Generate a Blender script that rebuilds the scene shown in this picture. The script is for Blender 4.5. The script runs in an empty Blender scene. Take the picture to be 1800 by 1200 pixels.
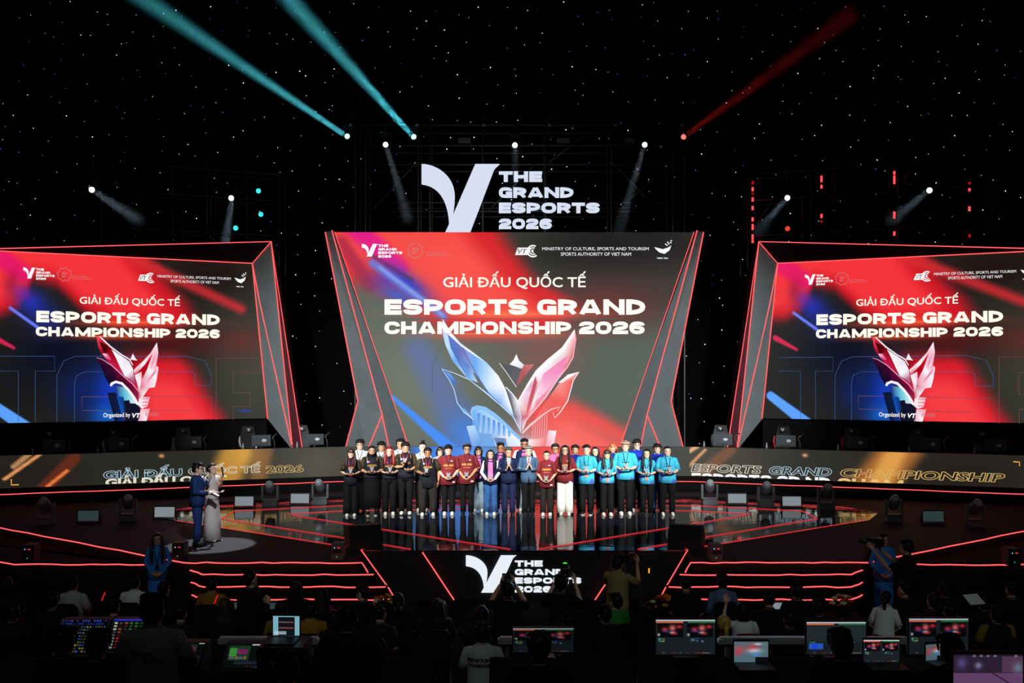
import bpy, bmesh, math, random
import numpy as np
from mathutils import Vector, Matrix
from mathutils.bvhtree import BVHTree

random.seed(7)
SC = bpy.context.scene
COL = SC.collection
PI = math.pi

# ------------------------------------------------------------------ camera
# level 35 mm camera with lens shift; stage centre is X = 0, hall floor z = 0, stage z = 1
CX, CZ, F, PX, PY = -0.54, 4.6, 1750.0, 874.5, 652.0
cam = bpy.data.cameras.new('camera')
cam.sensor_width = 36.0
cam.lens = F * 36.0 / 1800.0
cam.shift_x = (900 - PX) / 1800.0
cam.shift_y = (PY - 600) / 1800.0
cam.clip_end = 200
camo = bpy.data.objects.new('camera', cam)
camo.location = (CX, 0, CZ)
camo.rotation_euler = (PI / 2, 0, 0)
COL.objects.link(camo)
SC.camera = camo

# ------------------------------------------------------------------ world, exposure
w = bpy.data.worlds.new('world')
SC.world = w
w.use_nodes = True
w.node_tree.nodes['Background'].inputs[0].default_value = (0.55, 0.7, 1, 1)
w.node_tree.nodes['Background'].inputs[1].default_value = 0.0035
vs = SC.view_settings
vs.view_transform = 'Standard'
vs.look = 'None'
vs.exposure = 0.0
vs.gamma = 1.0
vs.use_curve_mapping = False
cy = SC.cycles
cy.use_denoising = True
cy.max_bounces = 6
cy.diffuse_bounces = 2
cy.glossy_bounces = 4
cy.transmission_bounces = 4
cy.volume_bounces = 0
cy.sample_clamp_indirect = 3.0
cy.caustics_reflective = False
cy.caustics_refractive = False


def spot(name, loc, aim, watts, deg, blend=0.3, color=(1, 1, 1), r=0.15, parent=None):
    l = bpy.data.lights.new(name, 'SPOT')
    l.energy = watts
    l.spot_size = math.radians(deg)
    l.spot_blend = blend
    l.color = color
    l.shadow_soft_size = r
    o = bpy.data.objects.new(name, l)
    COL.objects.link(o)
    o.location = loc
    o.rotation_euler = (Vector(aim) - Vector(loc)).to_track_quat('-Z', 'Y').to_euler()
    return o


# key lamps on the front truss above the audience, all aimed at the line of people
for x in (-9, -3.2, 3.2, 9):
    spot('key_lamp', (x, 9, 11.0), (x * 0.36, 25.2, 1.9), 17000, 15, 0.6, (1.0, 0.97, 0.93), 0.25)
# wide soft fill spots added over stage set in place of key-lamp spill
spot('set_fill', (-6, 6, 12), (-4.5, 31, 4.2), 30000, 26, 1.0, (0.9, 0.97, 1), 0.5)
spot('set_fill', (6, 6, 12), (4.5, 31, 4.2), 30000, 26, 1.0, (0.9, 0.97, 1), 0.5)
# follow spot making the pool of light round the two hosts
spot('follow_spot', (-6.0, 26.0, 13.0), (-6.5, 20.7, 1.0), 15000, 8.0, 0.12, (0.86, 0.9, 1), 0.05)
# soft front fill added to lift the hosts; no lamp known there
spot('host_fill', (-1.5, 9, 10.5), (-6.35, 20.7, 2.0), 4600, 7.5, 0.5, (0.95, 0.97, 1), 0.15)
# two teal lamps touching the deck
spot('teal_lamp', (14.5, 31, 9.0), (9.35, 21.6, 1.0), 1500, 5.5, 0.4, (0.05, 0.9, 0.9), 0.05)
spot('teal_lamp', (-6.5, 33, 10.0), (-2.1, 21.7, 1.0), 1100, 3.2, 0.4, (0.05, 0.9, 0.9), 0.05)
# faint fill spots added behind, cones shaped to lift the first rows
for x in (-7, 0, 7):
    spot('hall_fill', (x, 1.5, 12), (x, 18, 1.2), 560, 62, 1.0, (0.9, 0.97, 1), 0.6)


# ------------------------------------------------------------------ helpers
def srgb(r, g, b):
    f = lambda c: (c / 255 / 12.92) if c <= 10.31 else ((c / 255 + 0.055) / 1.055) ** 2.4
    return (f(r), f(g), f(b))


def at(px, py, Y):
    return Vector((CX + (px - PX) / F * Y, Y, CZ - (py - PY) / F * Y))


def ground(px, py, z):
    return at(px, py, F * (CZ - z) / (py - PY))


def project(p):
    return PX + F * (p[0] - CX) / p[1], PY - F * (p[2] - CZ) / p[1]


MATS = {}


def mat(name, rgb=(200, 200, 200), rough=0.6, metal=0.0, emit=0.0, ecol=None, spec=None, bump=0.0, scale=40.0, var=0.0):
    if name in MATS:
        return MATS[name]
    spec = (0.15 if rough >= 0.65 else 0.5) if spec is None else spec
    m = bpy.data.materials.new(name)
    m.use_nodes = True
    nt = m.node_tree
    b = nt.nodes['Principled BSDF']
    c = srgb(*rgb)
    b.inputs['Base Color'].default_value = (*c, 1)
    b.inputs['Roughness'].default_value = rough
    b.inputs['Metallic'].default_value = metal
    b.inputs['Specular IOR Level'].default_value = spec
    if emit:
        e = srgb(*(ecol or rgb))
        b.inputs['Emission Color'].default_value = (*e, 1)
        b.inputs['Emission Strength'].default_value = emit
    if bump or var:
        tc = nt.nodes.new('ShaderNodeTexCoord')
        n = nt.nodes.new('ShaderNodeTexNoise')
        n.inputs['Scale'].default_value = scale
        n.inputs['Detail'].default_value = 3
        nt.links.new(tc.outputs['Object'], n.inputs['Vector'])
        if bump:
            bp = nt.nodes.new('ShaderNodeBump')
            bp.inputs['Strength'].default_value = bump
            bp.inputs['Distance'].default_value = 0.02
            nt.links.new(n.outputs[0], bp.inputs['Height'])
            nt.links.new(bp.outputs[0], b.inputs['Normal'])
        if var:
            r = nt.nodes.new('ShaderNodeValToRGB')
            r.color_ramp.elements[0].position = 0.35
            r.color_ramp.elements[1].position = 0.65
            r.color_ramp.elements[0].color = (*[k * (1 - var) for k in c], 1)
            r.color_ramp.elements[1].color = (*[min(1, k * (1 + var)) for k in c], 1)
            nt.links.new(n.outputs[0], r.inputs[0])
            nt.links.new(r.outputs[0], b.inputs['Base Color'])
    MATS[name] = m
    return m


def paint_mat(name, strength=1.0):
    """LED screen: shows the picture held in the colour attribute"""
    if name in MATS:
        return MATS[name]
    m = bpy.data.materials.new(name)
    m.use_nodes = True
    nt = m.node_tree
    b = nt.nodes['Principled BSDF']
    a = nt.nodes.new('ShaderNodeVertexColor')
    a.layer_name = 'Col'
    b.inputs['Base Color'].default_value = (0.012, 0.012, 0.012, 1)
    b.inputs['Roughness'].default_value = 0.7
    b.inputs['Specular IOR Level'].default_value = 0.1
    nt.links.new(a.outputs['Color'], b.inputs['Emission Color'])
    b.inputs['Emission Strength'].default_value = strength
    MATS[name] = m
    return m


class MB:
    """collects shapes, builds ONE mesh object"""

    def __init__(self):
        self.v, self.f, self.m, self.c = [], [], [], None

    def add(self, vs, fs, mi=0):
        o = len(self.v)
        self.v += [tuple(p) for p in vs]
        self.f += [tuple(i + o for i in f) for f in fs]
        self.m += [mi] * len(fs)
        return self

    def box(self, c, s, mi=0, rot=None):
        hx, hy, hz = s[0] / 2, s[1] / 2, s[2] / 2
        ps = [Vector((x, y, z)) for x in (-hx, hx) for y in (-hy, hy) for z in (-hz, hz)]
        if rot is not None:
            ps = [rot @ p for p in ps]
        ps = [p + Vector(c) for p in ps]
        return self.add(ps, [(0, 1, 3, 2), (4, 6, 7, 5), (0, 4, 5, 1), (2, 3, 7, 6), (0, 2, 6, 4), (1, 5, 7, 3)], mi)

    def bbox(self, c, s, r=0.02, mi=0, rot=None):
        """box with chamfered edges"""
        b = bmesh.new()
        bmesh.ops.create_cube(b, size=1)
        bmesh.ops.scale(b, vec=s, verts=b.verts)
        bmesh.ops.bevel(b, geom=b.edges[:], offset=min(r, min(s) * 0.45), segments=2, affect='EDGES')
        b.verts.index_update()
        vs = [(rot @ v.co if rot is not None else v.co) + Vector(c) for v in b.verts]
        fs = [[v.index for v in f.verts] for f in b.faces]
        b.free()
        return self.add(vs, fs, mi)

    def tube(self, pts, r, n=8, mi=0, cap=True, flat=None):
        """tube through points; r a number or a list; flat=(axis vector, factor) squeezes it"""
        pts = [Vector(p) for p in pts]
        rs = r if isinstance(r, (list, tuple)) else [r] * len(pts)
        rings = []
        prev = None
        for i, p in enumerate(pts):
            d = (pts[min(i + 1, len(pts) - 1)] - pts[max(i - 1, 0)])
            d = d.normalized() if d.length > 1e-9 else Vector((0, 0, 1))
            if prev is None:
                a = Vector((0, 0, 1)) if abs(d.z) < 0.9 else Vector((0, 1, 0))
                x = d.cross(a).normalized()
            else:
                x = (prev - d * prev.dot(d)).normalized()
            prev = x
            y = d.cross(x)
            ring = []
            for k in range(n):
                t = 2 * PI * k / n
                q = (x * math.cos(t) + y * math.sin(t)) * rs[i]
                if flat:
                    ax, fa = flat
                    q = q - ax * q.dot(ax) * (1 - fa)
                ring.append(p + q)
            rings.append(ring)
        return self.rings(rings, mi, cap)

    def rings(self, rings, mi=0, cap=True):
        n = len(rings[0])
        vs = [p for r in rings for p in r]
        fs = []
        for i in range(len(rings) - 1):
            for k in range(n):
                a, b = i * n + k, i * n + (k + 1) % n
                fs.append((a, b, b + n, a + n))
        if cap:
            fs.append(tuple(range(n - 1, -1, -1)))
            fs.append(tuple(range((len(rings) - 1) * n, len(rings) * n)))
        return self.add(vs, fs, mi)

    def loft(self, secs, n=16, mi=0, power=2.0):
        """horizontal sections (z, rx, ry, cy[, cx])"""
        rings = []
        for s in secs:
            z, rx, ry = s[:3]
            c = s[3] if len(s) > 3 else 0
            cx = s[4] if len(s) > 4 else 0
            ring = []
            for k in range(n):
                t = 2 * PI * k / n
                co, si = math.cos(t), math.sin(t)
                e = 2 / power
                ring.append((cx + rx * math.copysign(abs(co) ** e, co), c + ry * math.copysign(abs(si) ** e, si), z))
            rings.append(ring)
        return self.rings(rings, mi)

    def ball(self, c, r, n=12, m=8, mi=0, rot=None):
        c = Vector(c)
        r = (r, r, r) if not isinstance(r, (tuple, list)) else r
        vs, fs = [], []
        for i in range(m + 1):
            th = PI * i / m
            for k in range(n):
                ph = 2 * PI * k / n
                p = Vector((r[0] * math.sin(th) * math.cos(ph), r[1] * math.sin(th) * math.sin(ph), r[2] * math.cos(th)))
                if rot is not None:
                    p = rot @ p
                vs.append(c + p)
        for i in range(m):
            for k in range(n):
                a, b = i * n + k, i * n + (k + 1) % n
                fs.append((a, a + n, b + n, b))
        return self.add(vs, fs, mi)

    def prism(self, poly, off, mi=0):
        """polygon (3D points) thickened by vector off"""
        n = len(poly)
        off = Vector(off)
        a = [Vector(p) for p in poly]
        b = [p + off for p in a]
        fs = [tuple(range(n)), tuple(range(2 * n - 1, n - 1, -1))]
        for i in range(n):
            j = (i + 1) % n
            fs.append((i, i + n, j + n, j))
        return self.add(a + b, fs, mi)

    def mesh(self, name, mats, smooth=False):
        me = bpy.data.meshes.new(name)
        me.from_pydata(self.v, [], self.f)
        for m in (mats if isinstance(mats, (list, tuple)) else [mats]):
            me.materials.append(m)
        me.polygons.foreach_set('material_index', self.m)
        if smooth:
            me.polygons.foreach_set('use_smooth', [True] * len(self.f))
        me.update()
        return me

    def build(self, name, mats, parent=None, smooth=False, fix=True):
        me = self.mesh(name, mats, smooth)
        if fix:
            b = bmesh.new()
            b.from_mesh(me)
            bmesh.ops.recalc_face_normals(b, faces=b.faces[:])
            b.to_mesh(me)
            b.free()
        o = bpy.data.objects.new(name, me)
        COL.objects.link(o)
        if parent is not None:
            o.parent = parent
        return o


def tag(o, label=None, cat=None, group=None, kind=None):
    if label:
        o['label'] = label
    if cat:
        o['category'] = cat
    if group:
        o['group'] = group
    if kind:
        o['kind'] = kind
    return o


def empty(name, loc, rz=0.0, label=None, cat=None, group=None):
    o = bpy.data.objects.new(name, None)
    COL.objects.link(o)
    o.location = loc
    o.rotation_euler = (0, 0, rz)
    o.empty_display_size = 0.1
    return tag(o, label, cat, group)


def copy_tree(o, parent=None):
    c = o.copy()
    COL.objects.link(c)
    c.parent = parent
    for ch in list(o.children):
        copy_tree(ch, c)
    return c


DG = bpy.context.evaluated_depsgraph_get


def text_shape(s, offset=0.0, outline=0.0, shear=0.0, spacing=1.0, line=1.0, align='LEFT', res=3):
    """lettering from the built-in font: (n,2) points scaled to a unit box, faces, aspect"""
    cu = bpy.data.curves.new('t', 'FONT')
    cu.body = s
    cu.size = 1
    cu.offset = offset
    cu.shear = shear
    cu.space_character = spacing
    cu.space_line = line
    cu.align_x = align
    cu.resolution_u = res
    if outline:
        cu.fill_mode = 'NONE'
        cu.bevel_depth = outline
        cu.bevel_resolution = 0
    ob = bpy.data.objects.new('t', cu)
    COL.objects.link(ob)
    me = bpy.data.meshes.new_from_object(ob.evaluated_get(DG()))
    bpy.data.objects.remove(ob)
    bpy.data.curves.remove(cu)
    v = np.array([p.co[:2] for p in me.vertices])
    f = [tuple(p.vertices) for p in me.polygons]
    bpy.data.meshes.remove(me)
    lo, hi = v.min(0), v.max(0)
    return (v - lo) / (hi - lo), f, (hi[0] - lo[0]) / (hi[1] - lo[1])


class Plane:
    """vertical plane through plan points a -> b; s runs from a towards b, o is the way to the viewer"""

    def __init__(self, a, b):
        self.a = Vector((a[0], a[1], 0))
        d = Vector((b[0] - a[0], b[1] - a[1], 0))
        self.L = d.length
        self.d = d.normalized()
        self.n = Vector((self.d.y, -self.d.x, 0))

    def pt(self, s, z, o=0.0):
        p = self.a + self.d * s + self.n * o
        return Vector((p.x, p.y, z))

    def hit(self, px, py):
        c = Vector((CX, 0, CZ))
        r = at(px, py, 1.0) - c
        t = (self.a - c).dot(self.n) / r.dot(self.n)
        p = c + r * t
        return (p - self.a).dot(self.d), p.z


def put_text(mb, pl, s, s0, s1, z0, z1, mi=0, off=0.01, clip=None, **k):
    """lettering laid on plane pl inside the box s0..s1, z0..z1; clip = lowest z kept"""
    v, f, _ = text_shape(s, **k)
    pts = [(s0 + (s1 - s0) * p[0], z0 + (z1 - z0) * p[1]) for p in v]
    if clip is not None:
        b = bmesh.new()
        vv = [b.verts.new((p[0], p[1], 0)) for p in pts]
        for q in f:
            try:
                b.faces.new([vv[i] for i in q])
            except ValueError:
                pass
        bmesh.ops.bisect_plane(b, geom=b.verts[:] + b.edges[:] + b.faces[:], plane_co=(0, clip, 0), plane_no=(0, 1, 0), clear_inner=True)
        b.verts.index_update()
        pts = [(q.co.x, q.co.y) for q in b.verts]
        f = [[q.index for q in g.verts] for g in b.faces]
        b.free()
    mb.add([pl.pt(p[0], p[1], off) for p in pts], f, mi)


def px_text(mb, pl, s, xl, yt, yb, xr, mi=0, **k):
    """same, the box read off where the lettering stands: left edge, top, foot, right edge"""
    s0, z1 = pl.hit(xl, yt)
    _, z0 = pl.hit(xl, yb)
    s1, _ = pl.hit(xr, (yt + yb) / 2)
    put_text(mb, pl, s, s0, s1, z0, z1, mi, **k)


# ------------------------------------------------------------------ wide black lettering drawn as strokes
TV, TH = 0.42, 0.285


def rr(pts, r=0.5, n=5):
    """polyline with rounded corners; r = share of the shorter neighbour edge"""
    out = [pts[0]]
    for i in range(1, len(pts) - 1):
        a, b, c = [np.array(p, float) for p in pts[i - 1:i + 2]]
        fa = r if i > 1 else min(0.95, r * 1.9)
        fc = r if i < len(pts) - 2 else min(0.95, r * 1.9)
        p, q = b + (a - b) * fa, b + (c - b) * fc
        for k in range(n + 1):
            t = k / n
            out.append(tuple((1 - t) ** 2 * p + 2 * t * (1 - t) * b + t * t * q))
    out.append(pts[-1])
    return out


def glyph(ch):
    """strokes of one letter (lists of points) and its width"""
    w = {'I': 0.36, 'M': 2.0, 'E': 1.3, 'T': 1.4, '1': 0.6, '0': 1.5, 'O': 1.6, 'N': 1.6, 'A': 1.75}.get(ch, 1.45)
    L, R, T, B = TV / 2, w - TV / 2, 1 - TH / 2, TH / 2
    m = 0.5
    bar = [(L, 0), (L, 1)]
    q = []
    if ch == 'E':
        q = [bar, [(0, T), (w, T)], [(0, m), (w * 0.96, m)], [(0, B), (w, B)]]
    elif ch == 'T':
        q = [[(0, T), (w, T)], [(w / 2, 0), (w / 2, 1)]]
    elif ch == 'H':
        q = [bar, [(R, 0), (R, 1)], [(0, m), (w, m)]]
    elif ch == 'I':
        q = [[(w / 2, 0), (w / 2, 1)]]
    elif ch == 'N':
        q = [bar, [(R, 0), (R, 1)], [(L, 0.96), (R, 0.04)]]
    elif ch == 'M':
        q = [bar, [(R, 0), (R, 1)], [(L, 0.95), (w / 2, 0.14)], [(R, 0.95), (w / 2, 0.14)]]
    elif ch == 'A':
        q = [[(L * 1.1, 0), (w / 2 - 0.06, 1)], [(w - L * 1.1, 0), (w / 2 + 0.06, 1)], [(0.4, 0.26), (w - 0.4, 0.26)]]
    elif ch in 'O0':
        q = [rr([(w / 2, T), (R, T), (R, B), (L, B), (L, T), (w / 2, T)], 0.48)]
    elif ch == 'D':
        q = [bar, rr([(0, T), (R, T), (R, B), (0, B)], 0.48)]
    elif ch == 'P':
        q = [bar, rr([(0, T), (R, T), (R, 0.36), (0, 0.36)], 0.48)]
    elif ch == 'R':
        q = [bar, rr([(0, T), (R, T), (R, 0.42), (0, 0.42)], 0.48), [(w * 0.55, 0.46), (R, 0)]]
    elif ch == 'S':
        q = [rr([(R, 0.68), (R, T), (L, T), (L, m), (R, m), (R, B), (L, B), (L, 0.32)], 0.48)]
    elif ch == 'C':
        q = [rr([(R, 0.62), (R, T), (L, T), (L, B), (R, B), (R, 0.38)], 0.46)]
    elif ch == 'G':
        q = [rr([(R, 0.68), (R, T), (L, T), (L, B), (R, B), (R, 0.2)], 0.46), [(R, 0.0), (R, 0.5)], [(w * 0.52, 0.43), (w, 0.43)]]
    elif ch == '2':
        q = [rr([(L, 0.64), (L, T), (R, T), (R, 0.5), (L, 0.42), (L, B)], 0.46), [(0, B), (w, B)]]
    elif ch == '6':
        q = [rr([(R, 0.7), (R, T), (L, T), (L, B), (R, B), (R, 0.56), (L, 0.56)], 0.48)]
    elif ch == 'U':
        q = [rr([(L, 1), (L, B), (R, B), (R, 1)], 0.48)]
    return q, w


def wide_shape(s, gap=0.12, space=0.62):
    """like text_shape, for the wide lettering: points in a unit box and faces"""
    V, Fc = [], []
    x = 0
    for ch in s:
        if ch == ' ':
            x += space
            continue
        q, w = glyph(ch)
        for path in q:
            p = np.array(path, float)
            d = np.gradient(p, axis=0)
            closed = np.allclose(p[0], p[-1])
            if closed:
                d[0] = d[-1] = p[1] - p[-2]
            d /= np.linalg.norm(d, axis=1)[:, None] + 1e-9
            nrm = np.stack([-d[:, 1] * TV / 2, d[:, 0] * TH / 2], 1)
            o = len(V)
            for i in range(len(p)):
                V.append((x + p[i, 0] + nrm[i, 0], p[i, 1] + nrm[i, 1]))
                V.append((x + p[i, 0] - nrm[i, 0], p[i, 1] - nrm[i, 1]))
                if i:
                    Fc.append((o + 2 * i - 2, o + 2 * i - 1, o + 2 * i + 1, o + 2 * i))
        x += w + gap
    v = np.array(V)
    lo, hi = v.min(0), v.max(0)
    v[:, 1] = np.clip(v[:, 1], 0, 1)
    lo[1], hi[1] = 0, 1
    return (v - lo) / (hi - lo), Fc, (hi[0] - lo[0])


_text_shape = text_shape


def text_shape(s, **k):
    if k.pop('wide', False):
        return wide_shape(s)
    if 'Đ' not in s:
        return _text_shape(s, **k)
    # the built-in font has no barred D: put the bar on a plain one
    v, f, a = _text_shape(s.replace('Đ', 'D'), **k)
    pre = s[:s.index('Đ')]
    ref = lambda t: _w(t, k)
    full = ref(s.replace('Đ', 'D'))
    x0 = (ref(pre + 'D') - ref('D')) / full
    x1 = x0 + ref('D') / full * 0.5
    x0 -= ref('D') / full * 0.12
    hz = 0.40 if any(c in s for c in 'ẢẤỐẾ') else 0.5
    n = len(v)
    t = 0.035
    v = np.vstack([v, [(x0, hz - t), (x1, hz - t), (x1, hz + t), (x0, hz + t)]])
    return v, f + [(n, n + 1, n + 2, n + 3)], a


def _w(t, k):
    cu = bpy.data.curves.new('t', 'FONT')
    cu.body = t
    cu.offset = k.get('offset', 0)
    ob = bpy.data.objects.new('t', cu)
    COL.objects.link(ob)
    bb = ob.evaluated_get(DG()).bound_box
    r = max(p[0] for p in bb) - min(p[0] for p in bb)
    bpy.data.objects.remove(ob)
    bpy.data.curves.remove(cu)
    return r
# ------------------------------------------------------------------ the setting
M_black = mat('black_drape', (13, 13, 15), 0.95, spec=0.0)
M_floor = mat('dark_hall_carpet', (16, 15, 15), 0.95, spec=0.05, var=0.3, scale=3)
M_deck = mat('matt_black_deck', (44, 43, 46), 0.75, spec=0.15, bump=0.1, scale=14, var=0.15)
M_side = mat('black_fascia_cloth', (22, 20, 21), 0.9, spec=0.05)
M_neon = mat('red_neon', (40, 5, 5), 0.4, emit=1.75, ecol=(255, 84, 84))
M_metal = mat('dim_steel', (120, 122, 122), 0.45, metal=0.6)
M_blk = mat('black_plastic', (20, 20, 22), 0.5)
M_dark = mat('dark_grey_plastic', (46, 47, 50), 0.45)

o = MB().box((0, 18, -0.1), (60, 52, 0.2)).build('floor', M_floor)
tag(o, kind='structure')

# star cloth: tiny white LEDs sewn in a black drape
BY = 38.5
st = MB()
st.box((0, BY + 0.1, 10.5), (56, 0.2, 21))
rs = np.random.RandomState(5)
gx, gz = 50, 26
for i in range(gx):
    for j in range(gz):
        x = -22 + (i + rs.uniform(0, 1)) * 44 / gx
        z = 1.5 + (j + rs.uniform(0, 1)) * 19 / gz
        r = rs.choice([0.012, 0.016, 0.021, 0.027], p=[.2, .36, .28, .16])
        mi = rs.choice([1, 2, 3], p=[.56, .32, .12])
        st.add([(x + r * math.cos(t), BY - 0.03, z + r * math.sin(t)) for t in (0.4, 1.97, 3.54, 5.11)] + [(x, BY - 0.03 - r, z)],
               [(0, 1, 4), (1, 2, 4), (2, 3, 4), (3, 0, 4)], int(mi))
o = st.build('wall_back', [M_black, mat('star_white', (255, 255, 255), emit=1.3, ecol=(225, 235, 255)),
                           mat('star_dim', (255, 255, 255), emit=0.35, ecol=(235, 235, 235)),
                           mat('star_blue', (90, 110, 255), emit=0.5, ecol=(110, 130, 255))])
tag(o, kind='structure')
for nm, x in (('wall_left', -26), ('wall_right', 26)):
    tag(MB().box((x, 18, 10.5), (0.2, 42, 21)).build(nm, M_black), kind='structure')

# ---- stage deck
Z1 = 1.0


def deck_poly(z):
    L = [(-19, 28.2), (-6.4, 18.69), (-3.25, 18.69), (-3.25, 20.0)]
    R = [(-x, y) for x, y in reversed(L)]
    return [(x, y, z) for x, y in L + R + [(19, 31), (-19, 31)]]


stage = MB().prism(deck_poly(Z1 - 0.012), (0, 0, -(Z1 - 0.012)), 0).build('floor_stage', M_deck)
tag(stage, kind='structure')

# mirror-black acrylic floor with faint waviness
m = mat('black_acrylic', (30, 34, 41), 0.05, spec=0.5)
nt = m.node_tree
b = nt.nodes['Principled BSDF']
b.inputs['IOR'].default_value = 1.95
tc = nt.nodes.new('ShaderNodeTexCoord')
mp = nt.nodes.new('ShaderNodeMapping')
mp.inputs['Scale'].default_value = (0.9, 1.6, 1)
n1 = nt.nodes.new('ShaderNodeTexNoise')
n1.inputs['Scale'].default_value = 1.6
n1.inputs['Detail'].default_value = 4
bp = nt.nodes.new('ShaderNodeBump')
bp.inputs['Strength'].default_value = 0.10
bp.inputs['Distance'].default_value = 0.05
nt.links.new(tc.outputs['Object'], mp.inputs[0])
nt.links.new(mp.outputs[0], n1.inputs['Vector'])
nt.links.new(n1.outputs[0], bp.inputs['Height'])
nt.links.new(bp.outputs[0], b.inputs['Normal'])
GL = [ground(300, 914, Z1), ground(637, 967, Z1)]
GL = [(p.x, p.y) for p in GL]
gb = [(-5.4, 28.6), (-8.2, 27.4), (-9.2, 25.4)]
LL = gb + GL
pts = LL + [(-x, y) for x, y in reversed(LL)]
gloss = MB().prism([(x, y, Z1) for x, y in pts], (0, 0, -0.012)).build('floor_acrylic', m)
tag(gloss, kind='structure')


M_inlay = mat('red_inlay_light', (40, 5, 5), 0.4, emit=0.95, ecol=(226, 52, 56))


def neon(pts, parent, r=0.0125, name='neon_strip', m=None):
    return MB().tube(pts, r, 6).build(name, m or M_neon, parent, smooth=True)


def mirror(pts):
    return [(-p[0], p[1], p[2]) for p in pts]


def wob(a, b, n=14, amp=0.012):
    """slightly uneven hand-laid run from a to b"""
    a, b = Vector(a), Vector(b)
    out = []
    for i in range(n + 1):
        p = a.lerp(b, i / n)
        if 0 < i < n:
            p.z += random.uniform(-amp, amp)
        out.append(p)
    return out


# lines inlaid in the acrylic
zl = Z1 + 0.012
for line in ([(308, 914), (637, 968)], [(390, 911), (600, 944), (722, 964.6)], [(390, 911), (412, 897.5), (600, 888), (905, 887)],
             [(515, 905), (700, 934), (897, 964.6)], [(505, 903), (600, 897.5), (905, 892.5)]):
    w = [ground(x, y, zl) for x, y in line]
    w = [(min(p.x, 0), max(p.y, 20.06), zl) for p in w]
    neon(w, gloss, 0.008, m=M_inlay)
    neon(mirror(w), gloss, 0.008, m=M_inlay)

# stage edge runs
e = Z1 + 0.01
for sgn in (1, -1):
    S = lambda p: (sgn * p[0], p[1], p[2])
    neon([S(p) for p in wob((-6.42, 18.66, e), (-18.9, 28.1, e), 22)], stage)
    neon([S(p) for p in wob((-6.42, 18.66, e), (-3.08, 18.66, e), 16)] + [S((-3.0, 18.62, 0.9)), S((-2.95, 18.5, 0.86))], stage)
    neon([S((-3.28, 20.0, e)), S((-2.52, 18.2, 0.62)), S((-2.2, 17.6, 0.32))], stage)
    # slanted line on the front of the stage
    neon([S((-2.04, 19.9, Z1 - 0.02)), S((-1.41, 19.9, 0.03))], stage, 0.014)

# ---- stairs, one flight each side of the logo front
ends = [-3.0, -2.8, -2.55, -2.3, -2.05, -1.85]
for sgn, lab in ((-1, 'left'), (1, 'right')):
    fl = MB()
    for k in range(1, 6):
        z = Z1 - 0.17 * k
        y0 = 18.69 - 0.27 * k
        x0, x1 = -6.42 + 0.1 * k, ends[k]
        fl.box((-sgn * (x0 + x1) / 2, (y0 + 18.69) / 2, z - 0.085), (x1 - x0, 18.69 - y0, 0.17))
    s_ = fl.build('stair_flight', M_side)
    tag(s_, 'black carpeted stair flight with red light lines, %s of the white logo' % lab, 'stairs', 'stairs up to the stage')
    for k in range(1, 4):
        z = Z1 - 0.17 * k + 0.01
        y0 = 18.69 - 0.27 * k - 0.015
        x0, x1 = -6.4 + 0.1 * k, ends[k] - 0.03
        run = wob((x0, y0 + 0.25, z + 0.03), (x0 + 0.3, y0, z), 3) + wob((x0 + 0.3, y0, z), (x1, y0, z), 14)
        neon([(-sgn * p[0], p[1], p[2]) for p in run], s_)

# low ledge outside the stairs
for sgn, nm in ((1, 'trim_1'), (-1, 'trim_2')):
    poly = [(-6.7, 19.32), (-9.9, 19.32), (-10.9, 19.95), (-15, 23.5), (-15, 25.1), (-6.6, 18.9)]
    o = MB().prism([(sgn * x, y, 0.83) for x, y in poly], (0, 0, -0.83)).build(nm, mat('red_black_cloth', (40, 26, 28), 0.85, spec=0.1))
    tag(o, kind='structure')
    neon([(sgn * p[0], p[1], p[2]) for p in wob((-6.9, 19.3, 0.85), (-9.9, 19.3, 0.85), 12) + [(-10.9, 19.93, 0.85), (-15, 23.45, 0.85)]], o)

# black wall face of the stage below the logo
o = MB().box((0, 20.04, 0.5), (6.5, 0.06, 0.985)).build('trim_3', mat('stage_front_black', (14, 15, 17), 0.5, spec=0.2))
tag(o, kind='structure')

# ---- platform behind with the low banner screens
BC = Plane((-5.25, 30.0), (5.25, 30.0))
BL = Plane((-14.6, 26.55), (-5.25, 30.0))
BR = Plane((5.25, 30.0), (14.6, 26.55))
BZ0, BZ1 = 1.44, 2.32
plat = MB()
for pl in (BL, BC, BR):
    q = [pl.pt(-0.0, 1.265, 0.12), pl.pt(pl.L, 1.265, 0.12), pl.pt(pl.L, 1.265, -3.0), pl.pt(0, 1.265, -3.0)]
    plat.prism(q, (0, 0, -0.26))
    q = [pl.pt(0, 1.6, -0.15), pl.pt(pl.L, 1.6, -0.15), pl.pt(pl.L, 1.6, -3.0), pl.pt(0, 1.6, -3.0)]
    plat.prism(q, (0, 0, -0.34))
o = plat.build('floor_platform', M_side)
tag(o, kind='structure')
for pl in (BL, BC, BR):
    neon(wob(pl.pt(0, 1.29, 0.14), pl.pt(pl.L, 1.29, 0.14), 20, 0.006), o)


# ------------------------------------------------------------------ scaffolds
M_pole = mat('scaffold_tube', (112, 112, 108), 0.6, metal=0.2)


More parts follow.
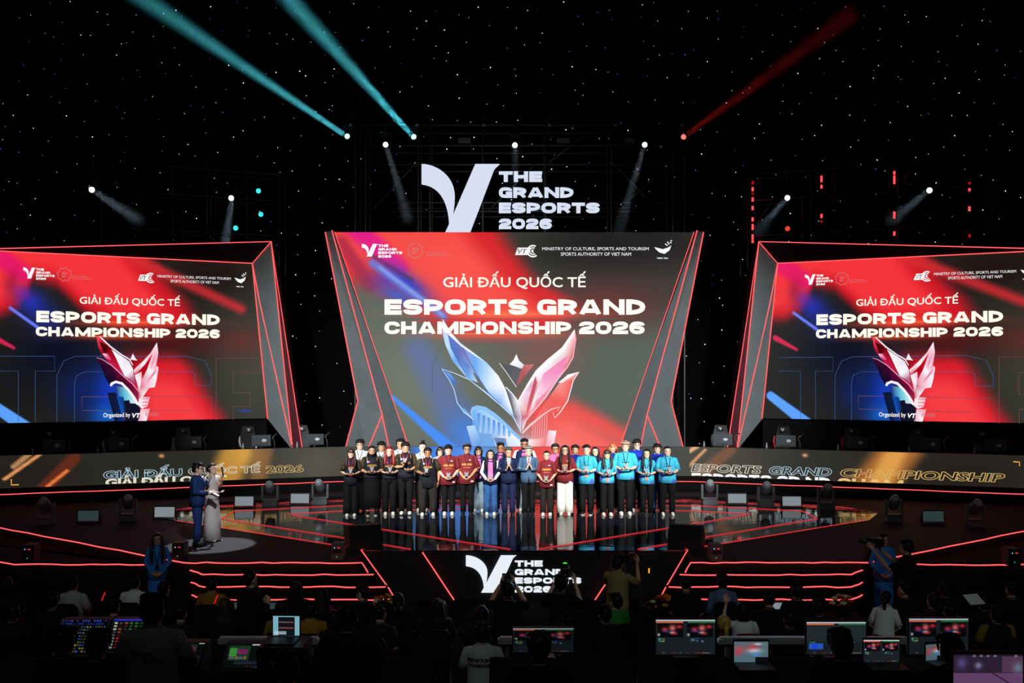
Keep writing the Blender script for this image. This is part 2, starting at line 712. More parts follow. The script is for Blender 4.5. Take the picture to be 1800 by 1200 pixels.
def scaffold(name, xs, zs, y0, y1, z0, z1, label, yaw_pts=None, diag=()):
    root = empty(name, (0, 0, 0), 0, label, 'scaffold')
    f = yaw_pts or (lambda x, y: (x, y))

    def P(x, y, z):
        q = f(x, y)
        return (q[0], q[1], z)
    for x in xs:
        for y in (y0, y1):
            MB().tube([P(x, y, z0), P(x, y, z1)], 0.026, 8).build('upright', M_pole, root, True)
    for z in zs:
        for y in (y0, y1):
            MB().tube([P(xs[0], y, z), P(xs[-1], y, z)], 0.024, 8).build('rail', M_pole, root, True)
    for (xa, za, xb, zb) in diag:
        MB().tube([P(xa, y0 - 0.05, za), P(xb, y0 - 0.05, zb)], 0.018, 6).build('brace', M_pole, root, True)
    return root


sx = [-5.4, -5.05, -3.25, -2.85, -1.05, 1.1, 3.35, 5.45, 5.85]
sc_mid = scaffold('scaffold', sx, [10.05, 10.35, 11.65, 12.3, 13.0], 34.0, 35.2, 0.0, 13.1,
                  'dim steel scaffold tower behind the white logo above the middle screen',
                  diag=[(-4.9, 10.0, -3.4, 11.6), (-0.9, 10.0, 0.9, 11.8), (3.3, 11.8, 4.9, 10.1), (1.2, 11.7, 2.9, 13.0), (3.5, 10.0, 5.3, 11.6)])
wl = lambda x, y: (x, y - 0.42 * (-8.0 - x))
wr = lambda x, y: (x, y - 0.42 * (x - 8.0))
sc_l = scaffold('scaffold', [-15.6, -13.2, -11.2, -10.2, -9.0, -8.0], [9.2, 10.4, 11.3], 34.0, 35.0, 0.0, 11.6,
                'dim steel scaffold above the screen on the left with teal lamps', wl,
                [(-13.1, 9.3, -11.4, 10.9), (-9.9, 9.3, -9.1, 10.8)])
sc_r = scaffold('scaffold', [8.0, 9.9, 10.9, 12.4, 14.9], [9.2, 10.4, 11.3], 34.0, 35.0, 0.0, 11.6,
                'dim steel scaffold above the screen on the right with red pixel tubes', wr,
                [(8.1, 9.3, 9.0, 10.8), (10.0, 10.8, 11.6, 9.3)])
# ------------------------------------------------------------------ screens
def soft(d, w, s):
    """1 inside w, falling to 0 over s"""
    t = np.clip((w + s - d) / max(s, 1e-6), 0, 1)
    return t * t * (3 - 2 * t)


class Paint:
    def __init__(self, x, y, base):
        self.x, self.y = np.asarray(x, float), np.asarray(y, float)
        self.c = np.tile(np.array(base, float), (len(self.x), 1))

    def over(self, a, rgb):
        a = np.clip(a, 0, 1)[:, None]
        self.c = self.c * (1 - a) + np.array(rgb, float) * a

    def blob(self, cx, cy, rx, ry, ang, rgb, a=1.0):
        t = math.radians(ang)
        dx, dy = self.x - cx, self.y - cy
        u, v = dx * math.cos(t) + dy * math.sin(t), -dx * math.sin(t) + dy * math.cos(t)
        self.over(a * np.exp(-(u / rx) ** 2 - (v / ry) ** 2), rgb)

    def seg(self, x0, y0, x1, y1, w, s, rgb, a=1.0, w1=None):
        dx, dy = x1 - x0, y1 - y0
        L2 = dx * dx + dy * dy
        t = ((self.x - x0) * dx + (self.y - y0) * dy) / L2
        tc = np.clip(t, 0, 1)
        d = np.hypot(self.x - x0 - tc * dx, self.y - y0 - tc * dy)
        ww = w if w1 is None else w + (w1 - w) * tc
        self.over(a * soft(d, ww, s), rgb)

    def linear(self):
        c = np.clip(self.c / 255, 0, 1)
        return np.where(c <= 0.04045, c / 12.92, ((c + 0.055) / 1.055) ** 2.4)


def grid_in(corners, nu, nv):
    """bilinear grid over a quad given as tl, tr, br, bl in (s, z)"""
    tl, tr, br, bl = [np.array(c, float) for c in corners]
    u, v = np.meshgrid(np.linspace(0, 1, nu), np.linspace(0, 1, nv))
    u, v = u.ravel()[:, None], v.ravel()[:, None]
    p = (tl * (1 - u) + tr * u) * (1 - v) + (bl * (1 - u) + br * u) * v
    f = [(j * nu + i, j * nu + i + 1, (j + 1) * nu + i + 1, (j + 1) * nu + i) for j in range(nv - 1) for i in range(nu - 1)]
    return p, f


class Screen:
    """collects painted layers and plain lettering of one LED screen into one mesh"""

    def __init__(self):
        self.mb = MB()
        self.col = []

    def layer(self, pts, faces, cols, mi=0):
        self.mb.add(pts, faces, mi)
        self.col += [tuple(c) for c in cols]

    def fill(self, rgb=(1, 1, 1)):
        while len(self.col) < len(self.mb.v):
            self.col.append(tuple(rgb))

    def build(self, name, mats, parent):
        self.fill()
        o = self.mb.build(name, mats, parent, fix=False)
        a = o.data.color_attributes.new('Col', 'FLOAT_COLOR', 'POINT')
        c = np.ones((len(self.col), 4), np.float32)
        c[:, :3] = np.array(self.col)
        a.data.foreach_set('color', c.ravel())
        return o


M_paint = paint_mat('led_picture')
M_txt = mat('led_white', (20, 20, 20), emit=1.0, ecol=(250, 250, 250))
M_txt_w = mat('led_warm_white', (20, 20, 20), emit=1.15, ecol=(255, 246, 228))
M_txt_g = mat('led_gold', (20, 20, 20), emit=0.8, ecol=(255, 214, 140))
M_txt_p = mat('led_pink', (20, 20, 20), emit=0.55, ecol=(255, 150, 150))
M_glow = mat('led_orange', (20, 20, 20), emit=0.9, ecol=(255, 120, 70))
SM = [M_paint, M_txt, M_txt_w, M_txt_g, M_txt_p, M_glow]


def poly_px(sc, conv, pts, cols, off):
    """flat coloured shape of a picture: fan around its middle, one colour (r,g,b) per corner"""
    n = len(pts)
    cx, cy_ = sum(p[0] for p in pts) / n, sum(p[1] for p in pts) / n
    if len(cols) != n:
        k = len(cols)
        cols = [tuple(cols[int(i * k / n)]) for i in range(n)]
    b = bmesh.new()
    vv = [b.verts.new((p[0], p[1], 0)) for p in pts]
    f = b.faces.new(vv)
    bmesh.ops.triangulate(b, faces=[f])
    b.verts.index_update()
    tri = [[v.index for v in q.verts] for q in b.faces]
    b.free()
    sc.fill()
    sc.layer([conv(p[0], p[1], off) for p in pts], tri, [srgb(*c) for c in cols])


def ribbon_px(sc, conv, pts, w, col, off):
    """thin line of a picture"""
    sc.fill()
    vs, fs = [], []
    for i, p in enumerate(pts):
        a, c = pts[max(i - 1, 0)], pts[min(i + 1, len(pts) - 1)]
        dx, dy = c[0] - a[0], c[1] - a[1]
        L = math.hypot(dx, dy) or 1
        ww = w[i] if isinstance(w, (list, tuple)) else w
        vs += [conv(p[0] - dy / L * ww, p[1] + dx / L * ww, off), conv(p[0] + dy / L * ww, p[1] - dx / L * ww, off)]
        if i:
            fs.append((2 * i - 2, 2 * i - 1, 2 * i + 1, 2 * i))
    sc.layer(vs, fs, [srgb(*col)] * len(vs))


def logo_v():
    """the V shaped emblem in a unit box (x right, y up): swoosh and slanted bar"""
    def bez(p0, p1, p2, p3, n=12):
        out = []
        for i in range(n + 1):
            t = i / n
            out.append(tuple((1 - t) ** 3 * p0[k] + 3 * (1 - t) ** 2 * t * p1[k] + 3 * (1 - t) * t * t * p2[k] + t ** 3 * p3[k] for k in (0, 1)))
        return out
    sw = bez((0, 1), (0.2, 1.0), (0.42, 0.82), (0.425, 0.55)) + bez((0.425, 0.5), (0.42, 0.33), (0.39, 0.2), (0.365, 0.1), 6)
    inner = bez((0.0, 0.71), (0.2, 0.69), (0.34, 0.5), (0.355, 0.11), 10)
    swoosh = sw + inner[::-1]
    bar = [(0.69, 1.0), (1.0, 1.0), (0.955, 0.955), (0.93, 0.92), (0.62, 0.0), (0.30, 0.0), (0.33, 0.07)]
    return [swoosh, bar]


LOGO = logo_v()


def logo_on(mb, pl, s0, s1, z0, z1, mi, off, depth=0.0):
    for poly in LOGO:
        pts = [pl.pt(s0 + (s1 - s0) * p[0], z0 + (z1 - z0) * p[1], off) for p in poly]
        if depth:
            mb.prism(pts, -pl.n * depth, mi)
        else:
            b = bmesh.new()
            f = b.faces.new([b.verts.new((p[0], p[1], 0)) for p in poly])
            bmesh.ops.triangulate(b, faces=[f])
            b.verts.index_update()
            tri = [[v.index for v in q.verts] for q in b.faces]
            b.free()
            mb.add(pts, tri, mi)


def head_row(sc, pl, X, Y, W, H, off=0.012):
    """the row of emblems and names at the top of a screen. X, Y map row coordinates 0..1 to s, z"""
    mb = sc.mb

    def tx(t, a, b, y0, y1, mi=1, **k):
        sc.fill()
        put_text(mb, pl, t, X + a * W, X + b * W, Y + y0 * H, Y + y1 * H, mi, off, **k)
    sc.fill()
    logo_on(mb, pl, X, X + 0.052 * W, Y + 0.18 * H, Y + 0.86 * H, 1, off)
    for i, t in enumerate(('THE', 'GRAND', 'ESPORTS', '2026')):
        tx(t, 0.053, 0.053 + (0.033, 0.06, 0.078, 0.042)[i], Y_[i][0], Y_[i][1], wide=True)
    # ring badge
    cx, cy_ = X + 0.173 * W, Y + 0.5 * H
    R = 0.45 * H
    for a in range(16):
        t0, t1 = a * PI / 8, a * PI / 8 + 0.3
        r1 = R * (1.0 if a % 2 else 0.9)
        p = [pl.pt(cx + r1 * math.cos(t0), cy_ + r1 * math.sin(t0), off), pl.pt(cx + r1 * math.cos(t1), cy_ + r1 * math.sin(t1), off),
             pl.pt(cx + (r1 - 0.06 * H) * math.cos(t1), cy_ + (r1 - 0.06 * H) * math.sin(t1), off), pl.pt(cx + (r1 - 0.06 * H) * math.cos(t0), cy_ + (r1 - 0.06 * H) * math.sin(t0), off)]
        mb.add(p, [(0, 1, 2, 3)], 4)
    tx('SEA', 0.163, 0.185, 0.5, 0.66, 4, offset=0.02)
    tx('EF', 0.163, 0.177, 0.3, 0.46, 4, offset=0.02)
    tx('Southeast Asia', 0.208, 0.274, 0.34, 0.46, 4)
    tx('Esports Federation', 0.208, 0.292, 0.18, 0.32, 4)
    # VTC emblem: slanted plates and arcs
    x0, x1, y0, y1 = X + 0.495 * W, X + 0.546 * W, Y + 0.26 * H, Y + 0.66 * H
    sh = 0.35 * (y1 - y0)
    sc.fill()
    mb.add([pl.pt(x0, y0, off), pl.pt(x1 - sh, y0, off), pl.pt(x1, y1, off), pl.pt(x0 + sh, y1, off)], [(0, 1, 2, 3)], 1)
    tx('VT', 0.503, 0.535, 0.32, 0.6, 6, shear=0.25, offset=0.03)
    sc.fill()
    cx, cy_ = X + 0.553 * W, Y + 0.47 * H
    for R, wd in ((0.34 * H, 0.08 * H), (0.21 * H, 0.06 * H), (0.09 * H, 0.09 * H)):
        vs, fs = [], []
        for i in range(13):
            t = math.radians(60 + 250 * i / 12)
            vs += [pl.pt(cx + R * math.cos(t), cy_ + R * math.sin(t), off), pl.pt(cx + (R - wd) * math.cos(t), cy_ + (R - wd) * math.sin(t), off)]
            if i:
                fs.append((2 * i - 2, 2 * i, 2 * i + 1, 2 * i - 1))
        mb.add(vs, fs, 1)
    tx('MINISTRY OF CULTURE, SPORTS AND TOURISM', 0.583, 0.927, 0.49, 0.68)
    tx('SPORTS AUTHORITY OF VIET NAM', 0.643, 0.87, 0.22, 0.4)
    # winged emblem
    sc.fill()
    B = lambda u, v, o=0: pl.pt(X + (0.945 + 0.055 * u) * W, Y + (0.16 + 0.8 * v) * H, off + o)
    mb.add([B(0, .66), B(.2, .6), B(.5, .52), B(.8, .62), B(1, .78), B(.9, .45), B(.6, .2), B(.3, .3), B(.12, .48)], [tuple(range(9))], 1)
    for u, v in ((.7, .75), (.8, .85), (.92, .92), (.75, .95), (.95, 1.05), (.62, .82)):
        mb.add([B(u, v), B(u + .09, v), B(u + .09, v + .07), B(u, v + .07)], [(0, 1, 2, 3)], 1)
    tx('VIMC SEA', 0.953, 0.99, 0.05, 0.13, offset=0.02)
    sc.fill()


Y_ = [(0.69, 0.83), (0.5, 0.64), (0.31, 0.45), (0.12, 0.26)]
M_txt_d = mat('led_dark', (20, 20, 20), emit=0.05, ecol=(255, 255, 255))
SM.append(M_txt_d)

# ---- the middle screen with its dark wings
MY = 32.0
PM = Plane((-6, MY), (6, MY))
mz0, mz1 = BZ1 - 0.22, 4.6 + (652 - 408) / F * MY
hall = empty('led_screen', (0, MY, mz0), 0, 'tall middle screen between dark wings, showing the silver winged cup under the title', 'screen', 'big screens')


def keep(o):
    """child built in world space of a parent that is moved"""
    p = o.parent
    if p is not None:
        o.matrix_parent_inverse = Matrix.Translation(-Vector(p.location)) if not any(p.rotation_euler) else (Matrix.LocRotScale(p.location, p.rotation_euler, None)).inverted()
    return o


def cm(x, y, o=0.0):
    s, z = PM.hit(x, y)
    return PM.pt(s, z, o)


xtop, xbot = 5.77, 3.36           # half widths at the top edge and at the banner
tl, tr = (6 - xtop, mz1), (6 + xtop, mz1)
br, bl = (6 + xbot, mz0), (6 - xbot, mz0)
sc_ = Screen()
g, f = grid_in((tl, tr, br, bl), 210, 130)
pw = [PM.pt(s, z, 0) for s, z in g]
xy = np.array([project(p) for p in pw])
P = Paint(xy[:, 0], xy[:, 1], (88, 93, 84))  # olive base: partly picture colour, partly haze and lamp spill painted in
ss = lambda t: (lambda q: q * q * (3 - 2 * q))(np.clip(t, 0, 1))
P.blob(730, 680, 150, 140, 0, (112, 119, 105), 0.85)  # paler lower left: front-lamp spill painted into the picture
P.blob(1110, 640, 90, 110, 0, (82, 98, 86), 0.8)
P.blob(1110, 435, 250, 85, 0, (24, 20, 20), 0.97)
P.blob(1130, 520, 120, 50, 0, (56, 40, 36), 0.7)
P.blob(1060, 540, 90, 40, 0, (120, 40, 38), 0.7)
P.blob(960, 620, 60, 50, 0, (150, 78, 74), 0.6)
xb = np.interp(P.y, [400, 440, 497, 515, 540, 560, 585, 605], [880, 905, 950, 990, 1020, 1005, 960, 900])
yl = np.interp(P.x, [590, 640, 700, 760, 820, 950, 1030], [492, 505, 540, 578, 596, 594, 580])
P.over(ss((xb - P.x) / 55 + .4) * ss((yl - P.y) / 50 + .35), (212, 38, 44))
P.over(ss((xb - 40 - P.x) / 60) * ss((yl - 20 - P.y) / 50 + .1), (246, 74, 68))
P.blob(820, 470, 70, 40, 30, (252, 86, 76), .7)
P.blob(905, 552, 130, 8, 0, (255, 120, 80), .8)
P.blob(870, 588, 120, 8, 0, (250, 96, 70), .7)
P.blob(600, 470, 26, 60, 0, (226, 50, 54), .7)
P.seg(618, 395, 700, 470, 7, 20, (226, 20, 140), .9)
P.seg(600, 425, 650, 500, 4, 14, (150, 30, 70), .6)
P.blob(715, 497, 52, 17, 34, (44, 60, 190), .97)
P.blob(676, 492, 26, 20, 20, (92, 56, 170), .8)
P.blob(700, 520, 34, 14, 20, (40, 100, 214), .8)
P.seg(655, 462, 780, 556, 1, 11, (96, 128, 226), .85)
P.seg(668, 470, 778, 553, .6, 5, (150, 174, 240), .6)
P.seg(655, 450, 725, 492, .3, 5, (60, 44, 70), .5)
# soft blue drift and beam on the left, red field on the right
P.seg(735, 615, 825, 775, 2, 40, (88, 112, 190), .6, 14)
P.blob(822, 765, 44, 34, 40, (60, 128, 226), .8)
P.seg(690, 698, 806, 800, 1, 5, (66, 140, 250), .95, 9)
yc = np.interp(P.x, [880, 910, 970, 1010, 1060, 1090, 1180, 1240], [730, 686, 692, 698, 724, 742, 786, 800])
P.over(ss((P.y - yc) / 34 + .3) * ss((P.x - 890) / 60), (236, 78, 72))
P.over(ss((P.y - yc - 16) / 40) * ss((P.x - 940) / 60), (250, 100, 90))
P.blob(1075, 770, 70, 12, 25, (190, 90, 84), .5)
P.blob(915, 795, 60, 34, 0, (206, 228, 255), .85)
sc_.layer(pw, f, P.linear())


def trophy(sc, c):
    """the winged cup picture on the middle screen"""
    W = (250, 252, 255)
    q = lambda *p: [(740 + x / 5, 560 + y / 5) for x, y in p]
    o = lambda i: 0.004 + 0.0015 * i
    A = lambda pts, cols, i: poly_px(sc, c, q(*pts), cols, o(i))
    Rb = lambda pts, w, col, i: ribbon_px(sc, c, q(*pts), w, col, o(i))
    lb, mb_, db, vi = (190, 222, 252), (104, 172, 242), (66, 118, 206), (108, 116, 190)
    # base
    A([(440, 830), (490, 775), (560, 790), (650, 850), (740, 930), (800, 990), (870, 1050), (880, 1220), (500, 1220)], [mb_, mb_, lb, lb, lb, W, W, lb, db], 0)
    A([(400, 945), (470, 935), (520, 1060), (580, 1215), (480, 1215)], [lb, lb, mb_, mb_, db], 1)
    A([(515, 1010), (615, 1010), (660, 1130), (570, 1130)], [(120, 164, 224), (120, 164, 224), mb_, mb_], 2)
    A([(640, 1045), (745, 1050), (760, 1120), (670, 1120)], [(112, 130, 170), (120, 140, 180), mb_, db], 2)
    for i in range(7):
        x = 498 + i * 44
        A([(x, 830 + i * 18), (x + 24, 830 + i * 22), (x + 30, 1000 + i * 6), (x + 4, 1000 + i * 6)], [db, mb_, lb, mb_], 2)
    A([(1120, 980), (1190, 985), (1150, 1200), (1080, 1200)], [(255, 210, 225), W, (255, 160, 190), (240, 110, 120)], 1)
    A([(905, 1060), (1100, 1050), (1090, 1200), (890, 1200)], [W, (250, 130, 130), (240, 90, 90), (255, 220, 225)], 0)
    for i in range(7):
        x = 985 + i * 20
        A([(x, 905 - i * 12), (x + 9, 905 - i * 12), (x + 2, 1060), (x - 7, 1060)], [(255, 190, 195), (220, 100, 100), (220, 100, 100), (255, 190, 195)], 2)
    # upper left wing: rim, dark plane, bright leaf
    A([(190, 0), (228, 100), (262, 260), (330, 380), (412, 528), (275, 368), (214, 230), (189, 120)], [W, lb, lb, mb_, lb, mb_, lb, lb], 2)
    A([(232, 110), (350, 235), (385, 262), (470, 470), (412, 528), (320, 380), (262, 262)], [vi, vi, (130, 130, 200), (150, 170, 220), (90, 130, 200), (80, 110, 190), db], 2)
    A([(330, 330), (420, 400), (500, 560), (412, 528)], [(84, 120, 200), (100, 130, 200), lb, mb_], 3)
    A([(385, 262), (480, 320), (600, 410), (680, 500), (740, 610), (790, 760), (818, 860), (690, 745), (560, 610), (470, 470)], [(150, 150, 220), mb_, lb, W, W, W, lb, mb_, lb, mb_], 3)
    A([(190, 0), (262, 118), (350, 216), (480, 312), (602, 404), (480, 332), (350, 240), (240, 140)], [W, W, lb, W, lb, lb, W, W], 5)
    Rb([(360, 250), (440, 400), (520, 540), (600, 660), (815, 860)], .8, (70, 110, 190), 5)
    Rb([(412, 528), (560, 640), (690, 748), (812, 862), (880, 1000)], [.5, 1.2, 1.4, 1.2, .6], lb, 5)
    # lower left leaf, open in the middle
    A([(182, 440), (250, 480), (320, 545), (300, 600), (270, 560)], [db, mb_, (90, 110, 150), (80, 110, 170), db], 1)
    A([(330, 760), (385, 790), (465, 885), (380, 830)], [db, mb_, lb, mb_], 1)
    Rb([(182, 440), (300, 480), (412, 530)], [.4, .7, .8], lb, 4)
    Rb([(182, 440), (250, 540), (290, 620), (320, 740), (380, 822), (465, 888)], [.4, .6, .7, .8, .9, .8], lb, 4)
    Rb([(452, 860), (442, 820), (456, 790), (492, 778), (560, 792), (650, 850), (740, 930), (800, 990), (870, 1055)], [1, 2, 3, 3.6, 3.8, 3.6, 3.2, 3, 2.4], (140, 196, 246), 4)
    # spike
    A([(745, 605), (800, 660), (850, 722), (886, 860), (880, 1000), (820, 862), (790, 730)], [(90, 96, 104), (170, 170, 200), W, (220, 190, 220), (230, 220, 240), (96, 90, 100), (84, 90, 96)], 4)
    Rb([(745, 600), (800, 655), (850, 720)], .8, W, 5)
    # right wing
    A([(1350, 95), (1366, 180), (1340, 330), (1290, 425), (1220, 500), (1100, 690), (950, 850), (890, 990), (886, 870), (850, 720), (900, 650), (950, 560), (1020, 460), (1120, 370), (1250, 260)],
      [W, (250, 140, 150), (222, 70, 80), (226, 90, 100), (246, 170, 205), (240, 130, 160), (240, 120, 130), W, (190, 90, 110), W, (240, 220, 240), (216, 170, 200), W, W, W], 3)
    A([(1290, 320), (1240, 460), (1100, 640), (1010, 720), (1030, 600), (1080, 480)], [(246, 130, 180), (246, 140, 190), (250, 190, 220), (252, 214, 230), (250, 210, 230), (244, 150, 200)], 4)
    A([(1005, 500), (1020, 560), (985, 700), (910, 905), (950, 700)], [(210, 90, 110), (190, 70, 90), (200, 80, 90), (236, 120, 120), (206, 90, 110)], 5)
    A([(1030, 600), (985, 720), (930, 900), (1000, 790)], [W, W, (240, 110, 110), (248, 150, 160)], 5)
    Rb([(1350, 95), (1250, 262), (1120, 375), (1020, 468), (950, 566), (858, 716)], [.5, 3, 4, 3.4, 2.2, 1], W, 5)
    Rb([(1360, 190), (1336, 340), (1285, 428), (1210, 520), (1100, 684), (900, 920)], [.5, .8, .8, .9, 1.2, .8], (255, 200, 214), 5)
    # lower right leaf
    A([(1390, 466), (1340, 540), (1290, 720), (1230, 812), (1100, 830), (1000, 880), (1120, 700), (1210, 570), (1290, 490)], [(250, 170, 170), (240, 90, 88), (244, 92, 86), (240, 92, 88), (240, 100, 96), (240, 110, 110), (240, 96, 92), (250, 150, 150), (255, 225, 225)], 1)
    A([(1390, 466), (1290, 492), (1208, 560), (1240, 566), (1300, 520)], [W, W, W, (255, 220, 224), W], 4)
    Rb([(1390, 466), (1340, 540), (1290, 720), (1230, 812), (1175, 872), (1160, 824)], [.4, .7, .8, .7, .6, .4], W, 4)
    Rb([(890, 1005), (960, 935), (1060, 852), (1150, 792), (1222, 775), (1200, 810)], [1.6, 2, 1.4, .8, .6, .4], (255, 200, 205), 4)
    # star
    A([(690, 390), (780, 403), (885, 440), (838, 600), (750, 470)], [(90, 90, 96), (84, 84, 90), (96, 90, 96), (100, 96, 104), (80, 86, 88)], 3)
    A([(885, 440), (905, 405), (995, 400), (900, 520), (838, 600)], [(190, 90, 95), (200, 110, 116), (214, 120, 124), (170, 74, 80), (180, 90, 95)], 3)
    A([(838, 310), (862, 368), (905, 405), (885, 440), (800, 408), (778, 402), (815, 362)], [W, W, (226, 228, 240), (214, 216, 230), W, W, W], 5)
    Rb([(690, 390), (750, 470), (838, 600)], .5, W, 4)


def trophy_side(sc, c):
    """the same cup as the side screens show it: from an angle, darker"""
    W = (250, 244, 250)
    q = lambda *p: [(130 + x / 6.665, 570 + y / 6.665) for x, y in p]
    o = lambda i: 0.004 + 0.0015 * i
    A = lambda pts, cols, i: poly_px(sc, c, q(*pts), cols, o(i))
    Rb = lambda pts, w, col, i: ribbon_px(sc, c, q(*pts), w, col, o(i))
    pk, dr, pl_ = (240, 150, 185), (150, 14, 44), (46, 8, 40)
    A([(390, 800), (490, 795), (540, 960), (600, 1130), (480, 1130)], [(16, 22, 40), (14, 24, 50), (10, 30, 80), (12, 60, 150), (10, 16, 36)], 1)
    A([(500, 840), (580, 850), (610, 1000), (560, 1060)], [(20, 80, 170), (14, 60, 140), (16, 50, 120), (20, 90, 190)], 2)
    A([(490, 720), (600, 740), (700, 850), (750, 950), (600, 900), (520, 850)], [(60, 40, 90), (110, 200, 220), (190, 236, 240), W, (90, 190, 214), (30, 90, 170)], 1)
    A([(580, 895), (650, 885), (655, 925), (715, 925), (720, 955), (775, 960), (770, 1130), (600, 1130)], [(16, 18, 40)], 2)
    A([(760, 850), (890, 850), (862, 960), (800, 985), (755, 960)], [W, (250, 170, 190), (250, 190, 205), W, W], 2)
    A([(785, 990), (892, 985), (850, 1130), (750, 1130)], [(250, 200, 214), (246, 130, 150), W, (240, 170, 190)], 2)
    for i in range(3):
        Rb([(800, 870 + i * 40), (885, 868 + i * 40)], .5, (214, 50, 74), 3)
    A([(265, 140), (330, 150), (440, 270), (500, 400), (540, 500), (600, 600), (440, 480), (370, 400), (310, 330), (280, 250)], [(246, 90, 110), (200, 30, 50), (120, 8, 20), (170, 10, 30), (196, 20, 50), (200, 30, 70), (196, 30, 80), (190, 20, 60), dr, (214, 40, 70)], 2)
    A([(300, 200), (400, 250), (430, 330), (350, 330)], [(70, 6, 10), (90, 6, 10), (150, 8, 24), (60, 4, 10)], 3)
    A([(335, 340), (390, 345), (440, 420), (370, 395)], [W, pk, (226, 60, 130), (230, 80, 140)], 3)
    A([(440, 290), (550, 365), (645, 430), (690, 520), (705, 610), (720, 700), (650, 640), (590, 600), (540, 500), (495, 400)], [W, W, (230, 220, 236), W, (190, 120, 150), (150, 30, 70), (190, 120, 160), W, W, W], 3)
    Rb([(300, 140), (430, 262), (560, 356), (650, 408), (692, 480)], [1, 1.2, 1, 1, .6], W, 4)
    A([(265, 390), (330, 410), (440, 480), (560, 590), (690, 700), (760, 790), (760, 890), (640, 740), (560, 680), (480, 668), (420, 715), (370, 630), (330, 520)], [pl_, (70, 10, 50), (60, 8, 44), (110, 10, 50), (130, 10, 46), (150, 20, 60), (150, 40, 80), (70, 10, 44), (40, 8, 36), (30, 8, 40), (16, 16, 60), (14, 12, 44), (24, 8, 36)], 3)
    Rb([(265, 390), (330, 408), (440, 478), (560, 588), (690, 700), (765, 800)], [.4, .6, .8, .9, .8, .5], pk, 4)
    Rb([(432, 722), (440, 695), (490, 672), (560, 690), (640, 770), (700, 850), (752, 940)], [2, 2.4, 2.2, 2.2, 2, 2, 2], W, 4)
    A([(690, 340), (715, 390), (745, 425), (660, 412)], [W, W, (230, 210, 220), W], 3)
    A([(640, 410), (775, 425), (745, 470), (695, 510)], [(110, 6, 16), (150, 10, 24), (190, 20, 40), (120, 6, 20)], 2)
    A([(972, 210), (988, 330), (965, 480), (990, 505), (970, 640), (945, 735), (880, 745), (820, 830), (785, 880), (760, 860), (745, 720), (712, 590), (700, 535), (800, 440), (900, 330)],
      [W, (250, 200, 214), (240, 150, 180), W, W, W, (250, 200, 220), W, W, (230, 90, 120), (190, 20, 50), (220, 60, 90), W, W, (250, 190, 210)], 3)
    A([(920, 340), (860, 520), (800, 640), (790, 555), (720, 585), (830, 470)], [(206, 20, 40), (180, 10, 30), (196, 30, 50), (170, 8, 26), (200, 30, 50), (190, 14, 36)], 4)
    A([(712, 596), (792, 552), (782, 700), (762, 830), (742, 700)], [W, (240, 180, 200), W, (220, 60, 90), (250, 210, 222)], 5)
    A([(975, 520), (930, 600), (850, 690), (870, 640), (930, 560)], [(240, 100, 150), (230, 80, 130), (240, 130, 170), (246, 170, 200), (244, 150, 190)], 4)
    A([(965, 330), (920, 440), (890, 520), (950, 480)], [(250, 160, 190), (236, 90, 140), (246, 170, 200), W], 4)


trophy(sc_, cm)
# faint outlined letters behind the cup
for a in ([(668, 585), (668, 560), (1090, 560), (1090, 585)], [(776, 612), (760, 640), (760, 690)], [(1034, 600), (1034, 690), (1098, 690)], [(800, 622), (1010, 622)]):
    ribbon_px(sc_, cm, a, 0.5, (84, 92, 92), 0.003)
hr = lambda x, y: PM.hit(x, y)
xa, za = hr(636, 455)
xb, zb = hr(1180, 424)
head_row(sc_, PM, xa, za - 0.03, xb - xa, zb - za + 0.03)
mb = sc_.mb
px_text(mb, PM, 'GIẢI ĐẤU QUỐC TẾ', 779, 477, 508, 1030, 2, off=0.02, offset=0.012)
sc_.fill()
px_text(mb, PM, 'ESPORTS GRAND', 676, 526, 553, 1134, 2, off=0.02, wide=True)
sc_.fill()
px_text(mb, PM, 'CHAMPIONSHIP 2026', 676, 565, 587, 1133, 2, off=0.02, wide=True)
sc_.fill()
for a, b, y in ((800, 990, 552.5), (770, 950, 586.5)):
    mb.add([cm(a, y, .016), cm((a + b) / 2, y - 1.3, .016), cm(b, y, .016), cm((a + b) / 2, y + 1.3, .016)], [(0, 1, 2, 3)], 5)
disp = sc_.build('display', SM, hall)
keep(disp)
o = MB().prism([PM.pt(s, z, -0.01) for s, z in (tl, tr, br, bl)], (0, 0.25, 0)).build('cabinet', M_blk, hall)
keep(o)
keep(MB().box((0, 32.2, (1.6 + mz0) / 2), (6.6, 0.3, mz0 - 1.6)).build('plinth', M_side, hall))

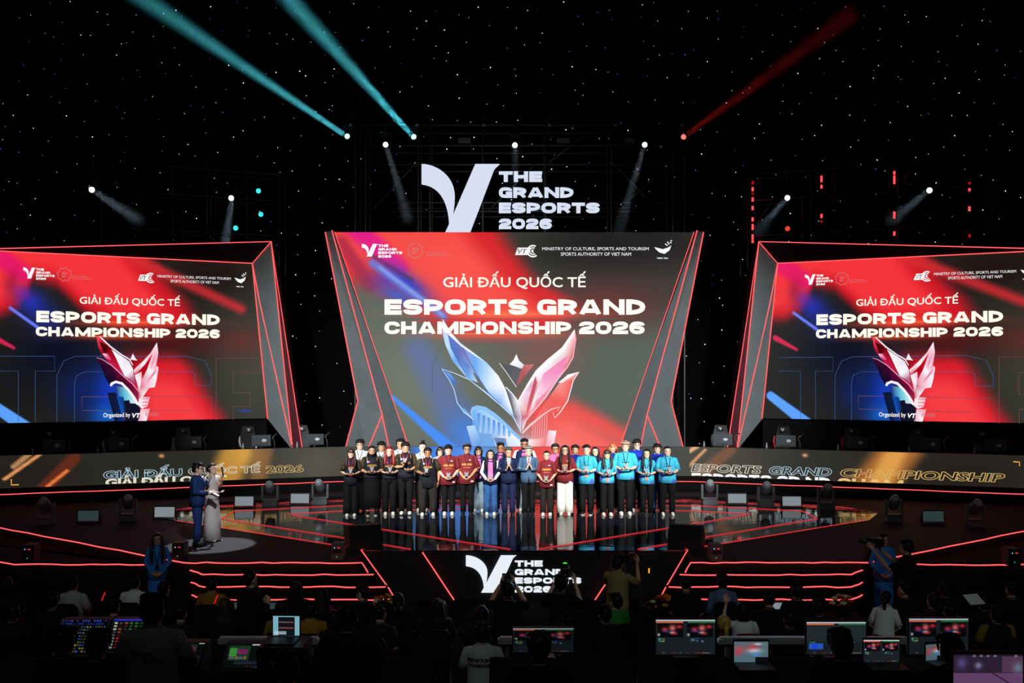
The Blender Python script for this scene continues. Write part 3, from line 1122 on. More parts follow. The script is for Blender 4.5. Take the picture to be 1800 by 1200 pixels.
M_wing = mat('grey_wing_panel', (104, 110, 110), 0.7, spec=0.2, var=0.06, scale=2)
for sgn in (1, -1):
    q = lambda x, y, z: Vector((sgn * x, y, z))
    s0 = lambda px, py, Y: (lambda p: q(p.x, p.y, p.z))(at(px, py, Y))
    IT, IB = q(-xtop, 31.95, mz1), q(-xbot, 31.95, mz0)
    IT2 = q(-xtop - 0.02, 31.6, mz1)
    R1, R2, R3 = s0(672, 729, 31.5), s0(686, 796, 31.5), s0(644, 796, 31.5)
    OT, OM, OB = s0(572, 408, 31.8), s0(629, 705, 31.8), s0(605, 796, 31.9)
    wing = MB()
    wing.add([IT, IT2, R1, R2, IB], [(0, 4, 3, 2, 1)])
    wing.add([IT2, R1, R3, OB, OM, OT], [(0, 1, 2, 3, 4, 5)])
    wing.add([R1, R2, R3], [(0, 1, 2)])
    back = [p + Vector((0, 0.35, 0)) for p in (IT, OT, OM, OB, IB)]
    wing.add([OT, OM, OB] + back[1:4], [(0, 3, 4, 1), (1, 4, 5, 2)])
    wing.add([IT, IT2, OT, back[0], back[1]], [(0, 1, 2, 4, 3)])
    o = wing.build('wing', M_wing, hall)
    keep(o)
    fr = Vector((0, -0.03, 0))
    for run in ([OT, OM, OB], [IT2, R1, R2], [R1, R3], [IT, IB]):
        keep(neon([p + fr for p in run], hall, 0.017))

# ---- logo letters on top of the middle screen
PT = Plane((-6, 32.06), (6, 32.06))
root = empty('illuminated_sign', (0, 32.06, mz1), 0, 'large white glowing emblem and four-line title standing above the middle screen', 'sign')
M_sign = mat('led_sign_white', (30, 30, 30), emit=0.92, ecol=(222, 232, 250))
mbs = MB()
s0, z1 = PT.hit(741, 288)
s1, z0 = PT.hit(878, 409)
logo_on(mbs, PT, s0, s1, z0, z1, 0, 0, 0.12)
keep(mbs.build('emblem', M_sign, root))


def letters(pl, s, xl, yt, yb, xr, root, depth=0.08, m=None, offset=0.045):
    v, f, _ = text_shape(s, wide=True)
    s0, z1 = pl.hit(xl, yt)
    _, z0 = pl.hit(xl, yb)
    s1, _ = pl.hit(xr, yt)
    me = MB()
    n = len(v)
    P0 = [pl.pt(s0 + (s1 - s0) * p[0], z0 + (z1 - z0) * p[1], 0) for p in v]
    me.add(P0, f)
    bm = bmesh.new()
    vv = [bm.verts.new(p) for p in P0]
    for q in f:
        bm.faces.new([vv[i] for i in q])
    r = bmesh.ops.extrude_face_region(bm, geom=bm.faces[:])
    for e_ in r['geom']:
        if isinstance(e_, bmesh.types.BMVert):
            e_.co -= pl.n * depth
    bmesh.ops.recalc_face_normals(bm, faces=bm.faces[:])
    mesh = bpy.data.meshes.new('lettering')
    bm.to_mesh(mesh)
    bm.free()
    mesh.materials.append(m or M_sign)
    o = bpy.data.objects.new('lettering', mesh)
    COL.objects.link(o)
    o.parent = root
    return o


for t, yt, yb, xr in (('THE', 301, 319, 953), ('GRAND', 329, 347, 1008), ('ESPORTS', 356, 374, 1054), ('2026', 384, 402, 970)):
    keep(letters(PT, t, 877, yt, yb, xr, root))

# ---- logo on the stage front
PF = Plane((-6, 19.98), (6, 19.98))
root = empty('illuminated_sign', (0, 19.98, 0.03), 0, 'white glowing emblem and four-line title on the black stage front', 'sign')
mbs = MB()
s0, z1 = PF.hit(819, 975.5)
s1, z0 = PF.hit(908, 1041)
logo_on(mbs, PF, s0, s1, z0, z1, 0, 0.02, 0.02)
M_sign2 = mat('led_sign_bright', (30, 30, 30), emit=0.95, ecol=(238, 244, 252))
keep(mbs.build('emblem', M_sign2, root))
for t, yt, yb, xr in (('THE', 985, 995.5, 954), ('GRAND', 1000, 1010.5, 992), ('ESPORTS', 1015, 1025.5, 1022), ('2026', 1030, 1041, 969)):
    keep(letters(PF, t, 905, yt, yb, xr, root, 0.02, M_sign2))

# ---- side screens
SL = Plane((-14.95, 27.95), (-7.71, 31.0))
SR = Plane((7.71, 31.0), (14.95, 27.95))
sz0, sz1 = 3.13, 7.97
sC, _ = SL.hit(225, 600)


def side_screen(pl, left):
    lab = ('wide left-hand screen in a slanted frame, its outer edge cut by the picture edge' if left else
           'wide right-hand screen in a slanted frame, its outer edge cut by the picture edge')
    a = pl.pt(pl.L if left else 0, 2.4)
    root = empty('led_screen', a, 0, lab, 'screen', 'big screens')
    off0 = 0 if left else (SL.L - sC) - sC    # content is centred on both screens alike
    cen = sC if left else pl.L - sC
    sl = lambda s: s - cen + sC                # position on the left screen showing the same content

    def c(x, y, o=0.0):
        s, z = SL.hit(x, y)
        return pl.pt(s - sC + cen, z, o)
    sct = Screen()
    if left:
        cor = [(0, sz1), (SL.hit(443, 463)[0], SL.hit(443, 463)[1]), (SL.L, sz0), (0, sz0)]
    else:
        e0 = SL.L - SL.hit(443, 463)[0]
        cor = [(e0, SL.hit(443, 463)[1]), (pl.L, sz1), (pl.L, sz0), (0, sz0)]
    g, f = grid_in(cor, 230, 150)
    pw = [pl.pt(s, z, 0) for s, z in g]
    xy = np.array([project(SL.pt(sl(s), z, 0)) for s, z in g])
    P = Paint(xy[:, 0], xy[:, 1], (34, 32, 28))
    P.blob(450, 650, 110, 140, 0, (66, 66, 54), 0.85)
    P.blob(20, 690, 90, 60, 0, (24, 26, 26), 0.9)
    P.blob(100, 620, 90, 60, 0, (10, 14, 34), 0.9)
    P.blob(380, 480, 80, 40, 0, (30, 18, 18), .9)
    P.blob(300, 600, 90, 26, 0, (84, 20, 24), .8)
    P.blob(430, 600, 50, 26, 0, (110, 40, 40), .6)
    xb = np.interp(P.y, [430, 470, 500, 530, 560, 590, 610], [258, 282, 306, 336, 350, 300, 240])
    yl = np.interp(P.x, [-60, 0, 36, 58, 100, 150, 200, 350], [560, 560, 545, 498, 508, 556, 580, 582])
    P.over(ss((xb - P.x) / 50 + .3) * ss((yl - P.y) / 34 + .3), (206, 26, 38))
    P.over(ss((xb - 30 - P.x) / 46) * ss((yl - 14 - P.y) / 36 + .1), (244, 52, 58))
    P.blob(230, 567, 100, 7, 0, (255, 90, 60), .8)
    P.blob(200, 591, 80, 6, 0, (240, 80, 50), .7)
    P.seg(230, 452, 424, 543, 3, 15, (216, 44, 50), .8, .2)
    P.seg(-10, 445, 40, 480, 8, 16, (230, 20, 110), .8)
    P.blob(20, 500, 14, 24, 0, (140, 20, 60), .6)
    P.blob(56, 532, 26, 22, 20, (34, 50, 176), .97)
    P.blob(80, 560, 30, 26, 30, (26, 44, 140), .8)
    P.blob(40, 515, 16, 12, 30, (120, 40, 160), .7)
    P.seg(18, 541, 66, 575, 1.2, 3, (110, 130, 255), .95)
    P.seg(-20, 588, 24, 611, 3.5, 4, (230, 40, 84), .9, .6)
    yc = np.interp(P.y, [600, 640, 690, 740], [318, 346, 376, 410])
    P.over(ss((yc - P.x) / 46 + .2) * ss((P.x - 196) / 40) * ss((P.y - 606) / 40), (216, 30, 44))
    P.over(ss((yc - 20 - P.x) / 46) * ss((P.x - 236) / 40) * ss((P.y - 640) / 50), (246, 60, 66))
    P.blob(188, 690, 34, 50, 10, (20, 62, 200), .97)
    P.blob(185, 730, 26, 20, 0, (20, 110, 220), .8)
    P.blob(140, 690, 40, 46, 0, (14, 34, 100), .8)
    P.seg(-30, 700, 46, 752, 7, 3, (90, 160, 252), 1.0, 10)
    P.blob(430, 722, 12, 2.5, 0, (50, 60, 190), .8)
    sct.layer(pw, f, P.linear())
    # outlined letters T G E
    for a_ in ([(-60, 626), (96, 626), (96, 652), (62, 652), (62, 742)], [(32, 742), (32, 652), (-60, 652)],
               [(100, 742), (100, 660), (112, 634), (132, 626), (330, 626), (360, 634), (371, 658), (371, 677), (343, 677), (343, 658), (338, 653), (150, 653), (134, 660), (131, 676), (131, 742)],
               [(144, 697), (372, 697), (372, 738)], [(144, 697), (144, 721), (340, 721)], [(380, 738), (380, 629), (456, 629), (456, 654), (410, 654), (410, 690), (440, 690)],
               [(440, 690), (440, 714), (410, 714), (410, 738)]):
        a_ = [(max(q_[0], -14), q_[1]) for q_ in a_]
        ribbon_px(sct, c, a_, 0.45, (60, 84, 130) if a_[0][0] < 140 else (110, 74, 76), 0.003)
    trophy_side(sct, c)
    sct.fill()
    xa, za = SL.hit(41, 494)
    xb, _ = SL.hit(432, 494)
    head_row(sct, pl, xa - sC + cen, za, xb - xa, 0.46)
    mb = sct.mb
    bx = lambda xl, yt, yb, xr: (SL.hit(xl, yt)[0] - sC + cen, SL.hit(xr, yt)[0] - sC + cen, SL.hit(xl, yb)[1], SL.hit(xl, yt)[1])

    def T(s, xl, yt, yb, xr, mi, **k):
        a0, a1, b0, b1 = bx(xl, yt, yb, xr)
        sct.fill()
        put_text(mb, pl, s, a0, a1, b0, b1, mi, **k)
        sct.fill()
    T('GIẢI ĐẤU QUỐC TẾ', 140, 514.5, 536, 316.5, 2, off=0.03, offset=0.012)
    T('ESPORTS GRAND', 64, 546, 566, 386, 2, off=0.03, wide=True)
    T('CHAMPIONSHIP 2026', 63, 574, 590.5, 386, 2, off=0.03, wide=True)
    T('Organized by', 181.5, 725.5, 735.5, 229, 1, off=0.03, offset=0.012)
    T('VT', 232, 726, 734, 247, 1, off=0.03, offset=0.04, shear=0.2)
    T('mobile', 256, 724, 731, 279, 4, off=0.03, offset=0.01)
    for a_, b_, y in ((150, 330, 566.5), (130, 250, 591)):
        mb.add([c(a_, y, .026), c((a_ + b_) / 2, y - .9, .026), c(b_, y + .4, .026), c((a_ + b_) / 2, y + .9, .026)], [(0, 1, 2, 3)], 5)
    keep(sct.build('display', SM, root))
    cab = MB().prism([pl.pt(s, z, -0.012) for s, z in cor], -pl.n * 0.25).build('cabinet', M_blk, root)
    keep(cab)
    # slanted frame: top bevel, inner jamb, neon lines
    S = (lambda px, py, o=0.0: SL.pt(*SL.hit(px, py), o)) if left else (lambda px, py, o=0.0: (lambda p: Vector((-p.x, p.y, p.z)))(SL.pt(*SL.hit(px, py), o)))
    A, Bc, Cc, D = S(473, 427, 0.35), S(443, 463, 0.02), S(-30, 440, 0.02), S(-60, 441, 0.35)
    E1, E2, E3 = S(511, 790, 0.3), S(528, 790, 0.3), S(470, 736, 0.02)
    G1, G2 = S(484, 520, 0.33), S(455, 528, 0.05)
    M_frame = mat('black_frame_panel', (26, 26, 28), 0.6, spec=0.2)
    fr = MB().add([A, Bc, Cc, D], [(0, 1, 2, 3)]).add([p - SL.n * 0.3 if left else p + Vector((0, 0.3, 0)) for p in (A, D)] + [A, D], [(0, 1, 3, 2)])
    keep(fr.build('frame_top', M_frame, root))
    jb = MB().add([A, E1, E3, Bc], [(0, 1, 2, 3)])
    keep(jb.build('frame_jamb', M_wing, root))
    ou = MB().add([A, E2, E1], [(0, 1, 2)]).add([A, E2, E2 + Vector((0, 0.6, 0)), A + Vector((0, 0.6, 0))], [(0, 1, 2, 3)])
    keep(ou.build('frame_side', mat('burgundy_panel', (70, 24, 34), 0.6, spec=0.2), root))
    n_ = SL.n if left else Vector((-SL.n.x, SL.n.y, 0))
    for run in ([D, A, E2], [A, E1], [Cc, Bc, A], [Bc, E3], [Bc, G2, E1]):
        keep(neon([p + n_ * 0.03 for p in run], root, 0.015))
    # black plinth under the screen
    z_ = sz0 - 0.01
    pts = [pl.pt(0, z_, -0.1), pl.pt(pl.L, z_, -0.1), pl.pt(pl.L, 1.6, -0.1), pl.pt(0, 1.6, -0.1)]
    keep(MB().prism(pts, -pl.n * 0.3).build('plinth', M_side, root))
    return root


side_screen(SL, True)
side_screen(SR, False)


# ---- low banner screens
def banner(pl, name_label, words, px_fn):
    root = empty('led_banner', pl.pt(0 if pl is not BR else pl.L, 1.27), 0, name_label, 'screen', 'low banner screens')
    sct = Screen()
    g, f = grid_in([(0, BZ1), (pl.L, BZ1), (pl.L, BZ0), (0, BZ0)], 200, 30)
    pw = [pl.pt(s, z, 0) for s, z in g]
    xy = np.array([project(p) for p in pw])
    P = Paint(xy[:, 0], xy[:, 1], (48, 46, 40))
    px_fn(P)
    sct.layer(pw, f, P.linear())
    words(sct)
    keep(sct.build('display', SM + [M_out_g, M_out_c, M_out_w], root))
    q = [pl.pt(0, BZ0, -0.02), pl.pt(pl.L, BZ0, -0.02), pl.pt(pl.L, BZ1, -0.02), pl.pt(0, BZ1, -0.02)]
    keep(MB().prism(q, -pl.n * 0.1).build('cabinet', M_blk, root))
    q = [pl.pt(0, 1.27, -0.02), pl.pt(pl.L, 1.27, -0.02), pl.pt(pl.L, BZ0 - .005, -0.02), pl.pt(0, BZ0 - .005, -0.02)]
    keep(MB().prism(q, -pl.n * 0.1).build('plinth', M_side, root))
    return root


M_out_g = mat('led_outline_gold', (10, 10, 10), emit=0.75, ecol=(240, 200, 120))
M_out_c = mat('led_outline_cyan', (10, 10, 10), emit=0.8, ecol=(190, 225, 240))
M_out_w = mat('led_outline_white', (10, 10, 10), emit=0.85, ecol=(240, 236, 214))


def paint_left(P):
    P.blob(60, 830, 130, 60, 0, (30, 26, 22), 0.8)
    P.blob(560, 815, 90, 60, 0, (92, 90, 78), 0.7)
    P.blob(250, 815, 150, 60, 0, (40, 40, 34), 0.8)
    P.seg(420, 780, 392, 850, 14, 26, (196, 142, 58), 0.9)
    P.seg(468, 780, 452, 850, 6, 16, (190, 120, 60), 0.5)
    P.blob(430, 800, 26, 26, 0, (226, 168, 70), 0.6)
    P.seg(72, 797, 8, 842, 1.6, 2, (240, 160, 100), 0.95)
    P.seg(50, 799, 24, 820, 3, 3, (240, 170, 110), 0.7)
    P.seg(130, 805, 74, 862, 7, 8, (110, 44, 24), 0.8)
    P.seg(118, 827, 82, 856, 1.6, 2, (246, 130, 70), 0.95)
    P.blob(284, 801, 4, 3, 0, (255, 170, 110), 1)


def words_left(sct):
    sct.fill()
    mb = sct.mb
    s0 = BL.hit(181, 836)[0]
    s1 = BL.hit(534, 820)[0]
    zb, zt = BL.hit(181, 842)[1], BL.hit(181, 820)[1]
    sm = s0 + (s1 - s0) * 0.38
    put_text(mb, BL, 'GIẢI ĐẤU', s0, sm, zb, zt, 8, 0.01, outline=0.022, offset=0.03)
    put_text(mb, BL, 'QUỐC TẾ', sm + 0.15, s0 + (s1 - s0) * 0.775, zb, zt, 9, 0.01, outline=0.022, offset=0.03)
    put_text(mb, BL, '2026', s0 + (s1 - s0) * 0.8, s1, zb, zb + (zt - zb) * 0.68, 7, 0.01, outline=0.022, offset=0.03)
    d = 0.235
    put_text(mb, BL, 'GIẢI ĐẤU QUỐC', s0 + 0.06, s0 + (s1 - s0) * 0.6, zb - d, zt - d, 9, 0.012, clip=BZ0 + 0.015, offset=0.045)
    for p in ([(20, 842), (20, 852), (33, 851.5)],):
        sct.fill()
        ribbon_px(sct, lambda x, y, o: BL.pt(*BL.hit(x, y), o), p, 1.0, (240, 170, 70), 0.012)
    sct.fill()


def paint_right(P):
    P.blob(1700, 840, 160, 70, 0, (34, 30, 26), 0.9)
    P.blob(1240, 810, 110, 60, 0, (84, 80, 68), 0.7)
    P.seg(1590, 780, 1530, 860, 20, 30, (180, 110, 52), 0.9)
    P.seg(1575, 795, 1545, 850, 8, 20, (236, 170, 80), 0.8)
    P.seg(1240, 790, 1200, 830, 1.2, 2, (240, 170, 120), 0.9)
    P.seg(1226, 784, 1190, 806, 2.0, 3, (246, 190, 140), 0.9)
    P.seg(1285, 790, 1225, 838, 5, 9, (150, 90, 60), 0.6)
    P.blob(1415, 800, 4, 3, 0, (250, 180, 140), 1)


def words_right(sct):
    sct.fill()
    mb = sct.mb
    s0 = 0.03
    s1 = BR.hit(1767, 850)[0]
    zb, zt = 1.57, 1.82
    tot = s1 - s0
    a, b_ = s0 + tot * 0.245, s0 + tot * 0.475
    k = dict(outline=0.022, offset=0.03, shear=0.18)
    put_text(mb, BR, 'ESPORTS', s0, a, zb, zt, 9, 0.01, **k)
    put_text(mb, BR, 'GRAND', a + 0.2, b_, zb, zt, 8, 0.01, **k)
    put_text(mb, BR, 'CHAMPIONSHIP', b_ + 0.22, s1, zb, zt, 7, 0.01, **k)
    put_text(mb, BR, 'ESPORTS GR ND', s0 + 0.03, s0 + tot * 0.47, zb - 0.28, zt - 0.28, 1, 0.012, clip=BZ0 + 0.015, wide=True)
    put_text(mb, BR, 'CHAM', b_ + 0.15, b_ + 1.9, zb - 0.28, zt - 0.28, 3, 0.012, clip=BZ0 + 0.015, wide=True)
    sct.fill()
    ribbon_px(sct, lambda x, y, o: BR.pt(*BR.hit(x, y), o), [(1781, 811), (1792, 812), (1792, 819)], 1.0, (240, 160, 80), 0.012)
    sct.fill()


def paint_mid(P):
    P.blob(600, 830, 60, 60, 0, (92, 90, 78), 0.7)
    k = np.abs(P.x - 905) < 184
    P.over(k * .9, (66, 70, 64))
    P.seg(770, 780, 860, 860, 30, 40, (60, 130, 240), .9)
    P.blob(850, 820, 50, 60, 0, (110, 170, 250), .8)
    P.blob(912, 820, 26, 60, 0, (214, 228, 255), .9)
    P.seg(945, 780, 1075, 860, 50, 30, (240, 74, 70), .95)
    P.over((~k) * 1.0, (70, 70, 62))


banner(BL, 'low dark banner screen on the left with outlined gold lettering', words_left, paint_left)
banner(BR, 'low dark banner screen on the right with outlined slanted lettering', words_right, paint_right)
banner(BC, 'low dark banner screen hidden behind the row of people', lambda s: s.fill(), paint_mid)
# ------------------------------------------------------------------ people
def apply_mods(me, mods):
    ob = bpy.data.objects.new('tmp', me)
    COL.objects.link(ob)
    for t, kw in mods:
        m = ob.modifiers.new(t, t)
        for k, v in kw.items():
            setattr(m, k, v)
    out = bpy.data.meshes.new_from_object(ob.evaluated_get(DG()))
    bpy.data.objects.remove(ob)
    bpy.data.meshes.remove(me)
    return out


def hand_geo(mb, w, d, n, side, curl=0.5, s=1.0, mi=0):
    """palm, four fingers of unequal length and a thumb leaving the side of the palm; n = where the palm looks"""
    w, d, n = Vector(w), Vector(d).normalized(), Vector(n)
    n = (n - d * n.dot(d)).normalized()
    x = d.cross(n) * side
    mb.tube([w - d * 0.02 * s, w + d * 0.03 * s, w + d * 0.06 * s, w + d * 0.092 * s], [0.026 * s, 0.038 * s, 0.042 * s, 0.036 * s], 8, mi, flat=(n, 0.45))
    for lat, L in ((0.030, 0.072), (0.010, 0.080), (-0.010, 0.074), (-0.029, 0.058)):
        p = w + d * 0.082 * s + x * lat * s
        pts = [p]
        for k, (a, fr) in enumerate(((0.35, 0.42), (0.95, 0.33), (1.5, 0.25))):
            t = a * curl
            p = p + (d * math.cos(t) + n * math.sin(t) + x * lat * 1.5) * L * fr * s
            pts.append(p)
        mb.tube(pts, [0.0092 * s, 0.0088 * s, 0.0078 * s, 0.0055 * s], 6, mi)
    p = w + d * 0.02 * s + x * 0.03 * s
    pts = [p, p + (d * 0.6 + x * 0.7 + n * 0.25) * 0.034 * s, p + (d * 1.3 + x * 0.85 + n * 0.6) * 0.036 * s, p + (d * 2.0 + x * 0.8 + n * 0.95) * 0.036 * s]
    mb.tube(pts, [0.013 * s, 0.0115 * s, 0.010 * s, 0.007 * s], 6, mi)


POSES = {   # elbow, wrist, hand direction, palm normal for the +x arm; the other arm mirrors unless given
    'hold': ((0.235, 0.03, 1.11), (0.11, -0.24, 1.07), (-0.85, -0.45, 0.05), (-0.2, 0.1, 1)),
    'low': ((0.235, 0.02, 1.10), (0.10, -0.21, 0.93), (-0.75, -0.3, -0.35), (-0.4, 0.5, 0.6)),
    'clap': ((0.235, 0.0, 1.12), (0.055, -0.24, 1.15), (-0.25, -0.3, 0.9), (-1, 0, 0)),
    'down': ((0.245, 0.03, 1.12), (0.255, -0.04, 0.87), (0.0, -0.1, -1), (-1, 0.2, 0)),
    'clasp': ((0.235, 0.03, 1.12), (0.085, -0.17, 0.92), (-0.8, -0.1, -0.35), (-0.2, 1, 0)),
    'raise': ((0.29, -0.05, 1.34), (0.20, -0.20, 1.62), (0.05, -0.1, 1), (-0.3, -1, 0)),
    'phone': ((0.25, -0.22, 1.32), (0.10, -0.42, 1.56), (-0.3, -0.4, 0.8), (-1, 0.2, 0)),
    'desk': ((0.25, -0.08, 1.12), (0.16, -0.34, 1.10), (-0.2, -1, 0), (0, 0, -1)),
    'mic': ((0.26, -0.02, 1.14), (0.06, -0.22, 1.33), (-0.35, -0.3, 0.8), (-0.7, 0.7, 0)),
    'lap': ((0.24, -0.05, 1.12), (0.12, -0.28, 0.98), (-0.4, -0.9, 0), (0, 0, -1)),
    'aim': ((0.27, -0.20, 1.22), (0.14, -0.48, 1.50), (-0.1, -0.6, 0.7), (-0.8, -0.4, 0)),
}
HEADS = [(1.472, .024, .026, -.062), (1.485, .042, .045, -.052), (1.505, .055, .062, -.036), (1.535, .066, .080, -.018), (1.57, .0735, .091, -.006),
         (1.605, .077, .096, 0.0), (1.64, .0745, .093, 0.004), (1.668, .064, .080, .006), (1.688, .045, .057, .008), (1.70, .014, .02, .008)]

SKINS = [mat('skin_light', (226, 186, 160), 0.55), mat('skin_tan', (204, 156, 124), 0.55), mat('skin_brown', (170, 118, 86), 0.55)]
M_eye = mat('eye_dark', (26, 18, 16), 0.3)
M_lip = mat('lips', (176, 90, 84), 0.5)
M_hair = mat('hair_black', (17, 15, 15), 0.55, spec=0.25)
HAIRS = {'black': M_hair, 'brown': mat('hair_dark_brown', (46, 31, 24), 0.5, spec=0.3), 'red': mat('hair_red', (142, 26, 26), 0.5),
         'grey': mat('hair_grey', (120, 120, 120), 0.6), 'blond': mat('hair_ash_blond', (150, 120, 100), 0.5), 'orange': mat('hair_copper', (170, 96, 48), 0.5),
         'salt': mat('hair_salt', (70, 66, 64), 0.6), 'gold': mat('hair_gold', (176, 150, 70), 0.5)}


def HT(v, ho, dz):
    """head shape in its place: a little broader and lower than drawn"""
    return [(x * 1.08, (y - ho) * 1.05 + ho, z - .018) for x, y, z in v]


def build_body(S, mats, voxel):
    s = S['s']
    g = S.get('g', 1.0)
    dz = S.get('dz', 0.0)
    fem = S.get('fem', False)
    mb = MB()
    sh = 0.9 if fem else 1.0
    # torso
    t = [(0.82, .135 * g, .10 * g, .0), (0.88, .155 * g, .112 * g, .005), (0.95, (.160 if fem else .152) * g, .108 * g, .005), (1.06, (.122 if fem else .135) * g, .092 * g, 0),
         (1.17, (.135 if fem else .148) * g, .100 * g, 0), (1.28, .155 * sh * g, .108 * g, 0), (1.36, .165 * sh * (g * .5 + .5), .098 * g, .005), (1.405, .150 * sh, .078, .01),
         (1.435, .092, .062, .012), (1.455, .060, .055, .008)]
    lean = S.get('lean', 0.0)
    L = lambda p: (p[0], p[1] - lean * max(0, p[2] - 0.9), p[2] + dz)
    mb.loft([(z + dz, rx, ry, c - lean * max(0, z - 0.9)) for z, rx, ry, c in t], 18)
    ho = -lean * 0.62
    nod = S.get('nod', 0.0)
    mb.tube([(0, .012 - lean * .5, 1.42 + dz), (0, .0 + ho, 1.50 + dz), (0, -.005 + ho - nod * .5, 1.56 + dz)], [.056, .052 * (0.93 if fem else 1.05), .05], 12)
    mh = MB()
    mh.loft([(z + dz, rx, ry, c + ho - nod) for z, rx, ry, c in HEADS], 18)
    mh.ball((0, -.099 + ho - nod, 1.558 + dz), (.015, .02, .022), 8, 6)
    mh.ball((0, -.090 + ho - nod, 1.585 + dz), (.011, .018, .03), 8, 6)
    mh.ball((0, -.080 + ho - nod, 1.525 + dz), (.028, .012, .014), 8, 6)
    mh.ball((0, -.070 + ho - nod, 1.488 + dz), (.022, .018, .015), 8, 6)
    mh.ball((0, -.082 + ho - nod, 1.618 + dz), (.05, .012, .010), 8, 6)
    for sx_ in (1, -1):
        mh.ball((sx_ * .079, .008 + ho - nod, 1.575 + dz), (.012, .02, .032), 8, 6)
    mb.add(HT(mh.v, ho - nod, dz), mh.f)
    # arms
    arms = []
    for sd in (1, -1):
        e, w, d, n = S['arm'][0 if sd == 1 else 1]
        shp = Vector((.165 * sh * (g * .5 + .5), .012, 1.375))
        mir = lambda p: Vector((p[0] * sd, p[1], p[2]))
        gx = (g - 1) * 0.16
        e = Vector(e) + Vector((gx, 0, 0))
        w = Vector(w) + Vector((gx * .3, -(g - 1) * 0.14, 0))
        P_, E_, W_ = [Vector(L(mir(p))) for p in (shp, e, w)]
        a = 0.86 if fem else 1.0
        a *= (0.6 + 0.4 * g)
        mb.tube([P_ + Vector((-sd * .03, 0, .005)), P_, P_.lerp(E_, .5), E_, E_.lerp(W_, .3), E_.lerp(W_, .7), W_], [.045 * a, .053 * a, .045 * a, .038 * a, .040 * a, .031 * a, .025 * a], 12)
        arms.append((P_, E_, W_, mir(d), mir(n), sd))
    # legs
    legs = S['legs']
    for sd in (1, -1):
        h, k, an = [Vector((p[0] * sd, p[1], p[2])) for p in legs]
        mb.tube([h, h.lerp(k, .5), k, k.lerp(an, .35), an], [.083 * g, .068 * g, .050, .051, .034], 12)
        mb.tube([an + Vector((0, .045, -.045)), an + Vector((0, -.03, -.035)), an + Vector((sd * .01, -.12, -.055)), an + Vector((sd * .012, -.165, -.062))], [.028, .036, .032, .018], 10, flat=(Vector((0, 0, 1)), .8))
    me = mb.mesh('raw', [])
    me = apply_mods(me, [('REMESH', dict(mode='VOXEL', voxel_size=voxel, use_smooth_shade=True)), ('SMOOTH', dict(iterations=2, factor=0.5))])
    nv = len(me.vertices)
    co = np.empty(nv * 3)
    me.vertices.foreach_get('co', co)
    out = MB()
    out.v = [tuple(p) for p in co.reshape(-1, 3)]
    out.f = [tuple(p.vertices) for p in me.polygons]
    out.m = [0] * len(out.f)
    bpy.data.meshes.remove(me)
    for (P_, E_, W_, d, n, sd) in arms:
        hand_geo(out, W_ + d.normalized() * 0.012, d, n, -sd, S.get('curl', 0.7), 1.0 if not fem else 0.92)
    if S.get('face', True):
        hy = ho - nod
        mh = MB()
        for sx_ in (1, -1):
            mh.ball((sx_ * .031, -.0865 + hy, 1.593 + dz), (.0155, .006, .0075), 8, 5, 1)
            mh.tube([(sx_ * .016, -.093 + hy, 1.612 + dz), (sx_ * .034, -.092 + hy, 1.617 + dz), (sx_ * .052, -.078 + hy, 1.610 + dz)], [.004, .0045, .003], 5, 3)
        mh.tube([(-.024, -.084 + hy, 1.5225 + dz), (0, -.0935 + hy, 1.5255 + dz), (.024, -.084 + hy, 1.5225 + dz)], [.003, .0062, .003], 6, 2)
        out.v += HT(mh.v, hy, dz)
        n0 = len(out.v) - len(mh.v)
        out.f += [tuple(i + n0 for i in q) for q in mh.f]
        out.m += mh.m
    out.v = [(x * s, y * s, z * s) for x, y, z in out.v]
    S['arms_out'] = [(P_ * s, E_ * s, W_ * s, d, n, sd) for (P_, E_, W_, d, n, sd) in arms]
    S['ho'] = ho - nod
    return out.build('person', mats, None, True, fix=False)


HN = [0]


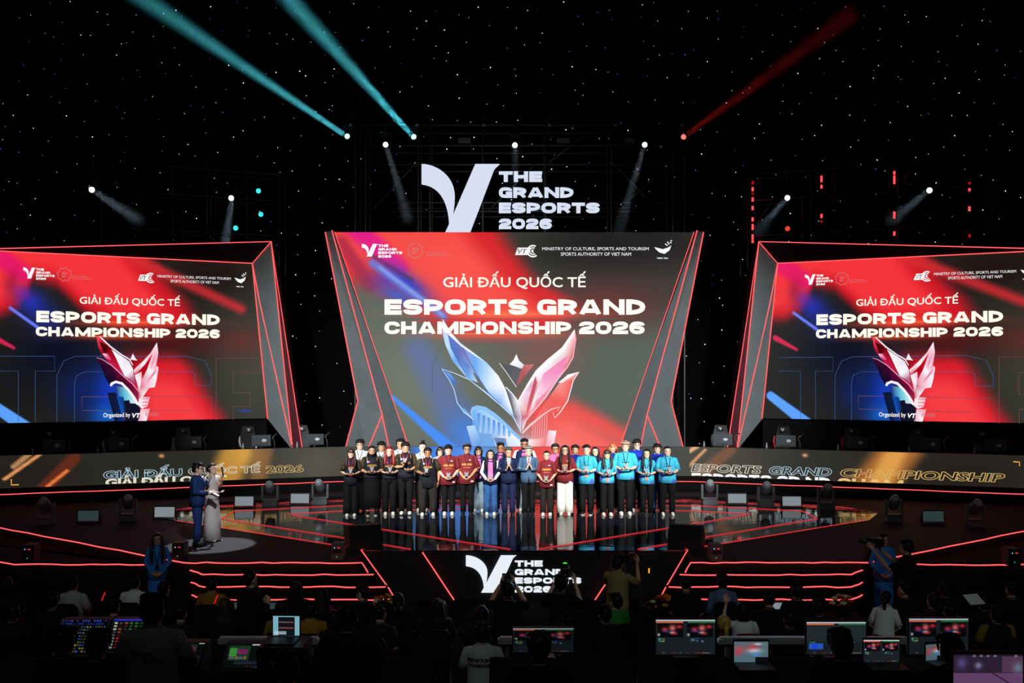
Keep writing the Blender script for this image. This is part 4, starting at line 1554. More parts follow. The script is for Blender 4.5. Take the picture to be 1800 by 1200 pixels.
def hair_geo(style, ho, dz):
    mb = MB()
    k = 1.0
    top = [(1.64, .083, .080, .022), (1.668, .077, .088, .010), (1.692, .058, .072, .008), (1.711, .034, .042, .01), (1.718, .008, .01, .01)]
    nape = [(1.525, .055, .045, .052), (1.55, .072, .062, .045), (1.585, .084, .074, .035), (1.615, .087, .082, .024), (1.635, .086, .080, .022)]
    if style in ('short', 'bangs', 'fade'):
        n_ = nape if style != 'fade' else [(1.56, .06, .05, .045), (1.60, .079, .07, .033), (1.635, .080, .074, .024)]
        mb.loft(n_ + top, 18)
        r = random.Random(style + str(round(ho * 1e4)) + str(HN[0]))
        HN[0] += 1
        zf = {'bangs': 1.636, 'short': 1.660, 'fade': 1.668}[style]
        part = r.choice((-.03, .0, .03))
        for i in range(15):
            x = -.074 + .148 * i / 14
            yf = -.094 * math.sqrt(max(0.1, 1 - (x / .088) ** 2))
            lean_ = (x - part) * .25
            mb.tube([(x * .55, yf * .35, 1.708), (x * .9, yf * .85, 1.695), (x + lean_ * .5, yf - .006, 1.668), (x + lean_, yf - .003, zf + r.uniform(-.006, .010) + abs(x) * .06)],
                    [.013, .017, .015, .006], 6)
        for i in range(12):
            a = r.uniform(0, 2 * PI)
            q = r.uniform(.02, .06)
            mb.ball((q * math.cos(a), q * math.sin(a) + .012, 1.715 - q * q * 6), (r.uniform(.016, .026),) * 3, 6, 5)
        if style != 'fade':
            for sd in (1, -1):
                mb.tube([(sd * .083, -.03, 1.66), (sd * .085, -.034, 1.62), (sd * .081, -.03, 1.575)], [.014, .012, .005], 6)
    elif style in ('long', 'longbangs', 'verylong'):
        low = {'long': 1.27, 'longbangs': 1.22, 'verylong': 1.12}[style]
        mb.loft([(low, .075, .02, .115), (low + .08, .115, .032, .115), (1.42, .120, .045, .085), (1.50, .102, .062, .055), (1.56, .094, .075, .04), (1.60, .09, .082, .026), (1.635, .088, .084, .020)] + top, 18)
        for sd in (1, -1):
            mb.tube([(sd * .068, -.05, 1.66), (sd * .088, -.045, 1.60), (sd * .092, -.055, 1.50), (sd * .100, -.10, 1.40), (sd * .095, -.128, 1.30), (sd * .085, -.125, low)],
                    [.018, .022, .028, .034, .032, .012], 8, flat=(Vector((0, 1, 0)), .6))
        if style == 'longbangs':
            mb.tube([(-.07, -.06, 1.652), (-.035, -.095, 1.638), (.0, -.102, 1.636), (.04, -.094, 1.638), (.072, -.06, 1.652)], [.016, .021, .022, .02, .016], 7)
    elif style == 'bob':
        mb.loft([(1.455, .075, .045, .05), (1.49, .095, .062, .045), (1.54, .098, .073, .038), (1.60, .093, .082, .026), (1.635, .089, .084, .020)] + top, 18)
        for sd in (1, -1):
            mb.tube([(sd * .066, -.055, 1.655), (sd * .086, -.05, 1.58), (sd * .084, -.04, 1.48)], [.018, .022, .014], 8)
        mb.tube([(-.07, -.06, 1.645), (-.02, -.098, 1.638), (.05, -.085, 1.65)], [.014, .018, .014], 7)
    elif style in ('bun', 'tail', 'tied'):
        mb.loft(nape + top, 18)
        if style == 'bun':
            mb.ball((0, .06, 1.725), .042, 10, 8)
        elif style == 'tail':
            mb.tube([(0, .09, 1.64), (0, .15, 1.60), (0, .16, 1.48), (0, .13, 1.36)], [.02, .032, .03, .01], 8)
        else:
            mb.ball((0, .10, 1.58), .04, 10, 8)
    elif style == 'curly':
        mb.loft(nape + top, 18)
        r = random.Random(3)
        for i in range(34):
            a, z = r.uniform(0, 2 * PI), r.uniform(1.655, 1.715)
            q = 0.085 * math.sqrt(max(0.05, 1 - ((z - 1.63) / 0.095) ** 2))
            mb.ball((q * math.cos(a), q * 1.1 * math.sin(a), z), 0.022, 6, 5)
    elif style == 'hood':    # long hair drawn back from the forehead, falling behind the shoulders
        mb.loft([(1.2, .10, .03, .13), (1.38, .135, .04, .10), (1.48, .115, .055, .06), (1.56, .096, .075, .04), (1.60, .091, .08, .028), (1.64, .084, .09, .012)] +
                [(1.665, .078, .086, .010), (1.692, .058, .072, .008), (1.711, .034, .042, .01), (1.718, .008, .01, .01)], 18)
    mb.v = HT([(x, y + ho, z + dz) for x, y, z in mb.v], ho, dz)
    return mb


def bvh_of(o):
    me = o.data
    return BVHTree.FromPolygons([v.co.copy() for v in me.vertices], [tuple(p.vertices) for p in me.polygons])


def decal(parent, bv, name, pts, faces, m, off=0.006, face=-1):
    """print lying on a garment: (x, z) points cast onto its front (or back) surface"""
    vs = []
    for x, z in pts:
        h, _, _, _ = bv.ray_cast(Vector((x, face * 2, z)), Vector((0, -face, 0)))
        y = (h.y if h is not None else 0.0) + face * off
        vs.append((x, y, z))
    return MB().add(vs, faces).build(name, m, parent, fix=False)


def grid_poly(poly, n=6):
    """strip between two polylines given as left and right sides, subdivided"""
    a, b = poly
    V, Fc = [], []
    for i in range(len(a)):
        for k in range(n + 1):
            t = k / n
            V.append((a[i][0] * (1 - t) + b[i][0] * t, a[i][1] * (1 - t) + b[i][1] * t))
    for i in range(len(a) - 1):
        for k in range(n):
            o = i * (n + 1) + k
            Fc.append((o, o + 1, o + n + 2, o + n + 1))
    return V, Fc


def seg_pts(p, q, n=5):
    return [(p[0] + (q[0] - p[0]) * i / n, p[1] + (q[1] - p[1]) * i / n) for i in range(n + 1)]


CHEST = {}


def person(pos, yaw, S, label, group=None, voxel=0.014):
    """S: H height, fem, g girth, skin, hair=(style, colour), pose, top=dict, legs=dict, shoe colour ..."""
    H = S['H']
    s = S['s'] = H / 1.71
    dz = S.get('dz', 0.0)
    pose = POSES[S.get('pose', 'hold')]
    pose2 = POSES[S['pose2']] if 'pose2' in S else pose
    S['arm'] = (pose, pose2)
    g = S.get('g', 1.0)
    fem = S.get('fem', False)
    st_ = S.get('stance', 0.095)
    if S.get('sit'):
        S['dz'] = dz = -0.37
        S['legs'] = ((.09, -.02, .50), (.11, -.40, .50), (.11, -.40, .08))
    else:
        S['legs'] = ((.085 * g, 0, .87), (st_ - .003, -.012, .47), (st_, .01, .08))
    skin = SKINS[S.get('skin', 0)]
    hm = HAIRS[S['hair'][1]] if S['hair'] else M_hair
    root = build_body(S, [skin, M_eye, M_lip, hm], voxel)
    root.location = pos
    root.rotation_euler = (0, 0, yaw)
    tag(root, label, 'person', group)
    ho = S['ho']
    lean = S.get('lean', 0.0)
    sc = lambda mb: setattr(mb, 'v', [(x * s, y * s, z * s) for x, y, z in mb.v]) or mb
    if S['hair']:
        sc(hair_geo(S['hair'][0], ho, dz)).build('hair', hm, root, True)
    if S.get('beard'):
        mb = MB()
        mb.loft([(1.468, .03, .034, -.062), (1.485, .05, .05, -.052), (1.505, .062, .067, -.036), (1.53, .070, .083, -.012)], 14)
        mb.v = HT([(x, y + ho + .004, z + dz) for x, y, z in mb.v], ho, dz)
        sc(mb).build('beard', M_hair, root, True)
    if S.get('glasses'):
        mb = MB()
        for sd in (1, -1):
            c = [(sd * .033 + .026 * math.cos(a), -.104 + ho + abs(math.cos(a)) * .002, 1.592 + .019 * math.sin(a) + dz) for a in [i * PI / 5 for i in range(11)]]
            mb.tube(c, .0025, 5, cap=False)
            mb.tube([(sd * .059, -.100 + ho, 1.597 + dz), (sd * .082, -.03 + ho, 1.597 + dz), (sd * .083, .02 + ho, 1.59 + dz)], .0025, 5)
        mb.tube([(-.008, -.106 + ho, 1.595 + dz), (.008, -.106 + ho, 1.595 + dz)], .0025, 5)
        mb.v = HT(mb.v, ho, dz)
        sc(mb).build('glasses', mat('glasses_frame', (40, 38, 38), 0.3), root)
    # ---- upper garment
    T = S['top']
    hem = T.get('hem', 0.80) + (dz if S.get('sit') else 0)
    e = T.get('e', 0.020)
    shw = 0.9 if fem else 1.0
    fl = T.get('flare', 0.0)
    secs = []
    for z, rx, ry in ((T.get('hem', 0.80), .168, .128), (0.95, .168, .125), (1.08, (.150 if fem else .158), .115), (1.18, .156 * shw + .004, .118), (1.28, .160 * shw, .120), (1.35, .168 * shw, .112), (1.395, .158 * shw, .092), (1.425, .115, .075), (1.448, .070, .062)):
        if S.get('sit') and z < 0.84:
            z = 0.84
        k = max(0, (1.0 - z)) * fl
        gg = g if z < 1.33 else (g * .5 + .5 if z < 1.40 else 1)
        ee = e if z < 1.40 else e * .45
        if secs and z <= secs[-1][0]:
            continue
        secs.append((z + dz, (rx + k) * gg + ee - .008, (ry + k * .6) * gg + ee - .008, .006 - lean * max(0, z - .9)))
    mb = MB()
    mb.loft(secs, 22)
    if T.get('collar', True):
        zc = 1.452 + dz
        ring = [(.066 * math.cos(a), .064 * math.sin(a) + .004 - lean * .5 - .004 * math.sin(a), zc - .012 * (-math.sin(a))) for a in [i * 2 * PI / 12 for i in range(13)]]
        mb.tube(ring, .010, 6, T.get('collar_mi', 0), cap=False)
    tm = [T['m'], T.get('trim', T['m'])]
    top = sc(mb).build(T.get('name', 'shirt'), tm, root, True)
    bv = bvh_of(top)
    ln = T.get('sleeve', 0.85)
    for (P_, E_, W_, d, n, sd) in S['arms_out']:
        r0 = (.060 if not fem else .052) * s * (.55 + .45 * g)
        a = P_ + Vector((-sd * .045, 0, .004)) * s
        if ln <= 1.0:
            m1 = P_.lerp(E_, ln)
            pts, rs = [a, P_ + Vector((0, 0, 0)), P_.lerp(E_, ln * .5), m1], [r0 * .85, r0 * 1.02, r0 * (1.0 + T.get('loose', .08)), r0 * (.98 + T.get('loose', .08) * 1.3)]
        else:
            pts, rs = [a, P_, P_.lerp(E_, .5), E_, E_.lerp(W_, .5), E_.lerp(W_, .93)], [r0 * .82, r0 * .98, r0 * .92, r0 * .84, r0 * .76, r0 * .62]
        mb = MB()
        mb.tube(pts, rs, 14)
        if T.get('cuff') and ln <= 1.0:
            q = P_.lerp(E_, ln - .03)
            mb.tube([q, m1 + (E_ - P_).normalized() * .006 * s], [rs[-1] * 1.03, rs[-1] * 1.03], 14, 1)
        mb.build('sleeve', [T.get('sleeve_m', T['m']), T.get('cuff') or T['m']], root, True)
    z_ = lambda z: (z + dz) * s
    # prints
    for text, x0, x1, za, zb, m_ in T.get('text', ()):
        key = (text,)
        if key not in CHEST:
            CHEST[key] = text_shape(text, wide=True) if S.get('back_print') and text.isupper() else text_shape(text, offset=0.035)
        v, f, _ = CHEST[key]
        fc = 1 if S.get('back_print') else -1
        decal(top, bv, 'lettering', [(-(x0 + (x1 - x0) * p[0]) * s * fc, z_(za + (zb - za) * p[1])) for p in v], f, m_, 0.007, fc)
    for (kind, x0, x1, za, zb, m_) in T.get('patch', ()):
        v, f = grid_poly((seg_pts((x0 * s, z_(za)), (x0 * s, z_(zb)), 3), seg_pts((x1 * s, z_(za)), (x1 * s, z_(zb)), 3)), 4)
        decal(top, bv, kind, v, f, m_, 0.008)
    for (kind, tri, m_) in T.get('tri', ()):
        a, b, c = [(p[0] * s, z_(p[1])) for p in tri]
        v, f = grid_poly((seg_pts(a, b, 5), seg_pts(a, c, 5)), 4)
        decal(top, bv, kind, v, f, m_, 0.005)
    if T.get('suit'):
        wm, tie = T['suit']
        v, f = grid_poly((seg_pts((-.052 * s, z_(1.435)), (-.004 * s, z_(1.16)), 7), seg_pts((.052 * s, z_(1.435)), (.004 * s, z_(1.16)), 7)), 6)
        decal(top, bv, 'shirt_front', v, f, wm, .006)
        v, f = grid_poly((seg_pts((-.014 * s, z_(1.43)), (-.018 * s, z_(1.17)), 6), seg_pts((.014 * s, z_(1.43)), (.018 * s, z_(1.17)), 6)), 2)
        decal(top, bv, 'tie', v, f, tie, .011)
        for sd in (1, -1):
            v, f = grid_poly((seg_pts((sd * .056 * s, z_(1.44)), (sd * .004 * s, z_(1.14)), 6), [(sd * q * s, z_(zz)) for q, zz in ((.078, 1.43), (.095, 1.385), (.078, 1.33), (.062, 1.28), (.045, 1.23), (.022, 1.18), (.006, 1.14))]), 3)
            decal(top, bv, 'lapel', v, f, T.get('lapel', T['m']), .012)
        v, f = grid_poly((seg_pts((-.03 * s, z_(.80)), (0, z_(.98)), 4), seg_pts((.03 * s, z_(.80)), (0, z_(.98)), 4)), 2)
        if T.get('vent'):
            decal(top, bv, 'opening', v, f, T['vent'], .004)
    if T.get('open'):   # jacket worn open over another shirt
        v, f = grid_poly(([(-.05 * s, z_(1.44)), (-.06 * s, z_(1.36)), (-.062 * s, z_(1.25)), (-.062 * s, z_(1.1)), (-.07 * s, z_(.95)), (-.075 * s, z_(.87))],
                          [(.05 * s, z_(1.44)), (.06 * s, z_(1.36)), (.062 * s, z_(1.25)), (.062 * s, z_(1.1)), (.07 * s, z_(.95)), (.075 * s, z_(.87))]), 6)
        decal(top, bv, 'inner_shirt', v, f, T['open'], .007)
    if S.get('lanyard'):
        lm, tag_m, zt = S['lanyard']
        for sd in (1, -1):
            pts = []
            for i in range(8):
                t = i / 7
                x, z = sd * .062 * (1 - t) * s, z_(1.44 - (1.44 - zt) * t)
                h, _, _, _ = bv.ray_cast(Vector((x, -2, z)), Vector((0, 1, 0)))
                pts.append((x, (h.y if h else -.1) - .010, z))
            MB().tube(pts, .0075 * s, 5).build('lanyard', lm, root)
        if tag_m:
            v, f = grid_poly((seg_pts((-.038 * s, z_(zt)), (-.038 * s, z_(zt - .1)), 2), seg_pts((.038 * s, z_(zt)), (.038 * s, z_(zt - .1)), 2)), 2)
            decal(root, bv, 'badge', v, f, tag_m, .017)
    # ---- lower garment
    B = S['bottom']
    kind = B.get('kind', 'trousers')
    mb = MB()
    sh = S['legs']
    if kind in ('skirt', 'dress'):
        zt = B.get('top', 1.0)
        mb.loft([(B.get('low', .2), B.get('w', .2), B.get('d', .16), .0), (.45, B.get('w', .2) * .97, .15, 0), (.7, .185 * g, .138 * g, 0), (.86, .172 * g, .125 * g, .004), (.95, .165 * g, .12 * g, .004), (zt, .15 * g, .11 * g, .002)], 22)
    else:
        wd = B.get('w', 1.0)
        a, b_ = B.get('knee', .066), B.get('cuff', .06)
        low = B.get('low', .055)
        for sd in (1, -1):
            h, k, an = [Vector((p[0] * sd, p[1], p[2])) for p in sh]
            if S.get('sit'):
                mb.tube([h + Vector((0, .03, 0)), h.lerp(k, .5), k, k.lerp(an, .12), Vector((an.x, an.y, .1))], [.098 * g, .086 * g, .072, .068, .055], 14)
            else:
                mb.tube([Vector((h.x, h.y, .91)), Vector((h.x, 0, .80)), h.lerp(k, .55), k, k.lerp(an, .5), Vector((an.x, an.y, low))],
                        [.094 * g, .096 * g * wd ** .3, .085 * g * wd ** .6, a * wd, (a + b_) / 2 * wd, b_ * wd], 16)
        if S.get('sit'):
            mb.loft([(.40, .165 * g, .14 * g, 0), (.50, .17 * g, .135 * g, 0), (.60, .155 * g, .115 * g, .004)], 18)
        else:
            mb.loft([(.80, .160 * g, .112 * g, .004), (.86, .168 * g, .122 * g, .004), (.95, .166 * g, .118 * g, .004), (1.02, .152 * g, .108 * g, .004)], 20)
    lw = sc(mb).build({'skirt': 'skirt', 'dress': 'dress'}.get(kind, 'trousers'), B['m'], root, True)
    if B.get('stripe') and not S.get('sit'):
        for sd in (-1,):
            h, k, an = [Vector((p[0] * sd, p[1], p[2])) * s for p in sh]
            MB().tube([(h.x - .075 * s, h.y - .03 * s, .85 * s), (k.x - .068 * s, k.y - .02 * s, k.z), (an.x - .062 * s, an.y - .02 * s, .08 * s)], .008 * s, 6).build('stripe', B['stripe'], lw)
    # ---- shoes
    for sd in (1, -1):
        an = Vector((sh[2][0] * sd, sh[2][1], 0))
        mb = MB()
        mb.loft([(0.0, .048, .135, -.055), (.022, .050, .138, -.055)], 16, 1)
        mb.loft([(.022, .047, .132, -.055), (.05, .045, .122, -.048), (.072, .040, .085, -.022), (.092, .038, .055, .006), (.105, .036, .045, .012)], 16, 0)
        mb.v = [(x + an.x, y + an.y, z) for x, y, z in mb.v]
        sc(mb).build('shoe', [S.get('shoe', M_shoe_b), S.get('sole', S.get('shoe', M_shoe_b))], root, True)
    return root


M_shoe_w = mat('shoe_white', (226, 224, 210), 0.6)
M_shoe_b = mat('shoe_black', (14, 14, 15), 0.4)
M_gold = mat('print_gold', (214, 158, 60), 0.5)
M_goldl = mat('print_gold_light', (250, 190, 80), 0.5)
M_white = mat('cloth_white', (232, 232, 230), 0.8)
M_jersey = mat('jersey_black', (27, 31, 38), 0.7, var=0.25, scale=9)
M_camo = mat('camo_sleeve', (62, 54, 36), 0.75, var=0.7, scale=22)
M_maroon = mat('jersey_maroon', (124, 42, 48), 0.75)
M_peach = mat('cuff_peach', (232, 140, 110), 0.7)
M_cyan = mat('jersey_cyan', (60, 176, 208), 0.7, var=0.12, scale=6)
M_purple = mat('jersey_purple', (92, 70, 196), 0.7)
M_navy = mat('varsity_navy', (24, 34, 74), 0.75)
M_pink = mat('shirt_pink', (232, 118, 178), 0.8)
M_blue = mat('polo_blue', (24, 48, 164), 0.7)
M_suit = mat('suit_navy', (24, 34, 66), 0.75)
M_suitg = mat('suit_slate', (66, 94, 124), 0.75)
M_trb = mat('trousers_black', (15, 16, 18), 0.8)
M_trg = mat('trousers_charcoal', (36, 34, 33), 0.8, bump=0.3, scale=14)
M_trw = mat('trousers_white', (236, 234, 222), 0.8)
M_jean = mat('jeans_blue', (46, 84, 136), 0.85, var=0.25, scale=8)
M_jeanl = mat('jeans_light', (140, 164, 180), 0.85, var=0.18, scale=8)
M_red = mat('badge_red', (214, 54, 60), 0.6)
M_coral = mat('badge_coral', (236, 124, 120), 0.6)
M_lany = mat('lanyard_dark', (44, 30, 50), 0.7)
M_lanr = mat('lanyard_red', (170, 40, 70), 0.7)
M_flagb = mat('flag_blue', (44, 60, 170), 0.7)
M_flagr = mat('flag_red', (190, 40, 54), 0.7)
M_steel = mat('tie_grey', (120, 126, 130), 0.7)
M_tier = mat('tie_red', (150, 34, 50), 0.7)

AUD = lambda w_=.11, z=1.20, m_=None: [('AUDITION', -w_, w_, z, z + .05, m_ or M_gold)]
T_black = lambda **k: dict(m=M_jersey, sleeve_m=M_camo, hem=k.pop('hem', .78), sleeve=.92, loose=.12, e=.024, text=AUD(),
                           patch=[('flag', -.115, -.085, 1.29, 1.335, M_white), ('flag', -.085, -.03, 1.312, 1.335, M_flagb), ('flag', -.085, -.03, 1.29, 1.312, M_flagr),
                                  ('piping', -.125, -.115, 1.34, 1.42, M_gold), ('piping', .115, .125, 1.34, 1.42, M_gold)], **k)
T_mar = lambda **k: dict(m=M_maroon, hem=k.pop('hem', .74), sleeve=1.0, loose=.22, e=.034, flare=.05, cuff=M_peach, text=AUD(.12, 1.19, M_goldl) + [('AUDITION', -.085, .085, 1.13, 1.15, M_peach)],
                         patch=[('patch', .05, .10, 1.31, 1.33, M_white), ('patch', .10, .16, .79, .825, M_white)], **k)
T_cy = lambda **k: dict(m=M_cyan, hem=k.pop('hem', .76), sleeve=1.0, loose=.2, e=.03, flare=.04, cuff=M_purple,
                        tri=[('corner_print', ((.17, .78), (.06, .78), (.14, .90)), M_purple), ('corner_print', ((-.17, 1.05), (-.17, .86), (-.09, 1.02)), M_purple)],
                        patch=[('print', -.09, .09, 1.215, 1.228, M_navy), ('print', -.07, -.02, 1.27, 1.283, M_navy)], **k)
T_wj = lambda **k: dict(name='jacket', m=mat('jacket_pale', (206, 216, 214), 0.8), sleeve=1.4, e=.03, hem=.80, open=M_white, **k)
T_var = lambda **k: dict(name='jacket', m=M_navy, sleeve_m=k.pop('sm', M_white), sleeve=1.4, e=.036, hem=.80, open=M_pink, **k)
T_polo = lambda **k: dict(m=M_blue, hem=.74, sleeve=1.0, e=.03, trim=M_white, collar_mi=1, **k)

# px, feet y, head top y: where each stands; z is the stage floor
ROW = []


def on_stage(px, fy, top, S, label, yaw=0.0, group=None):
    p = ground(px, fy, Z1)
    S['H'] = (fy - top) * p.y / F
    o = person(p, yaw, S, label, group)
    ROW.append((px, o, S))
    return o


LB = (M_lany, None, 1.2)
LR = (M_lanr, None, 1.17)
R = random.Random(11)
front = [
    (617, 906, 787, dict(fem=True, skin=0, hair=('longbangs', 'brown'), pose='hold', lanyard=(M_lanr, M_red, 1.08), top=T_black(), bottom=dict(m=M_trb, w=1.3, knee=.075, cuff=.085), shoe=M_shoe_w),
     'woman with long dark hair in black gold-sleeved jersey, far left of the front row'),
    (654, 905, 782, dict(g=1.18, skin=1, hair=('hood', 'black'), beard=True, pose='hold', top=T_black(hem=.92), bottom=dict(kind='skirt', m=M_trb, w=.225, low=.19, top=1.02), shoe=M_shoe_b, sole=M_shoe_w),
     'bearded person with long hair in black jersey and long wide black shorts and white slides'),
    (684, 904, 784, dict(fem=True, g=1.12, skin=0, hair=('long', 'red'), pose='hold', lanyard=LR, top=T_black(hem=.9), bottom=dict(m=M_trb, w=1.25, knee=.075, cuff=.065), shoe=M_shoe_w),
     'woman with red hair in black jersey and black trousers'),
    (713, 904, 776, dict(g=1.08, skin=1, hair=('bangs', 'black'), pose='hold', pose2='clap', lanyard=LR, top=T_black(hem=.86), bottom=dict(m=M_trb, w=1.1), shoe=M_shoe_w, sole=mat('sole_navy', (30, 44, 80))),
     'man in black jersey with one hand raised to his chest, blue and white sneakers'),
    (752, 905, 786, dict(g=1.28, skin=2, hair=('short', 'black'), pose='down', pose2='hold', lanyard=LR, top=T_black(hem=.70), bottom=dict(m=M_trg, w=1.4, knee=.075, cuff=.062), shoe=M_shoe_w, stance=.14),
     'stocky man in black jersey and baggy charcoal trousers'),
    (788, 904, 781, dict(g=1.12, skin=0, hair=('bangs', 'black'), pose='low', lanyard=LB, top=T_mar(), bottom=dict(m=M_trb, w=1.2, stripe=M_white), shoe=M_shoe_w),
     'man in maroon jersey and black trousers with a white side stripe'),
    (821, 903, 779, dict(g=1.1, skin=1, hair=('short', 'black'), glasses=True, pose='clasp', lanyard=LB, top=T_mar(), bottom=dict(m=M_trb, w=1.15), shoe=M_shoe_b),
     'man with glasses in maroon jersey holding a low glass trophy, black shoes'),
    (862, 904, 789, dict(fem=True, skin=0, hair=('verylong', 'black'), pose='low', top=T_var(), bottom=dict(m=M_jean, w=1.2, knee=.075, cuff=.075), shoe=M_shoe_w),
     'woman with long black hair in navy and white varsity jacket, pink shirt and jeans'),
    (894, 904, 785, dict(g=1.1, skin=1, hair=('short', 'salt'), pose='clap', top=dict(name='jacket', m=M_suit, sleeve=1.5, e=.03, suit=(M_white, M_steel), lapel=mat('lapel_navy', (20, 29, 60)), collar=False), bottom=dict(m=M_suit, w=1.15), shoe=M_shoe_b),
     'man in navy suit and grey tie with hands pressed together'),
    (929, 904, 783, dict(g=1.06, skin=0, hair=('short', 'grey'), pose='clap', top=dict(name='jacket', m=M_suitg, sleeve=1.5, e=.03, suit=(M_white, M_tier), lapel=mat('lapel_slate', (60, 90, 124)), vent=M_trb, collar=False), bottom=dict(m=M_trb, w=1.1), shoe=M_shoe_b),
     'grey-haired man in slate blue blazer and red tie clapping'),
    (961, 905, 791, dict(fem=True, g=1.05, skin=0, hair=('tail', 'black'), pose='low', top=T_mar(), bottom=dict(m=M_trg, w=1.15, knee=.07, cuff=.07), shoe=M_shoe_w),
     'woman with tied back black hair in maroon jersey and charcoal trousers'),
    (993, 904, 781, dict(fem=True, g=1.05, skin=0, hair=('verylong', 'black'), glasses=True, pose='hold', top=T_mar(hem=.80), bottom=dict(m=M_trw, w=1.3, knee=.08, cuff=.085), shoe=M_shoe_w),
     'woman with long black hair in maroon jersey and wide white trousers'),
    (1031, 904, 781, dict(skin=0, hair=('fade', 'black'), pose='hold', lanyard=(M_lany, M_coral, 1.02), top=T_cy(), bottom=dict(m=M_trb, w=1.2), shoe=M_shoe_b, sole=M_shoe_w),
     'slim man with cropped black hair in cyan jersey beside the woman in white trousers'),
    (1067, 905, 789, dict(fem=True, skin=0, hair=('longbangs', 'brown'), pose='hold', lanyard=(M_lany, M_coral, .98), top=T_cy(hem=.84), bottom=dict(m=M_trb, w=1.2, knee=.075, cuff=.07), shoe=M_shoe_w),
     'woman with long brown fringed hair in cyan jersey and white pumps'),
    (1099, 904, 774, dict(g=1.12, skin=0, hair=('bangs', 'blond'), pose='hold', lanyard=(M_lany, M_coral, 1.15), top=T_cy(hem=.82), bottom=dict(m=M_trb, w=1.25), shoe=M_shoe_w),
     'tall man with ash blond hair in cyan jersey'),
    (1137, 904, 788, dict(fem=True, skin=0, hair=('verylong', 'black'), pose='hold', lanyard=(M_lany, M_coral, 1.0), top=T_cy(hem=.80), bottom=dict(m=M_trb, w=1.15), shoe=M_shoe_b),
     'woman with very long straight black hair in cyan jersey'),
    (1173, 905, 783, dict(g=1.15, skin=0, hair=('tied', 'black'), pose='hold', lanyard=(M_lany, M_coral, 1.1), top=T_cy(hem=.80), bottom=dict(m=M_trb, w=1.2), shoe=M_shoe_w, stance=.12),
     'person with tied black hair in cyan jersey and round white shoes at the right end'),
]
for i, (px, fy, top, S, lab) in enumerate(front):
    on_stage(px, fy, top, S, 'person, ' + lab if False else lab, R.uniform(-.1, .1) + (900 - px) * 0.0004)

back = [
    (633, 898, 771, dict(skin=0, hair=('bangs', 'black'), glasses=True, pose='down', lanyard=LB, top=T_wj(), bottom=dict(m=M_jeanl, w=1.35, knee=.08, cuff=.085), shoe=M_shoe_w),
     'man in pale jacket and light jeans behind the first two people on the left'),
    (671, 898, 775, dict(skin=1, hair=('bangs', 'black'), pose='down', lanyard=LB, top=T_wj(), bottom=dict(m=M_trb), shoe=M_shoe_w),
     'man in pale jacket standing behind the bearded person and the red-haired woman'),
    (704, 898, 770, dict(skin=1, hair=('short', 'black'), pose='down', lanyard=LB, top=T_wj(), bottom=dict(m=M_trb), shoe=M_shoe_w),
     'tall man in pale jacket, half hidden behind the man with raised hand'),
    (743, 898, 776, dict(fem=True, skin=0, hair=('bun', 'black'), pose='down', lanyard=LB, top=T_wj(), bottom=dict(m=M_trb, w=1.2), shoe=M_shoe_w),
     'woman with a hair bun in pale jacket behind the stocky man'),
    (774, 898, 784, dict(fem=True, skin=0, hair=('bob', 'black'), glasses=True, pose='down', lanyard=LB, top=T_wj(), bottom=dict(m=M_trb, w=1.1), shoe=M_shoe_b),
     'woman with black bob and glasses in pale jacket'),
    (841, 898, 783, dict(fem=True, skin=0, hair=('bob', 'black'), glasses=True, pose='down', lanyard=LB, top=T_var(sm=M_navy), bottom=dict(m=M_jeanl, w=1.35, knee=.08, cuff=.085), shoe=M_shoe_w),
     'woman with glasses in navy jacket, pink shirt and pale wide jeans'),
    (880, 898, 777, dict(skin=2, hair=('curly', 'black'), glasses=True, pose='down', lanyard=LB, top=T_var(sm=M_navy), bottom=dict(m=M_jean, w=1.2), shoe=M_shoe_w),
     'man with curly black hair in navy varsity jacket and pink shirt'),
    (922, 897, 770, dict(g=1.2, skin=2, hair=('fade', 'black'), beard=True, glasses=True, pose='down', top=T_var(), bottom=dict(m=M_jeanl, w=1.3, knee=.08, cuff=.08), shoe=M_shoe_w),
     'tall bearded man in navy varsity jacket with white sleeves behind the grey-haired man'),
    (976, 898, 779, dict(skin=1, hair=('short', 'black'), glasses=True, pose='down', top=dict(m=M_pink, sleeve=.9, e=.028, hem=.8), bottom=dict(m=M_trb), shoe=M_shoe_b),
     'man with glasses in pink shirt between the two women in maroon'),
    (1011, 898, 781, dict(g=1.08, skin=1, hair=('short', 'black'), pose='hold', top=T_polo(), bottom=dict(m=M_trb), shoe=M_shoe_b),
     'man in blue polo with white collar behind the slim man in cyan'),
    (1046, 898, 784, dict(fem=True, skin=0, hair=('long', 'black'), pose='down', top=dict(m=M_navy, sleeve=.9, e=.028, hem=.78), bottom=dict(m=M_trb, w=1.1), shoe=M_shoe_w),
     'woman with long dark hair in dark navy top in the back row'),
    (1077, 898, 778, dict(skin=0, hair=('bob', 'orange'), pose='down', top=T_polo(), bottom=dict(m=M_trb), shoe=M_shoe_w),
     'person with copper hair in blue polo in the back row'),
    (1119, 898, 771, dict(g=1.15, skin=0, hair=('bangs', 'black'), glasses=True, pose='down', top=T_polo(), bottom=dict(m=M_trb, w=1.2), shoe=M_shoe_w),
     'tall man with glasses in blue polo with white collar'),
    (1155, 898, 779, dict(g=1.15, skin=0, hair=('bangs', 'black'), pose='down', top=T_polo(), bottom=dict(m=M_jean, w=1.25), shoe=M_shoe_b),
     'man in blue polo and blue jeans, second person from the right end'),
]
for px, fy, top, S, lab in back:
    on_stage(px, fy, top, S, lab, R.uniform(-.08, .08))

